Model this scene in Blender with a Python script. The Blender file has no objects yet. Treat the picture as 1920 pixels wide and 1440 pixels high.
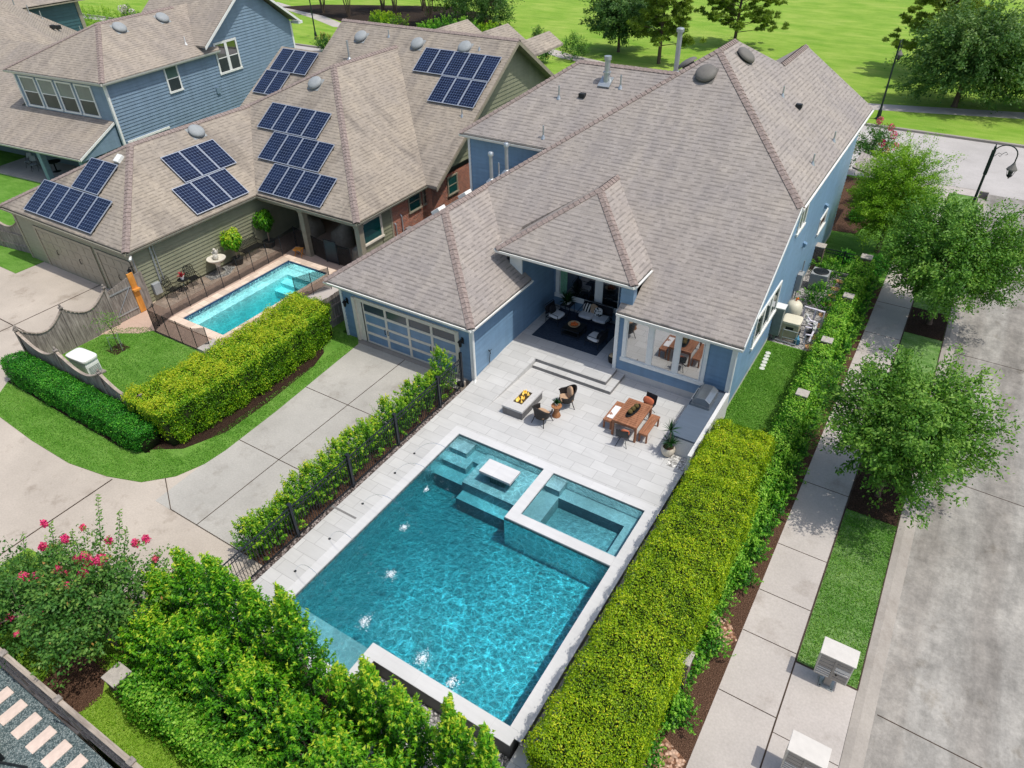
import bpy, bmesh, math, random
import numpy as np
from mathutils import Vector, Matrix
PI = math.pi
S = bpy.context.scene
COL = S.collection
rnd = random.Random(7)
R = math.radians

# ------------------------------------------------------------ mesh builder
class MB:
    def __init__(self):
        self.v = []; self.f = []; self.uv = {}; self.mi = {}; self.M = None; self.cur = 0
    def add(self, vs, fs, uvs=None):
        o = len(self.v)
        for p in vs:
            p = Vector(p)
            self.v.append(self.M @ p if self.M is not None else p)
        for k, f in enumerate(fs):
            i = len(self.f)
            self.f.append([o + a for a in f])
            if uvs: self.uv[i] = uvs[k]
            if self.cur: self.mi[i] = self.cur
        return self
    def box(self, x0, x1, y0, y1, z0, z1):
        if x0 > x1: x0, x1 = x1, x0
        if y0 > y1: y0, y1 = y1, y0
        if z0 > z1: z0, z1 = z1, z0
        return self.add([(x0,y0,z0),(x1,y0,z0),(x1,y1,z0),(x0,y1,z0),(x0,y0,z1),(x1,y0,z1),(x1,y1,z1),(x0,y1,z1)],
                 [(3,2,1,0),(4,5,6,7),(0,1,5,4),(1,2,6,5),(2,3,7,6),(3,0,4,7)])
    def cbox(self, c, s, rot=None):
        m = self.M
        t = Matrix.Translation(Vector(c))
        if rot is not None: t = t @ (rot if len(rot) == 4 else rot.to_4x4())
        self.M = t if m is None else m @ t
        self.box(-s[0]/2, s[0]/2, -s[1]/2, s[1]/2, -s[2]/2, s[2]/2)
        self.M = m
        return self
    def bar(self, a, b, w, h):
        a = Vector(a); b = Vector(b); d = b - a; L = d.length
        q = d.to_track_quat('X', 'Z').to_matrix().to_4x4()
        return self.cbox((a + b) / 2, (L, w, h), q)
    def tube(self, pts, r, n=8, cap=True):
        pts = [Vector(p) for p in pts]
        rs = r if isinstance(r, (list, tuple)) else [r] * len(pts)
        t = (pts[1] - pts[0]).normalized()
        u = t.orthogonal().normalized()
        vs = []
        for i, p in enumerate(pts):
            if i == 0: d = pts[1] - pts[0]
            elif i == len(pts) - 1: d = pts[-1] - pts[-2]
            else: d = (pts[i+1] - pts[i]).normalized() + (pts[i] - pts[i-1]).normalized()
            d = d.normalized() if d.length > 1e-9 else t
            u = (u - d * u.dot(d))
            u = u.normalized() if u.length > 1e-6 else d.orthogonal().normalized()
            w = d.cross(u)
            for k in range(n):
                a = 2 * PI * k / n
                vs.append(p + (u * math.cos(a) + w * math.sin(a)) * rs[i])
        fs = []
        for i in range(len(pts) - 1):
            for k in range(n):
                k2 = (k + 1) % n
                fs.append((i*n+k, i*n+k2, (i+1)*n+k2, (i+1)*n+k))
        if cap:
            fs.append(tuple(reversed(range(n))))
            fs.append(tuple((len(pts)-1)*n + k for k in range(n)))
        return self.add(vs, fs)
    def cyl(self, a, b, r0, r1=None, n=12):
        return self.tube([a, b], [r0, r0 if r1 is None else r1], n)
    def lathe(self, prof, c=(0,0,0), n=20):
        c = Vector(c); vs = []; fs = []
        for (r, z) in prof:
            for k in range(n):
                a = 2*PI*k/n
                vs.append(c + Vector((r*math.cos(a), r*math.sin(a), z)))
        for i in range(len(prof)-1):
            for k in range(n):
                k2 = (k+1) % n
                fs.append((i*n+k, i*n+k2, (i+1)*n+k2, (i+1)*n+k))
        fs.append(tuple(reversed(range(n))))
        fs.append(tuple((len(prof)-1)*n+k for k in range(n)))
        return self.add(vs, fs)
    def prism(self, poly, z0, z1):
        n = len(poly)
        a = sum(poly[i][0]*poly[(i+1)%n][1] - poly[(i+1)%n][0]*poly[i][1] for i in range(n))
        if a < 0: poly = poly[::-1]
        vs = [(x, y, z0) for x, y in poly] + [(x, y, z1) for x, y in poly]
        fs = [tuple(reversed(range(n))), tuple(range(n, 2*n))]
        for i in range(n):
            j = (i+1) % n
            fs.append((i, j, n+j, n+i))
        return self.add(vs, fs)
    def thick(self, pts, d):
        """polygon pts with a copy moved by vector d, closed"""
        pts = [Vector(p) for p in pts]; d = Vector(d); n = len(pts)
        vs = pts + [p + d for p in pts]
        fs = [tuple(range(n)), tuple(reversed(range(n, 2*n)))]
        for i in range(n):
            j = (i+1) % n
            fs.append((j, i, n+i, n+j))
        return self.add(vs, fs)
    def cushion(self, c, s, rot=None, p=5.0, n=6):
        m = self.M; t = Matrix.Translation(Vector(c))
        if rot is not None: t = t @ (rot if len(rot) == 4 else rot.to_4x4())
        self.M = t if m is None else m @ t
        bm = bmesh.new(); bmesh.ops.create_cube(bm, size=2)
        bmesh.ops.subdivide_edges(bm, edges=bm.edges[:], cuts=n, use_grid_fill=True)
        vs = []
        for v in bm.verts:
            x, y, z = v.co
            L = (abs(x)**p + abs(y)**p + abs(z)**p) ** (1/p)
            vs.append((x/L*s[0]/2, y/L*s[1]/2, z/L*s[2]/2))
        bm.verts.index_update()
        self.add(vs, [[q.index for q in f.verts] for f in bm.faces])
        bm.free(); self.M = m
        return self
    def sph(self, c, r, n=12, m=8, jit=0.0):
        c = Vector(c); r = (r, r, r) if isinstance(r, (int, float)) else r
        vs = []; fs = []
        for i in range(1, m):
            th = PI*i/m
            for k in range(n):
                a = 2*PI*k/n; j = 1 + rnd.uniform(-jit, jit)
                vs.append(c + Vector((r[0]*math.sin(th)*math.cos(a)*j, r[1]*math.sin(th)*math.sin(a)*j, r[2]*math.cos(th)*j)))
        vs.append(c + Vector((0, 0, r[2]))); vs.append(c - Vector((0, 0, r[2])))
        T = len(vs)-2; B = len(vs)-1
        for k in range(n):
            k2 = (k+1) % n
            fs.append((T, k, k2)); fs.append((B, (m-2)*n+k2, (m-2)*n+k))
            for i in range(m-2):
                fs.append((i*n+k, (i+1)*n+k, (i+1)*n+k2, i*n+k2))
        return self.add(vs, fs)

def shift(mb, loc):
    l = Vector(loc)
    mb.v = [p - l for p in mb.v]
    return mb

def obj(name, mb, mat, parent=None, smooth=False, bevel=None, world=False, loc=None, rot=None):
    if world and parent is not None:
        shift(mb, parent.location)
        if parent.rotation_euler.z:
            r = Matrix.Rotation(-parent.rotation_euler.z, 4, 'Z'); mb.v = [r @ p for p in mb.v]
    me = bpy.data.meshes.new(name)
    me.from_pydata([tuple(p) for p in mb.v], [], mb.f)
    if mb.uv:
        L = me.uv_layers.new(name='UVMap')
        k = 0
        for i, f in enumerate(mb.f):
            u = mb.uv.get(i)
            for j in range(len(f)):
                L.data[k].uv = u[j] if u else (0, 0)
                k += 1
    for m in (mat if isinstance(mat, (list, tuple)) else [mat]): me.materials.append(m)
    if mb.mi:
        for i, k in mb.mi.items(): me.polygons[i].material_index = k
    if bevel:
        bm = bmesh.new(); bm.from_mesh(me)
        bmesh.ops.remove_doubles(bm, verts=bm.verts, dist=1e-6)
        es = [e for e in bm.edges if len(e.link_faces) == 2 and e.calc_face_angle(0) > 0.6]
        bmesh.ops.bevel(bm, geom=es, offset=bevel, segments=2, profile=0.6, affect='EDGES', clamp_overlap=True)
        bm.to_mesh(me); bm.free()
    if smooth:
        me.polygons.foreach_set('use_smooth', [True]*len(me.polygons))
        try: me.set_sharp_from_angle(angle=R(45))
        except Exception: pass
    me.update()
    o = bpy.data.objects.new(name, me); COL.objects.link(o)
    if parent is not None: o.parent = parent
    if loc is not None: o.location = loc
    if rot is not None: o.rotation_euler = rot
    return o

def tag(o, label, cat, group=None):
    o['label'] = label; o['category'] = cat
    if group: o['group'] = group
    return o
def thing(name, label, cat, loc=(0,0,0), rotz=0, group=None):
    o = bpy.data.objects.new(name, None); COL.objects.link(o)
    o.location = loc; o.rotation_euler = (0, 0, rotz); o.empty_display_size = 0.3
    return tag(o, label, cat, group)
def struct(name, mb, mat, **k):
    o = obj(name, mb, mat, **k); o['kind'] = 'structure'; return o
def dup(root, loc, rotz, label, group=None, scale=None):
    r = root.copy(); COL.objects.link(r); r.location = loc; r.rotation_euler = (0, 0, rotz)
    r['label'] = label
    if group: r['group'] = group
    if scale: r.scale = scale
    for ch in list(root.children):
        c = ch.copy(); COL.objects.link(c); c.parent = r
        for g in list(ch.children):
            d = g.copy(); COL.objects.link(d); d.parent = c
    return r

# ------------------------------------------------------------ materials
def lin(c):
    return tuple((x/255/12.92 if x/255 <= .04045 else ((x/255+.055)/1.055)**2.4) for x in c[:3]) + (1,)
class NT:
    def __init__(self, name):
        self.m = bpy.data.materials.new(name); self.m.use_nodes = True
        self.t = self.m.node_tree; self.t.nodes.clear()
        self.out = self.t.nodes.new('ShaderNodeOutputMaterial')
    def n(self, kind, **kw):
        x = self.t.nodes.new('ShaderNode' + kind)
        for k, v in kw.items():
            if k.startswith('i_'):
                key = k[2:]; key = int(key) if key.isdigit() else key.replace('_', ' ')
                self.set(x, key, v)
            else: setattr(x, k, v)
        return x
    def set(self, x, key, v):
        if isinstance(v, bpy.types.NodeSocket): self.t.links.new(v, x.inputs[key])
        else: x.inputs[key].default_value = v
    def pos(self): return self.n('NewGeometry').outputs['Position']
    def objc(self): return self.n('TexCoord').outputs['Object']
    def uvc(self): return self.n('TexCoord').outputs['UV']
    def noise(self, vec, scale, detail=4, rough=.55, col=False):
        x = self.n('TexNoise', i_Vector=vec, i_Scale=scale, i_Detail=detail, i_Roughness=rough)
        return x.outputs['Color' if col else 'Fac']
    def mapv(self, vec, scale=(1,1,1), rot=(0,0,0), loc=(0,0,0)):
        return self.n('Mapping', i_Vector=vec, i_Scale=scale, i_Rotation=rot, i_Location=loc).outputs[0]
    def ramp(self, fac, stops, interp='LINEAR'):
        x = self.n('ValToRGB', i_Fac=fac); e = x.color_ramp.elements; x.color_ramp.interpolation = interp
        while len(e) < len(stops): e.new(0.5)
        for i, (p, c) in enumerate(stops):
            e[i].position = p
            e[i].color = c if len(c) == 4 else tuple(c) + (1,)
        return x.outputs['Color']
    def rampf(self, fac, a, b):
        return self.n('MapRange', i_Value=fac, i_1=a, i_2=b).outputs[0]
    def mix(self, fac, a, b, mode='MIX'):
        x = self.n('Mix', data_type='RGBA', blend_type=mode)
        self.set(x, 0, fac); self.set(x, 6, a); self.set(x, 7, b)
        return x.outputs[2]
    def math(self, op, a, b=0.0, c=0.0):
        x = self.n('Math', operation=op); self.set(x, 0, a); self.set(x, 1, b); self.set(x, 2, c)
        return x.outputs[0]
    def bump(self, h, strength=.3, dist=.02, normal=None):
        x = self.n('Bump', i_Height=h, i_Strength=strength, i_Distance=dist)
        if normal is not None: self.set(x, 'Normal', normal)
        return x.outputs[0]
    def pbsdf(self, color, rough=.7, normal=None, metal=0.0, spec=.3, **kw):
        x = self.n('BsdfPrincipled')
        self.set(x, 'Base Color', color); self.set(x, 'Roughness', rough); self.set(x, 'Metallic', metal)
        self.set(x, 'Specular IOR Level', spec)
        for k, v in kw.items(): self.set(x, k.replace('_', ' '), v)
        if normal is not None: self.set(x, 'Normal', normal)
        self.t.links.new(x.outputs[0], self.out.inputs[0])
        return x
    def surf(self, sock): self.t.links.new(sock, self.out.inputs[0]); return self.m

def simple(name, rgb, rough=.6, metal=0.0, var=.12, scale=6.0, spec=.3, bump=0.0, bscale=60, **kw):
    """one colour with slight mottling so no surface is flat"""
    T = NT(name); c = lin(rgb); p = T.objc()
    f = T.noise(p, scale, 5)
    lo = tuple(x*(1-var) for x in c[:3]) + (1,); hi = tuple(min(1, x*(1+var)) for x in c[:3]) + (1,)
    colr = T.ramp(f, [(.3, lo), (.7, hi)])
    nm = T.bump(T.noise(p, bscale, 3), bump, .01) if bump else None
    T.pbsdf(colr, rough, nm, metal, spec, **kw)
    return T.m
def shingle(name, base, stain=0.0):
    T = NT(name); uv = T.uvc()
    c = lin(base); RH = .185
    k = lambda f: tuple(min(1, x*f) for x in c[:3]) + (1,)
    sp = T.n('SeparateXYZ', i_Vector=uv)
    fr = T.math('FRACT', T.math('DIVIDE', sp.outputs[1], RH))
    def tabs(w, off, lo, hi):
        b = T.n('TexBrick', i_Vector=T.mapv(uv, (1,1,1), (0,0,0), (off,0,0)), i_Scale=1.0, i_Mortar_Size=.0, i_Brick_Width=w, i_Row_Height=RH, i_Bias=0.0)
        b.offset = .5; T.set(b, 'Color1', (lo,lo,lo,1)); T.set(b, 'Color2', (hi,hi,hi,1))
        return b.outputs['Color']
    t1 = tabs(.22, 0, .93, 1.06); t2 = tabs(.34, .17, .95, 1.04)
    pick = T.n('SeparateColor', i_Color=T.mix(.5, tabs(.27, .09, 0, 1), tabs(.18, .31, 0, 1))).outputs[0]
    # laminated tabs: some carry the upper course's shadow as a painted dark band
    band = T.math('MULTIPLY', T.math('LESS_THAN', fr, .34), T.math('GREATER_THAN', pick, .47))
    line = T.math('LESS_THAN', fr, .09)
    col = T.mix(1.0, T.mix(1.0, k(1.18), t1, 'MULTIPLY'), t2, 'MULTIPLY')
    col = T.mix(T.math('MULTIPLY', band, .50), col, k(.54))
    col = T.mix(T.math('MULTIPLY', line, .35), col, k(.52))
    p = T.pos()
    big = T.ramp(T.noise(p, .45, 5, .6), [(.3, (.90,.90,.93,1)), (.7, (1.07,1.05,1.02,1))])
    col = T.mix(1.0, col, big, 'MULTIPLY')
    fine = T.ramp(T.noise(p, 26, 4, .7), [(.28, (.82,.82,.82,1)), (.72, (1.16,1.16,1.16,1))])
    col = T.mix(1.0, col, fine, 'MULTIPLY')
    # rain streaks and sun fade running down the slope
    sk = T.ramp(T.noise(T.mapv(uv, (1.6,.10,1)), 1.0, 6, .7), [(.32, (.88,.88,.90,1)), (.66, (1.06,1.05,1.03,1))])
    col = T.mix(1.0, col, sk, 'MULTIPLY')
    if stain:
        st = T.noise(T.mapv(uv, (.55,.13,1)), 1.0, 5, .65)
        sm = T.ramp(st, [(.50, (1,1,1,1)), (.68, (.58,.58,.60,1))])
        col = T.mix(stain, col, T.mix(1.0, col, sm, 'MULTIPLY'))
    T.pbsdf(col, .92, T.bump(T.math('MULTIPLY', fr, -1.0), .5, .02), 0, .15)
    return T.m
M = {}
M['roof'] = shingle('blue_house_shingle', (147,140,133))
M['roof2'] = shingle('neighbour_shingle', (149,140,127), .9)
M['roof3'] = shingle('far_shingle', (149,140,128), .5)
M['cap'] = simple('shingle_cap', (142,128,121), .9, var=.3, scale=9, spec=.15, bump=.4)

def siding(name, rgb):
    T = NT(name); p = T.pos(); c = lin(rgb)
    k = lambda f: tuple(min(1, x*f) for x in c[:3]) + (1,)
    f = T.noise(T.mapv(p, (.7,.7,5)), 1.3, 5)
    col = T.ramp(f, [(.3, k(.90)), (.7, k(1.08))])
    ds = T.ramp(T.noise(T.mapv(p, (2.2,2.2,.25)), 1.0, 5, .65), [(.35, (.90,.90,.89,1)), (.6, (1.04,1.04,1.04,1))])
    col = T.mix(1.0, col, ds, 'MULTIPLY')
    T.pbsdf(col, .42, T.bump(T.noise(T.mapv(p, (4,4,60)), 1.0, 3), .12, .01), 0, .5)
    return T.m
M['blue'] = siding('blue_siding', (112,142,168))
M['blue_side'] = M['blue']
M['slate_blue'] = siding('slate_blue_siding', (122,143,160))
M['teal'] = siding('teal_siding', (52,88,92))
M['olive'] = siding('olive_siding', (133,134,110))
M['taupe'] = siding('taupe_trim', (150,142,124))
M['white'] = simple('white_trim', (228,228,222), .5, var=.05)
M['offwhite'] = simple('warm_white_trim', (216,208,192), .5, var=.06)
M['gutter'] = simple('gutter_paint', (196,194,186), .5, var=.07)
M['dark_gutter'] = simple('olive_gutter', (138,136,122), .5, var=.1)

def brickmat(name, c1, c2, mort, w=.24, h=.085, uv=True):
    T = NT(name)
    v = T.uvc()
    b = T.n('TexBrick', i_Vector=v, i_Scale=1.0, i_Mortar_Size=.012, i_Brick_Width=w, i_Row_Height=h, i_Mortar_Smooth=.2)
    T.set(b, 'Color1', lin(c1)); T.set(b, 'Color2', lin(c2)); T.set(b, 'Mortar', lin(mort))
    n_ = T.ramp(T.noise(T.pos(), 7, 4), [(.3, (.7,.7,.72,1)), (.7, (1.2,1.15,1.1,1))])
    T.pbsdf(T.mix(1.0, b.outputs['Color'], n_, 'MULTIPLY'), .9, T.bump(b.outputs['Fac'], .5, .01).node.outputs[0], 0, .2)
    return T.m
M['brick'] = brickmat('red_brick', (186,98,66), (132,68,50), (190,174,160))
M['pbrick'] = brickmat('brown_brick', (128,104,94), (94,76,72), (150,140,130))

def concrete(name, rgb, patch=.16, stain=.25, joints=None, streak=False):
    T = NT(name); p = T.pos(); c = lin(rgb)
    k = lambda f: tuple(min(1, x*f) for x in c[:3]) + (1,)
    col = T.ramp(T.noise(p, .35, 6, .62), [(.28, k(1-patch)), (.72, k(1+patch))])
    fine = T.ramp(T.noise(p, 16, 5, .7), [(.3, (.88,.88,.87,1)), (.7, (1.08,1.08,1.08,1))])
    col = T.mix(1.0, col, fine, 'MULTIPLY')
    s = T.ramp(T.noise(T.mapv(p, (1,1,1), (0,0,0), (13,7,0)), .8, 7, .7), [(.55, (1,1,1,1)), (.72, (.60,.56,.52,1))])
    col = T.mix(stain, col, T.mix(1.0, col, s, 'MULTIPLY'))
    if streak:
        s2 = T.ramp(T.noise(T.mapv(p, (1.5,.42,1)), 1.0, 9, .72), [(.34, (.66,.66,.65,1)), (.52, (.96,.96,.95,1)), (.68, (1.16,1.15,1.13,1))])
        col = T.mix(.9, col, T.mix(1.0, col, s2, 'MULTIPLY'))
        s3 = T.ramp(T.noise(p, 2.6, 9, .8), [(.36, (.70,.70,.69,1)), (.62, (1.10,1.09,1.07,1))])
        col = T.mix(.85, col, T.mix(1.0, col, s3, 'MULTIPLY'))
        ty = T.math('SINE', T.math('MULTIPLY', T.n('SeparateXYZ', i_Vector=p).outputs[0], 3.4))
        tyr = T.ramp(T.math('ADD', T.math('MULTIPLY', ty, .22), T.noise(T.mapv(p, (1,.15,1)), 1.2, 6, .7)), [(.34, (.82,.80,.78,1)), (.58, (1.05,1.05,1.04,1))])
        col = T.mix(.8, col, T.mix(1.0, col, tyr, 'MULTIPLY'))
        oil = T.ramp(T.noise(T.mapv(p, (1,.7,1), (0,0,0), (31,11,0)), 1.1, 6, .6), [(.60, (1,1,1,1)), (.72, (.62,.58,.52,1))])
        col = T.mix(.8, col, T.mix(1.0, col, oil, 'MULTIPLY'))
    T.pbsdf(col, .88, T.bump(T.noise(p, 40, 3), .15, .01), 0, .2)
    return T.m
M['drive'] = concrete('driveway_concrete', (172,168,159), .15, .6)
M['alley'] = concrete('alley_concrete', (182,171,157), .14, .8)
M['walk'] = concrete('sidewalk_concrete', (182,174,166), .13, .6)
M['street'] = concrete('street_concrete', (160,156,150), .22, .35, streak=True)
M['street2'] = concrete('front_street_concrete', (180,175,170), .12, .25)
M['kerb'] = concrete('kerb_concrete', (154,147,138), .2, .5)
M['foundation'] = concrete('foundation_concrete', (196,194,190), .08, .2)
M['joint'] = simple('joint_filler', (70,58,48), .95, var=.4, scale=3)

def tiles(name, c, w, h, mort, var=.08, msize=.006, rot=0.0, streak=.5):
    T = NT(name); p = T.mapv(T.pos(), (1,1,1), (0,0,rot)); k = lin(c)
    q = lambda f: tuple(min(1, x*f) for x in k[:3]) + (1,)
    b = T.n('TexBrick', i_Vector=p, i_Scale=1.0, i_Mortar_Size=msize, i_Brick_Width=w, i_Row_Height=h, i_Mortar_Smooth=.1)
    b.offset = .38
    T.set(b, 'Color1', q(1+var)); T.set(b, 'Color2', q(1-var)); T.set(b, 'Mortar', lin(mort))
    s = T.ramp(T.noise(T.mapv(p, (.8,6,1)), 1.4, 6, .65), [(.3, (.88,.88,.88,1)), (.7, (1.07,1.07,1.06,1))])
    col = T.mix(streak, b.outputs['Color'], T.mix(1.0, b.outputs['Color'], s, 'MULTIPLY'))
    s = T.ramp(T.noise(p, .5, 5, .6), [(.3, (.92,.92,.91,1)), (.7, (1.05,1.05,1.05,1))])
    col = T.mix(1.0, col, s, 'MULTIPLY')
    T.pbsdf(col, .55, T.bump(b.outputs['Fac'], -.3, .004), 0, .3)
    return T.m
M['deck'] = tiles('porcelain_deck_tile', (194,193,190), .92, .46, (158,156,153), .07, .007)
M['coping'] = tiles('porcelain_coping', (206,205,203), 1.22, 3.7, (196,194,190), .03, .005)
M['riser'] = tiles('grey_tile_riser', (128,126,124), 1.22, .3, (100,98,96), .08, .005)
M['travertine'] = tiles('travertine_coping', (222,200,180), .42, .42, (190,165,140), .16, .008)
M['tan_deck'] = concrete('tan_pool_deck', (190,164,146), .1, .2)
M['tile_blue'] = tiles('dark_blue_waterline_tile', (40,72,110), .15, .15, (70,90,110), .15, .01)
M['tile_grey'] = tiles('grey_waterline_tile', (84,104,108), .12, .12, (110,124,124), .15, .01)

def grassmat(name, a, b, c, scale=1.0):
    T = NT(name); p = T.pos()
    f = T.noise(p, .6*scale, 6, .65); g = T.noise(p, 22, 4, .7)
    st = T.noise(T.mapv(p, (1,3,1), (0,0,.3)), .9*scale, 5, .7)
    col = T.ramp(f, [(.28, lin(a)), (.5, lin(b)), (.75, lin(c))])
    col = T.mix(.55, col, T.ramp(st, [(.3, lin(a)), (.7, lin(c))]))
    col = T.mix(1.0, col, T.ramp(g, [(.25, (.45,.5,.4,1)), (.5, (1,1,1,1)), (.8, (1.4,1.35,1.2,1))]), 'MULTIPLY')
    T.pbsdf(col, .9, T.bump(g, .8, .05), 0, .1)
    return T.m
M['park'] = grassmat('park_grass', (92,140,36), (124,162,50), (168,182,92), .25)
M['lawn'] = grassmat('lawn_grass', (72,118,34), (90,138,46), (124,162,78))
M['verge'] = grassmat('verge_grass', (62,108,34), (86,132,48), (150,174,118), 1.4)
M['lawn_lime'] = grassmat('lime_grass', (96,138,36), (122,158,48), (152,178,76))
def mulchmat(name, a, b, c):
    T = NT(name); p = T.pos()
    v = T.n('TexVoronoi', i_Vector=T.mapv(p, (1,1.6,1)), i_Scale=26)
    col = T.ramp(T.noise(p, 30, 4, .7), [(.3, lin(a)), (.55, lin(b)), (.8, lin(c))])
    T.pbsdf(col, .95, T.bump(v.outputs['Distance'], .9, .05), 0, .1)
    return T.m
M['mulch'] = mulchmat('dark_mulch', (34,26,20), (66,50,40), (110,86,68))
M['mulch2'] = mulchmat('brown_mulch', (62,44,34), (104,78,62), (150,122,102))
M['park_mulch'] = mulchmat('park_mulch', (40,32,28), (62,52,44), (90,76,64))
def gravelmat(name, a, b, c, sc=30):
    T = NT(name); p = T.pos()
    v = T.n('TexVoronoi', i_Vector=p, i_Scale=sc)
    col = T.ramp(T.n('SeparateColor', i_Color=v.outputs['Color']).outputs[0], [(.15, lin(a)), (.5, lin(b)), (.9, lin(c))])
    col = T.mix(.6, col, T.mix(1.0, col, T.ramp(v.outputs['Distance'], [(.2, (1.15,1.15,1.15,1)), (.7, (.35,.35,.35,1))]), 'MULTIPLY'))
    T.pbsdf(col, .9, T.bump(v.outputs['Distance'], -.8, .03), 0, .2)
    return T.m
M['gravel'] = gravelmat('grey_gravel', (96,94,92), (150,148,146), (206,202,198), 24)
M['blue_gravel'] = gravelmat('blue_grey_gravel', (72,88,90), (102,118,118), (146,156,154), 34)
M['bed_gravel'] = gravelmat('dark_bed_gravel', (58,52,50), (104,92,86), (168,156,150), 22)
M['pebble'] = gravelmat('white_pebbles', (140,138,134), (206,204,198), (240,238,232), 16)
M['rust_gravel'] = gravelmat('brown_stones', (110,76,56), (166,124,96), (206,172,148), 14)

def woodmat(name, a, b, axis='Z', rough=.8, freq=7, gap=None):
    T = NT(name); p = T.objc()
    sc = {'X': (.7,6,6), 'Y': (6,.7,6), 'Z': (6,6,.7)}[axis]
    f = T.noise(T.mapv(p, sc), 2.2, 6, .65)
    col = T.ramp(f, [(.28, lin(a)), (.72, lin(b))])
    n2 = T.ramp(T.noise(p, 1.4, 3), [(.3, (.8,.8,.8,1)), (.7, (1.15,1.15,1.15,1))])
    col = T.mix(1.0, col, n2, 'MULTIPLY')
    T.pbsdf(col, rough, T.bump(f, .25, .01), 0, .25)
    return T.m
M['oldwood'] = woodmat('weathered_fence_wood', (98,90,82), (170,160,150))
M['oldwood_cap'] = woodmat('weathered_cap_wood', (128,116,104), (186,172,156), 'X')
M['orangewood'] = woodmat('fresh_cedar', (196,124,48), (226,160,80))
M['teak'] = woodmat('teak', (126,82,58), (176,124,92), 'Y', .6)
M['stump'] = woodmat('stump_wood', (140,92,58), (182,130,88), 'Z', .6)
M['bark'] = woodmat('bark', (70,58,48), (118,100,84))
M['palebark'] = woodmat('pale_bark', (128,110,94), (176,158,140))

M['black_metal'] = simple('black_powder_coat', (44,49,56), .45, .4, var=.2, spec=.4)
M['iron'] = simple('wrought_iron', (30,32,32), .5, .3, var=.2)
M['lamp_green'] = simple('dark_green_lamp_paint', (44,56,52), .45, .4, var=.15)
M['galv'] = simple('galvanised_metal', (176,182,184), .4, .6, var=.1)
M['vent_grey'] = simple('grey_vent_metal', (150,154,154), .7, .0, var=.08)
M['vent_taupe'] = simple('taupe_vent_metal', (112,108,102), .65, .0, var=.08)
M['vent_black'] = simple('black_vent', (40,42,44), .5)
M['pvc'] = simple('white_pvc', (214,210,222), .35, var=.06)
M['pvc_white'] = simple('white_plastic', (226,226,222), .4, var=.05)
M['cream'] = simple('cream_plastic', (212,206,184), .45, var=.06)
M['cream2'] = simple('tan_plastic', (180,172,146), .5, var=.08)
M['grey_plastic'] = simple('grey_plastic', (120,128,124), .5)
M['black_plastic'] = simple('black_plastic', (30,34,36), .4)
M['blue_plastic'] = simple('blue_motor', (70,130,160), .4)
M['stainless'] = simple('stainless_steel', (158,162,164), .28, .85, var=.1)
M['slate'] = tiles('slate_counter', (84,96,110), .9, .9, (86,94,104), .1, .004, streak=.9)
M['stucco'] = concrete('white_stucco', (214,213,210), .05, .12)
M['greytile'] = tiles('grey_stone_cladding', (112,110,110), .6, .15, (104,102,100), .16, .006)
M['firebowl_top'] = concrete('fire_table_concrete', (190,188,184), .08, .2)
M['mail'] = simple('mailbox_tan', (206,200,190), .45, .1, var=.05)
M['mail_dark'] = simple('mailbox_door_grey', (150,144,136), .45, .1, var=.08)
M['mail_light'] = simple('mailbox_pale_door', (212,208,200), .45, var=.05)
M['stone'] = simple('cast_stone', (208,202,188), .85, var=.12, bump=.4)
M['capstone'] = simple('cast_stone_cap', (172,165,156), .85, var=.15, bump=.4, scale=10)
M['flagstone'] = simple('orange_flagstone', (206,160,116), .85, var=.25, bump=.4)
M['paver'] = simple('blush_paver', (218,198,184), .85, var=.1, bump=.2)
M['roundstone'] = simple('pale_stepping_stone', (202,206,196), .85, var=.15)
M['rattan'] = simple('black_rattan', (44,40,38), .55, var=.35, scale=40, bump=.8, bscale=90)
M['cushion_white'] = simple('white_cushion', (216,214,212), .9, var=.06, bump=.15)
M['cushion_tan'] = simple('tan_cushion', (184,152,122), .9, var=.14, bump=.3)
M['cushion_rust'] = simple('rust_cushion', (188,104,72), .9, var=.14, bump=.3)
M['cushion_black'] = simple('charcoal_cushion', (36,36,40), .9, var=.2)
M['towel'] = simple('white_towel', (232,230,228), .95, var=.05, bump=.4)
M['dark_leather'] = simple('dark_sling', (48,50,52), .5, var=.2)
M['planter'] = simple('cream_planter', (206,196,178), .7, var=.1, scale=20)
M['soil'] = M['mulch']
M['terracotta_dark'] = simple('dark_pot', (72,70,66), .6)
M['cover'] = simple('tan_canvas_cover', (150,140,124), .9, var=.15, bump=.3)
M['copper'] = simple('orange_fruit', (214,110,50), .5, var=.2)
M['basket'] = simple('pale_wood_bowl', (196,170,132), .7, var=.2, scale=30)
M['moss'] = simple('moss_ball', (92,80,44), .95, var=.4, scale=40, bump=.8)
M['glassrock'] = simple('fire_glass', (70,58,36), .3, var=.5, scale=50)
M['red_leaf'] = simple('red_leaf', (176,50,62), .6, var=.2)

def cushion_pattern(name, kind):
    T = NT(name); p = T.objc()
    if kind == 'stripe':
        w = T.n('TexWave', i_Vector=p, i_Scale=2.4, i_Distortion=.3); w.bands_direction = 'X'
        col = T.ramp(w.outputs['Fac'], [(.48, lin((28,28,30))), (.52, lin((214,208,200)))], 'CONSTANT')
    else:
        v = T.n('TexVoronoi', i_Vector=p, i_Scale=9)
        col = T.ramp(v.outputs['Distance'], [(.0, lin((30,30,32))), (.42, lin((218,214,206)))], 'CONSTANT')
    T.pbsdf(col, .9)
    return T.m
M['pil_stripe'] = cushion_pattern('striped_pillow', 'stripe')
M['pil_dot'] = cushion_pattern('dotted_pillow', 'dot')

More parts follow.
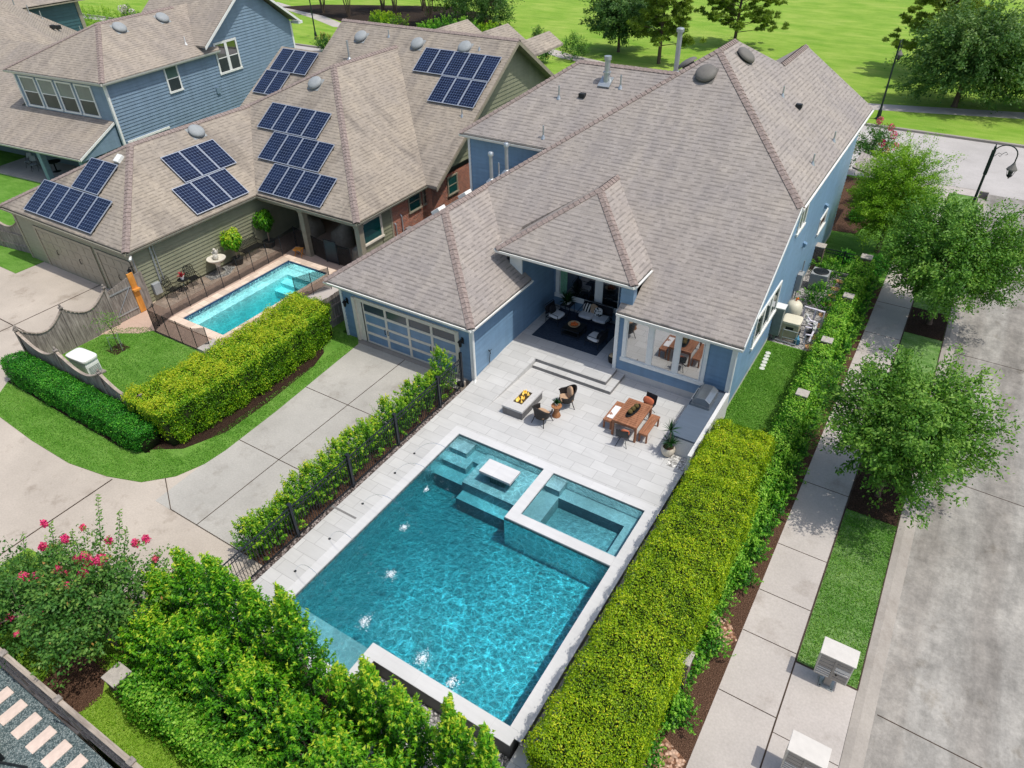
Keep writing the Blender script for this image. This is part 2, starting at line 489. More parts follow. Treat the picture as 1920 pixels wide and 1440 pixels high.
def rugmat():
    T = NT('navy_rug'); p = T.pos()
    col = T.ramp(T.noise(T.mapv(p, (8,40,1)), 1.0, 4, .7), [(.3, lin((36,46,60))), (.7, lin((70,82,98)))])
    T.pbsdf(col, .95, T.bump(T.noise(p, 60, 2), .4, .01), 0, .1)
    return T.m
M['rug'] = rugmat()

def glassmat(name, base, rough=.04, ior=1.6, spec=.8):
    T = NT(name); p = T.objc()
    col = T.ramp(T.noise(p, .9, 3), [(.3, tuple(x*.7 for x in lin(base)[:3])+(1,)), (.7, lin(base))])
    T.pbsdf(col, rough, None, 0, spec, IOR=ior)
    return T.m
M['glass'] = glassmat('dark_window_glass', (18,26,30), .03, 2.1, .9)
M['glass_refl'] = glassmat('reflective_window_glass', (40,52,56), .03, 2.9, 1.0)
M['glass_screen'] = glassmat('screened_window_glass', (58,66,68), .25, 1.5, .5)
M['glass_blind'] = glassmat('window_with_green_blind', (104,128,116), .12, 1.6, .6)
M['glass_teal'] = glassmat('green_tinted_glass', (26,84,80), .05, 1.9, .8)
M['glass_door'] = glassmat('smoked_door_glass', (62,74,86), .2, 1.6, .6)
M['curtain'] = simple('green_curtain', (120,170,140), .9, var=.2, scale=12)

def panelmat():
    T = NT('solar_cells'); uv = T.uvc()
    def grid(n, w):
        a = T.n('SeparateXYZ', i_Vector=T.mapv(uv, (n[0], n[1], 1)))
        fx = T.math('ABSOLUTE', T.math('SUBTRACT', T.math('FRACT', a.outputs[0]), .5))
        fy = T.math('ABSOLUTE', T.math('SUBTRACT', T.math('FRACT', a.outputs[1]), .5))
        return fx, fy
    fx, fy = grid((6, 10), 0)
    line = T.math('MAXIMUM', T.math('GREATER_THAN', fx, .475), T.math('GREATER_THAN', fy, .475))
    dia = T.math('GREATER_THAN', T.math('ADD', fx, fy), .88)
    m = T.math('MAXIMUM', line, dia)
    cell = T.ramp(T.noise(T.pos(), 1.2, 3), [(.3, lin((10,18,40))), (.7, lin((20,32,60)))])
    col = T.mix(m, cell, lin((112,128,156)))
    T.pbsdf(col, .12, None, 0, .5, IOR=1.45)
    return T.m
M['cells'] = panelmat()
M['panel_frame'] = simple('panel_frame', (190,196,204), .35, .5, var=.05)
M['panel_back'] = simple('panel_rail', (30,32,36), .5)

def meshfence():
    T = NT('black_safety_mesh'); p = T.objc()
    tr = T.n('BsdfTransparent'); d = T.n('BsdfDiffuse', i_Color=(.012,.013,.014,1))
    n_ = T.noise(p, 3, 2)
    x = T.n('MixShader'); T.set(x, 0, T.rampf(n_, .2, .9)); x.inputs[0].default_value = .4
    mr = T.n('MapRange', i_Value=n_); mr.inputs[3].default_value = .34; mr.inputs[4].default_value = .46
    T.set(x, 0, mr.outputs[0]); T.set(x, 1, tr.outputs[0]); T.set(x, 2, d.outputs[0])
    return T.surf(x.outputs[0])
M['mesh'] = meshfence()

def watermat(name, absorb, dens, ripple=1.0, caust=.9, cscale=3.0, refl=1.0, side=None):
    """clear rippled water: the net of sunlight is painted into the surface tint, absorption inside tints the depth"""
    T = NT(name); p = T.pos()
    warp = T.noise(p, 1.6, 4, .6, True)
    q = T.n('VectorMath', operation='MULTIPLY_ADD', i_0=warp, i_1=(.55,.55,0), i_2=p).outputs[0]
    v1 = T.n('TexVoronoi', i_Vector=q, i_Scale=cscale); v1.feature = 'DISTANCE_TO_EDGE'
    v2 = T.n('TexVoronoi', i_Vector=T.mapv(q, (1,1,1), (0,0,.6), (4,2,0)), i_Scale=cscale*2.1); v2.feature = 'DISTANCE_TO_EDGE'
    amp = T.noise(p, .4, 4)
    if side is not None:      # painted light net grows stronger away from the jets
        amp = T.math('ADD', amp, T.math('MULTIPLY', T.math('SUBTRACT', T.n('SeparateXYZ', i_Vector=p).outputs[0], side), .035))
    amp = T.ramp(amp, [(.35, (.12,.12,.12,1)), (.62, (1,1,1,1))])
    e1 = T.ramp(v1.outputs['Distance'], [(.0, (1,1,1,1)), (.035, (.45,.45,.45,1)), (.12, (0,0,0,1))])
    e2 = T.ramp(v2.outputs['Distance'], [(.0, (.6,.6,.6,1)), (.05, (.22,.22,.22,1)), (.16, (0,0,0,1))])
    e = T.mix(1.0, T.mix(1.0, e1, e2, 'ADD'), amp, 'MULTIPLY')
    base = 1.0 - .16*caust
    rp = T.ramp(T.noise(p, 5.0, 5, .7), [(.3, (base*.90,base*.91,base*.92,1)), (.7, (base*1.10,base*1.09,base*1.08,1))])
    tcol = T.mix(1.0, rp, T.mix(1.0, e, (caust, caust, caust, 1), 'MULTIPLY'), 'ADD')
    tr = T.n('BsdfTransparent', i_Color=tcol)
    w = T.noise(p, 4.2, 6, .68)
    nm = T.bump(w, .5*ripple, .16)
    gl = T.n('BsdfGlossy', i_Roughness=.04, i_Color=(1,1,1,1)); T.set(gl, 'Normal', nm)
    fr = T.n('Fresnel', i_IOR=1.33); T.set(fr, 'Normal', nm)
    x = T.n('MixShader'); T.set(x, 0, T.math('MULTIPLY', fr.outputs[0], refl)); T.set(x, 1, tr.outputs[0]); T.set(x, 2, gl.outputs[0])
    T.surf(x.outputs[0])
    ab = T.n('VolumeAbsorption', i_Color=absorb, i_Density=dens)
    T.t.links.new(ab.outputs[0], T.out.inputs[1])
    return T.m
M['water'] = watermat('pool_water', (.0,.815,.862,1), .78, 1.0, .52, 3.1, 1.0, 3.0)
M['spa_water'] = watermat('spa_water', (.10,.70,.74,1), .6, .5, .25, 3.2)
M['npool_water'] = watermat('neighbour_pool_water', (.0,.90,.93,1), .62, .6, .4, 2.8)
def plaster(name, rgb):
    T = NT(name); p = T.pos(); c = lin(rgb)
    k = lambda f: tuple(min(1, x*f) for x in c[:3]) + (1,)
    col = T.ramp(T.noise(p, .7, 5, .6), [(.3, k(.8)), (.7, k(1.15))])
    col = T.mix(1.0, col, T.ramp(T.noise(p, 30, 2), [(.3, (.9,.9,.9,1)), (.7, (1.1,1.1,1.1,1))]), 'MULTIPLY')
    T.pbsdf(col, .8, None, 0, .2)
    return T.m
M['plaster'] = plaster('blue_grey_plaster', (132,172,182))
M['plaster_white'] = plaster('pale_blue_plaster', (214,246,248))
M['foam'] = simple('white_foam', (236,242,244), .6, var=.05)
def dropmat():
    T = NT('water_jet'); p = T.objc()
    g = T.n('BsdfGlossy', i_Roughness=.1, i_Color=(.9,.95,1,1)); t = T.n('BsdfTransparent', i_Color=(.9,.92,.94,1))
    x = T.n('MixShader'); x.inputs[0].default_value = .25
    T.set(x, 0, T.rampf(T.noise(p, 20, 2), -.6, 1.9)); T.set(x, 1, t.outputs[0]); T.set(x, 2, g.outputs[0])
    return T.surf(x.outputs[0])
M['jet'] = dropmat()
def flame():
    T = NT('flame'); p = T.objc()
    e = T.n('Emission', i_Strength=1.3)
    T.set(e, 'Color', T.ramp(T.noise(p, 9, 3), [(.35, (1,.42,.02,1)), (.6, (1,.80,.22,1))]))
    t = T.n('BsdfTransparent'); x = T.n('MixShader')
    T.set(x, 0, T.rampf(T.noise(p, 5, 3), .1, .8)); T.set(x, 1, t.outputs[0]); T.set(x, 2, e.outputs[0])
    return T.surf(x.outputs[0])
M['flame'] = flame()

def leafmat(name, stops, trans=.35, rough=.5, spec=.3, tt=(1.25,1.2,.55,1)):
    """stops over the per-leaf 'tint' attribute (0 old dark leaf, 1 pale new growth)"""
    T = NT(name)
    a = T.n('Attribute', attribute_name='tint').outputs['Fac']
    oi = T.n('ObjectInfo').outputs['Random']
    a2 = T.math('ADD', a, T.math('MULTIPLY', T.math('SUBTRACT', oi, .5), .12))
    col = T.ramp(a2, [(p, lin(c)) for p, c in stops])
    d = T.n('BsdfPrincipled'); T.set(d, 'Base Color', col); T.set(d, 'Roughness', rough); T.set(d, 'Specular IOR Level', spec)
    t = T.n('BsdfTranslucent'); T.set(t, 'Color', T.mix(1.0, col, tt, 'MULTIPLY'))
    x = T.n('MixShader'); x.inputs[0].default_value = trans
    T.set(x, 1, d.outputs[0]); T.set(x, 2, t.outputs[0])
    return T.surf(x.outputs[0])
M['lf_wax'] = leafmat('lime_shrub_leaf', [(0,(20,62,8)),(.4,(54,122,14)),(.75,(104,170,24)),(1,(206,216,60))])
M['lf_fence'] = leafmat('fence_shrub_leaf', [(0,(40,92,20)),(.5,(82,144,28)),(.85,(150,190,44)),(1,(214,206,60))])
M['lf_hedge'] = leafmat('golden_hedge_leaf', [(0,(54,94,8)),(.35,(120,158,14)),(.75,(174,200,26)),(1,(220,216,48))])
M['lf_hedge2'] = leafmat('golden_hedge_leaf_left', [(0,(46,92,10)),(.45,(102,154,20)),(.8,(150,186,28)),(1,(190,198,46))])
M['lf_dark'] = leafmat('dark_hedge_leaf', [(0,(24,84,18)),(.5,(56,142,32)),(1,(120,192,60))])
M['lf_ivy'] = leafmat('ivy_leaf', [(0,(34,88,14)),(.5,(76,148,26)),(1,(160,204,70))])
M['lf_oak'] = leafmat('oak_leaf', [(0,(44,86,24)),(.5,(86,136,42)),(1,(150,186,80))])
M['lf_oak_far'] = leafmat('far_oak_leaf', [(0,(46,80,36)),(.5,(82,122,56)),(1,(136,162,88))])
M['lf_cyp'] = leafmat('cypress_leaf', [(0,(66,112,14)),(.5,(114,162,28)),(1,(164,200,60))])
M['lf_pine'] = leafmat('pine_needle', [(0,(64,92,22)),(.5,(112,140,40)),(1,(164,176,66))], .2)
M['lf_myrtle'] = leafmat('crepe_myrtle_leaf', [(0,(40,84,30)),(.5,(78,128,52)),(.88,(124,160,70)),(1,(180,136,74))])
M['petal'] = leafmat('pink_petal', [(0,(214,40,116)),(.5,(232,66,130)),(1,(240,120,140))], .3, tt=(1.1,.9,1.0,1))
M['petal_white'] = leafmat('white_petal', [(0,(200,190,196)),(1,(236,232,234))], .3)
M['lf_palm'] = leafmat('palm_leaf', [(0,(28,70,26)),(1,(84,130,56))], .2)
M['core'] = simple('hedge_twigs', (40,46,20), .95, var=.4, scale=12)
M['blade'] = leafmat('grass_blade', [(0,(64,118,26)),(.5,(96,152,42)),(1,(156,186,92))], .3)
M['blade_lime'] = leafmat('lime_grass_blade', [(0,(92,140,26)),(.5,(126,168,40)),(1,(170,194,76))], .3)
# ------------------------------------------------------------ ground, roads, paths, water
GZ = -2.1
def slab(name, poly, top, mat, bottom=GZ):
    return struct(name, MB().prism(poly, bottom, top), M[mat])
def rect(x0, x1, y0, y1): return [(x0,y0),(x1,y0),(x1,y1),(x0,y1)]
def strip(pts, w):
    """outline of a path of width w along pts"""
    L = []; Rr = []
    for i, p in enumerate(pts):
        a = Vector(pts[max(i-1,0)]); b = Vector(pts[min(i+1,len(pts)-1)])
        d = (b-a).normalized(); n = Vector((-d.y, d.x))
        q = Vector(p); L.append(tuple(q+n*w/2)); Rr.append(tuple(q-n*w/2))
    return L + Rr[::-1]
def ribbon(name, pts, w, z0, z1, mat):
    o = strip(pts, w); n = len(pts); mb = MB()
    for i in range(n-1):
        q = [o[i], o[i+1], o[2*n-2-i], o[2*n-1-i]]
        mb.prism(q, z0, z1)
    return struct(name, mb, M[mat])

struct('ground', MB().add([(-500,-300,GZ),(400,-300,GZ),(400,600,GZ),(-500,600,GZ)], [(0,1,2,3)]), M['park'])
slab('park_lawn', rect(-240, 90, 48.9, 260), -.45, 'park')
slab('front_street', rect(-240, 90, 37.6, 48.6), -.60, 'street2')
struct('far_kerb', MB().box(-240, 90, 48.6, 48.9, GZ, -.44), M['kerb'])
slab('street', rect(15.72, 27, -40, 37.6), -.60, 'street')
mb = MB()
for y0, y1 in ((-40, 36.2),):
    mb.thick([(15.2,y0,-.455),(15.42,y0,-.455),(15.74,y0,-.597),(15.74,y0,GZ),(15.2,y0,GZ)], (0,y1-y0,0))
struct('street_kerb', mb, M['kerb'])
slab('far_verge', rect(27, 90, -40, 37.6), -.45, 'park')
mb = MB()
for x0, y0, x1, y1 in ((15.8, 7.6, 27, 7.2), (15.8,-3.0,27,-3.4), (21.5,-40,21.5,37.5), (15.8,16.6,27,16.4), (9.85,48.5,10.1,37.7), (-14,48.5,-13.8,37.7)):
    mb.bar((x0,y0,-.598), (x1,y1,-.598), .03, .006)
struct('street_joint', mb, M['joint'])
ribbon('park_path', [(-84,68),(-69,62.6),(-62,59.4),(-52,60),(-44,63.6),(-37.2,62.4),(-30.9,59.9),(-26.9,58),(-15,54.6),(-5,53.2),(5.8,53.8),(17,56.9),(40,64)], 1.9, GZ, -.435, 'walk')
slab('park_mulch_bed', [(-80,66),(-69,63.6),(-62,61),(-52,61.2),(-44,65),(-42,69),(-48,74.5),(-56,77.5),(-66,74),(-76,70)], -.43, 'park_mulch')
# corner lot front yard
slab('front_lawn', rect(-9.5, 11.93, 21.3, 36.3), -.42, 'lawn')
slab('front_walk', rect(-240, 15.2, 36.3, 37.45), -.44, 'walk')
struct('front_kerb', MB().box(-240, 15.74, 37.45, 37.6, GZ, -.455), M['kerb'])
slab('front_mulch_bed', [(8.3,26.6),(9.5,26.8),(10.0,29),(9.3,31),(8.9,36),(5,36),(5,26.6)], -.405, 'mulch2')
# side: pavement, verge
slab('sidewalk', rect(11.95, 13.53, -40, 36.3), -.45, 'walk')
slab('verge_lawn', rect(13.53, 15.2, -2.66, 36.3), -.465, 'verge')
slab('mailbox_pad', rect(13.545, 15.19, -40, -2.66), -.452, 'walk')
slab('tree_bed', rect(13.56, 15.17, 4.1, 6.6), -.452, 'mulch')
slab('tree_bed', rect(13.56, 15.17, 17.1, 19.7), -.452, 'mulch')
mb = MB()
for y in (-9.3, -7.1, -4.58, -2.42, -.76, 1.35, 4.7, 8.0, 10.4, 13.2, 16.2, 19.4, 23, 27):
    mb.bar((11.96,y,-.4485), (13.52,y,-.4485), .025, .006)
for y in (-5.0, -8.2): mb.bar((13.55,y,-.4505), (15.18,y,-.4505), .02, .006)
mb.bar((13.535,-2.6,-.449), (13.535,-40,-.449), .04, .008)
mb.bar((13.535,-2.6,-.452), (13.535,36,-.452), .05, .02)
mb.bar((15.2,-2.66,-.452), (15.2,36,-.452), .03, .02); mb.bar((13.55,-2.66,-.45), (15.2,-2.66,-.45), .05, .02)
struct('sidewalk_joint', mb, M['joint'])
slab('planting_bed', rect(8.85, 11.95, -40, 13.0), -.43, 'mulch2')
slab('planting_bed', rect(10.3, 11.95, 13.0, 21.3), -.43, 'mulch2')
slab('side_lawn', rect(8.2, 10.35, 1.6, 12.9), -.30, 'lawn')
slab('equipment_gravel', rect(8.2, 10.3, 12.9, 21.3), -.30, 'gravel')
slab('gravel_border', rect(10.05, 10.35, 12.9, 13.0), -.28, 'rust_gravel')
struct('lower_paving', MB().box(8.08, 8.86, -40, 1.6, GZ, -.45), M['deck'])
slab('stone_patch', [(10.9,-3.2),(11.6,-3.4),(11.93,-2.9),(11.5,-2.3),(11.0,-2.5)], -.405, 'rust_gravel')
slab('stone_patch', [(10.9,-7.6),(11.8,-7.8),(11.9,-6.9),(11.2,-6.6)], -.405, 'rust_gravel')
# left: alley, driveway, lawns
slab('alley', [(-240,-40),(-1.75,-40),(-1.75,3.1),(-12,3.1),(-12,-1.6),(-19.31,-1.6),(-19.31,3.1),(-240,3.1)], -.06, 'alley')
slab('driveway', [(-7.2,-8.36),(-1.8,-8.36),(-1.8,3.14),(-7.9,3.14),(-7.62,2.8),(-7.3,-5.3)], -.052, 'drive')
struct('driveway_apron', MB().box(-7.85, -2.2, 2.86, 3.16, GZ, -.035), M['kerb'])
slab('lawn', [(-18.95,-7.2),(-18.2,-8.1),(-16.8,-8.72),(-14.2,-8.85),(-11.7,-8.84),(-9.8,-8.52),(-8.44,-8.05),(-7.6,-7.2),(-7.22,-6.2),(-7.15,-5.3),(-7.25,-2.6),(-7.45,0),(-7.66,2.75),(-7.95,3.12),(-9.0,3.12),(-9.0,4.6),(-13.0,4.6),(-13.0,-1.4),(-16.75,-1.45),(-17.3,-1.25),(-18.1,-1.7),(-18.75,-2.3),(-18.85,-5.9)], -.03, 'lawn')
slab('hedge_mulch', [(-10.8,-6.6),(-9.6,-6.75),(-8.6,-6.1),(-7.95,-4.6),(-7.95,-2.4),(-8.15,.4),(-8.5,1.4),(-9.3,2.1),(-10.6,2.6),(-11.2,-5.6)], -.018, 'mulch')
slab('hedge_mulch', [(-18.9,-7.25),(-10.6,-7.3),(-9.5,-6.9),(-10.8,-6.2),(-18.9,-6.1)], -.0145, 'mulch')
mb = MB()
for a, b in (((-5,-8.34),(-5,2.85)), ((-7.4,-.85),(-1.85,-.85)), ((-7.2,-4.62),(-1.85,-4.62)), ((-6.37,-8.34),(-1.85,-8.34)), ((-8.13,-7.3),(-6.37,-8.34))):
    mb.bar((*a,-.05), (*b,-.05), .03, .008)
for a, b in (((-9.5,-14.3),(-9.5,-8.5)), ((-26,-4.6),(-19.2,-4.6)), ((-23.4,-12),(-23.4,0)), ((-29,-9.5),(-19.2,-9.5))):
    mb.bar((*a,-.058), (*b,-.058), .05, .01)
struct('driveway_joint', mb, M['joint'])
slab('side_yard', rect(-28.7, -9.4, 12.5, 36.3), -.06, 'lawn')
slab('side_passage', rect(-13.0, -8.6, 4.6, 12.5), -.05, 'walk')
slab('neighbour_lawn', rect(-240, -28.7, -1.6, 36.3), -.04, 'lawn')
struct('neighbour_pool_deck', MB().box(-19.3, -17.08, -1.35, 7.4, GZ, -.02).box(-19.3,-12.1,7.4,12.5,GZ,-.021).box(-13.42,-12.9,-1.35,7.4,GZ,-.019).box(-17.08,-13.42,-1.35,-.49,GZ,-.022).prism([(-19.3,-1.35),(-16.9,-1.35),(-17.3,-1.9),(-18.0,-2.3),(-18.8,-2.9),(-19.3,-2.9)],GZ,-.024), M['tan_deck'])
slab('flagstone_strip', rect(-19.24, -18.15, .2, 7.9), -.012, 'travertine')
slab('pebble_patch', [(-19.2,3.4),(-18.5,3.3),(-18.2,4.2),(-18.6,5.0),(-19.2,4.9)], .0, 'pebble')
# bottom left
slab('shrub_bed', rect(-1.85, 3.6, -13.05, -10.2), -.04, 'mulch')
slab('lower_gravel', rect(3.6, 8.08, -13.05, -9.05), -.72, 'gravel')
slab('lower_gravel', rect(4.0, 8.08, -40, -13.05), -.70, 'gravel')
slab('corner_lawn', [(-9,-14.52),(4.2,-14.52),(4.2,-13.04),(-1.75,-13.04),(-2.2,-12.0),(-3.6,-11.55),(-5.6,-11.5),(-9,-11.9)], -.035, 'lawn_lime')
slab('dirt_patch', [(-3.8,-14.5),(-2.2,-14.5),(-2.1,-13.7),(-2.9,-13.0),(-4.6,-13.1)], -.028, 'mulch2')
slab('blue_gravel', rect(-9, 4.6, -40, -14.66), -.03, 'blue_gravel')
slab('fence_bed', rect(-2.85, -1.44, -8.35, 2.3), -.035, 'mulch2')
slab('bed_edge_gravel', rect(-1.66, -1.44, -9.0, 2.3), -.02, 'bed_gravel')

# ------------------------------------------------------------ main pool, spa, deck
deck = MB()
def dk(x0, x1, y0, y1): deck.box(x0, x1, y0, y1, -.035, 0)
dk(-1.44, -.36, -10.2, .36); dk(-1.44, 8.2, .36, 6.6)
struct('patio_deck', deck, M['deck'])
cop = MB()
cop.box(-.356, 0, -10.2, .356, -.04, .003).box(0, 8.2, 0, .356, -.04, .003).box(7.752, 8.2, -8.63, 0, -.04, .003)
cop.box(3.12, 8.0, -9.06, -8.632, -.04, .003).box(0, 3.5, -10.2, -9.78, -.04, .0032).box(3.12, 3.5, -9.78, -9.062, -.04, .0028).box(7.996, 8.2, -8.84, -8.63, -.04, .0025)
cop.box(3.8, 4.2, -2.69, -.003, -.04, .006).box(4.203, 7.749, -2.69, -2.29, -.04, .006)
struct('pool_coping', cop, M['coping'])
base = MB()
base.box(-1.43, -.02, -10.18, .0, -1.8, -.045).box(-.02, 3.48, -10.18, -9.8, -1.8, -.0455).box(3.14, 3.48, -9.8, -9.04, -1.8, -.0445).box(-.0, 8.18, .02, 6.58, -1.8, -.046).box(-1.43, -.0, .0, 3.1, -1.8, -.047)
base.box(7.77, 8.17, -8.63, 0, -1.8, -.048).box(3.14, 7.98, -9.04, -8.65, -1.8, -.049).box(3.82, 4.18, -2.67, 0, -1.8, -.05).box(4.2, 7.75, -2.67, -2.31, -1.8, -.051)
struct('pool_wall', base, M['greytile'])
sh = MB()
sh.box(-.02, 7.77, -8.65, .02, -1.9, -1.45); sh.box(-.02, 3.14, -9.8, -8.65, -1.9, -.5)                       # floor
sh.box(1.35, 3.82, -1.75, 0, -1.45, -.42)                         # shallow shelf
sh.box(.0, .74, -.58, 0, -1.45, -.26); sh.box(0, 1.02, -1.08, -.58, -1.45, -.50); sh.box(.74, 1.35, -.58, 0, -1.45, -.52)
sh.box(0, 1.35, -1.62, -1.08, -1.45, -.78); sh.box(1.02, 1.35, -1.08, -.58, -1.45, -.8); sh.box(1.35, 3.82, -2.2, -1.75, -1.45, -.85)
sh.box(4.2, 7.75, -2.29, 0, -1.45, -1.02)
sh.box(4.2, 4.72, -2.29, 0, -1.02, -.52); sh.box(4.72, 7.75, -.55, 0, -1.02, -.52); sh.box(7.28, 7.75, -2.29, -.55, -1.02, -.52); sh.box(4.72, 7.28, -2.29, -1.86, -1.02, -.52)
sh.box(4.2, 4.72, -.5, 0, -.52, -.24)
for x0, x1, y0, y1 in ((-.03,.0,-8.63,0), (7.75,7.772,-8.63,0), (0,7.75,-.0,.022), (3.12,7.75,-8.652,-8.63),(-.03,0,-9.78,-8.63),(3.12,3.14,-9.78,-8.63),(0,3.12,-9.8,-9.78)): sh.box(x0, x1, y0, y1, -1.5, -.17)
sh.box(3.79, 3.82, -2.69, -.0, -1.45, -.17); sh.box(3.8, 7.75, -2.7, -2.67, -1.45, -.17)
struct('pool_floor', sh, M['plaster'])
tl = MB()
for x0, x1, y0, y1 in ((-.04,.002,-8.63,0), (7.748,7.77,-8.63,0), (0,7.75,-.002,.02), (3.12,7.75,-8.65,-8.628),(-.04,.002,-9.78,-8.63),(3.118,3.14,-9.78,-8.64),(0,3.12,-9.8,-9.776)): tl.box(x0, x1, y0, y1, -.30, -.04)
tl.box(3.785, 3.82, -2.7, 0, -.32, -.04); tl.box(3.79, 7.75, -2.705, -2.68, -.32, -.04)
tl.box(4.18, 4.204, -2.29, 0, -.26, -.04); tl.box(7.744, 7.76, -2.29, 0, -.26, -.04); tl.box(4.2, 7.75, -.006, .01, -.26, -.04); tl.box(4.2, 7.75, -2.3, -2.284, -.26, -.04)
struct('waterline_tile', tl, M['tile_grey'])
struct('pool_water', MB().prism([(.004,-9.77),(3.116,-9.77),(3.116,-8.625),(7.745,-8.625),(7.745,-2.707),(3.783,-2.707),(3.783,-.004),(.004,-.004)], -1.44, -.12), M['water'])
struct('spa_water', MB().prism(rect(4.206,7.742,-2.282,-.008), -1.01, -.09), M['spa_water'])
# raised terrace by the house: two steps and a ramped walk
up = MB()
up.box(.22, 3.45, 5.48, 9.98, .0, .30); up.box(-1.42, .22, 5.48, 9.98, 0, .30)
up.add([(-1.4,1.8,.002),(.05,1.8,.002),(.22,5.48,.30),(-1.4,5.48,.30),(.05,1.8,-.02),(.22,5.48,-.02),(-1.4,1.8,-.02),(-1.4,5.48,-.02)], [(0,1,2,3),(1,4,5,2),(0,3,7,6)])
up.box(3.45, 3.6, 5.48, 6.58, 0, .30)
struct('terrace', up, M['deck'])
st = MB(); st.box(.26, 3.97, 5.17, 5.479, 0, .15); st.box(3.601, 3.97, 5.479, 6.59, 0, .15)
struct('patio_step', st, M['deck'])
rs = MB(); rs.box(.24, 3.6, 5.468, 5.478, .152, .297); rs.box(.27, 3.96, 5.16, 5.169, .0, .147)
rs.box(3.602, 3.61, 5.48, 6.55, .152, .297); rs.box(3.972, 3.98, 5.18, 6.55, 0, .147)
struct('step_riser', rs, M['riser'])
struct('drain_channel', MB().box(-1.62, -.49, -5.39, -5.31, -.03, .005), M['riser'])
# neighbour's pool
nc = MB()
nc.box(-17.08, -16.6, -.49, 7.47, -.3, .03).box(-13.62, -13.42, -.49, 7.47, -.3, .03).box(-16.6, -13.62, 6.98, 7.47, -.3, .03).box(-16.6, -13.62, -.49, 0, -.3, .03)
struct('neighbour_coping', nc, M['travertine'])
ns = MB()
ns.box(-16.6, -13.62, 0, 6.98, -2, -1.3)
ns.box(-16.6,-16.58,0,6.98,-1.3,-.2).box(-13.64,-13.62,0,6.98,-1.3,-.2).box(-16.6,-13.62,6.96,6.98,-1.3,-.2).box(-16.6,-13.62,0,.02,-1.3,-.2)
ns.box(-16.58,-16.15,.02,6.96,-1.3,-.45); ns.box(-16.15,-13.64,6.35,6.96,-1.3,-.45); ns.box(-16.15,-13.64,5.8,6.35,-1.3,-.7); ns.box(-16.15,-13.64,5.3,5.8,-1.3,-.95)
struct('neighbour_pool_floor', ns, M['plaster_white'])
nt = MB(); nt.box(-16.61,-16.575,0,6.98,-.25,-.01).box(-13.645,-13.615,0,6.98,-.25,-.01).box(-16.6,-13.62,6.955,6.985,-.25,-.01).box(-16.6,-13.62,-.005,.025,-.25,-.01)
struct('neighbour_waterline_tile', nt, M['tile_blue'])
struct('neighbour_pool_water', MB().box(-16.57,-13.65,.03,6.95,-1.29,-.08), M['npool_water'])
# ------------------------------------------------------------ house helpers
SL = .664
def up_slope(n):
    n = Vector(n).normalized(); z = Vector((0,0,1))
    v = (z - n*n.dot(z)); return v.normalized() if v.length > 1e-4 else Vector((0,1,0))
def roof_poly(mb, pts, t=.13):
    pts = [Vector(p) for p in pts]
    n = Vector((0,0,0))
    for i in range(len(pts)):
        n += (pts[i]-pts[0]).cross(pts[(i+1) % len(pts)]-pts[0])
    n.normalize()
    if n.z < 0: pts = pts[::-1]; n = -n
    v = up_slope(n); u = v.cross(n)
    k = len(pts); dn = Vector((0,0,-t))
    uv = [(p.dot(u), p.dot(v)) for p in pts]
    vs = pts + [p+dn for p in pts]
    fs = [tuple(range(k)), tuple(reversed(range(k, 2*k)))]
    uvs = [uv, list(reversed(uv))]
    for i in range(k):
        j = (i+1) % k
        fs.append((j, i, k+i, k+j)); uvs.append([uv[j], uv[i], uv[i], uv[j]])
    mb.add(vs, fs, uvs)
def ridge_caps(mb, segs, w=.17, step=.24):
    """overlapping bent cap shingles along hips and ridges"""
    for a, b in segs:
        a = Vector(a); b = Vector(b); d = b-a; L = d.length; d.normalize()
        s = Vector((d.y, -d.x, 0)).normalized(); upv = s.cross(d); upv = upv if upv.z > 0 else -upv
        drop = .62*w if abs(d.z) < .05 else .44*w
        k = max(1, int(L/step))
        for i in range(k):
            p = a + d*(i*L/k); q = a + d*((i+1.12)*L/k)
            h0 = upv*(.045+rnd.uniform(0,.008)); h1 = upv*.022
            vs = [p+h0+s*w-upv*drop, p+h0, p+h0-s*w-upv*drop, q+h1+s*w-upv*drop, q+h1, q+h1-s*w-upv*drop]
            low = [x - upv*.05 for x in vs]
            mb.add(vs+low, [(0,1,4,3),(1,2,5,4),(6,7,1,0),(7,8,2,1),(0,3,9,6),(2,8,11,5),(3,4,10,9),(4,5,11,10)])
def clip_z(poly, z, keep_above):
    out = []
    n = len(poly)
    for i in range(n):
        a = poly[i]; b = poly[(i+1) % n]
        ia = (a.z >= z-1e-9) if keep_above else (a.z <= z+1e-9)
        ib = (b.z >= z-1e-9) if keep_above else (b.z <= z+1e-9)
        if ia: out.append(a)
        if ia != ib:
            t = (z-a.z)/(b.z-a.z); out.append(a+(b-a)*t)
    return out
def lap(mb, poly, nrm, exp=.19, z0=None):
    """horizontal lap boards over a convex upright wall polygon"""
    poly = [Vector(p) for p in poly]; nrm = Vector(nrm)
    lo = min(p.z for p in poly); hi = max(p.z for p in poly); z = lo if z0 is None else z0
    while z < hi-1e-4:
        za = max(z, lo); zb = min(z+exp, hi)
        q = clip_z(clip_z(poly, za, True), zb, False)
        if len(q) >= 3 and zb-za > .01:
            off = [p + nrm*(.046 - .042*(p.z-za)/max(zb-za,1e-6)) for p in q]
            n = len(q)
            c = (q[1]-q[0]).cross(q[2]-q[0])
            f = tuple(range(n)) if c.dot(nrm) > 0 else tuple(reversed(range(n)))
            bot = [i for i in range(n) if abs(q[i].z-za) < 1e-6]
            vs = off + q; fs = [f]
            if len(bot) == 2: fs.append((bot[0], bot[1], n+bot[1], n+bot[0]))
            mb.add(vs, fs)
        z += exp
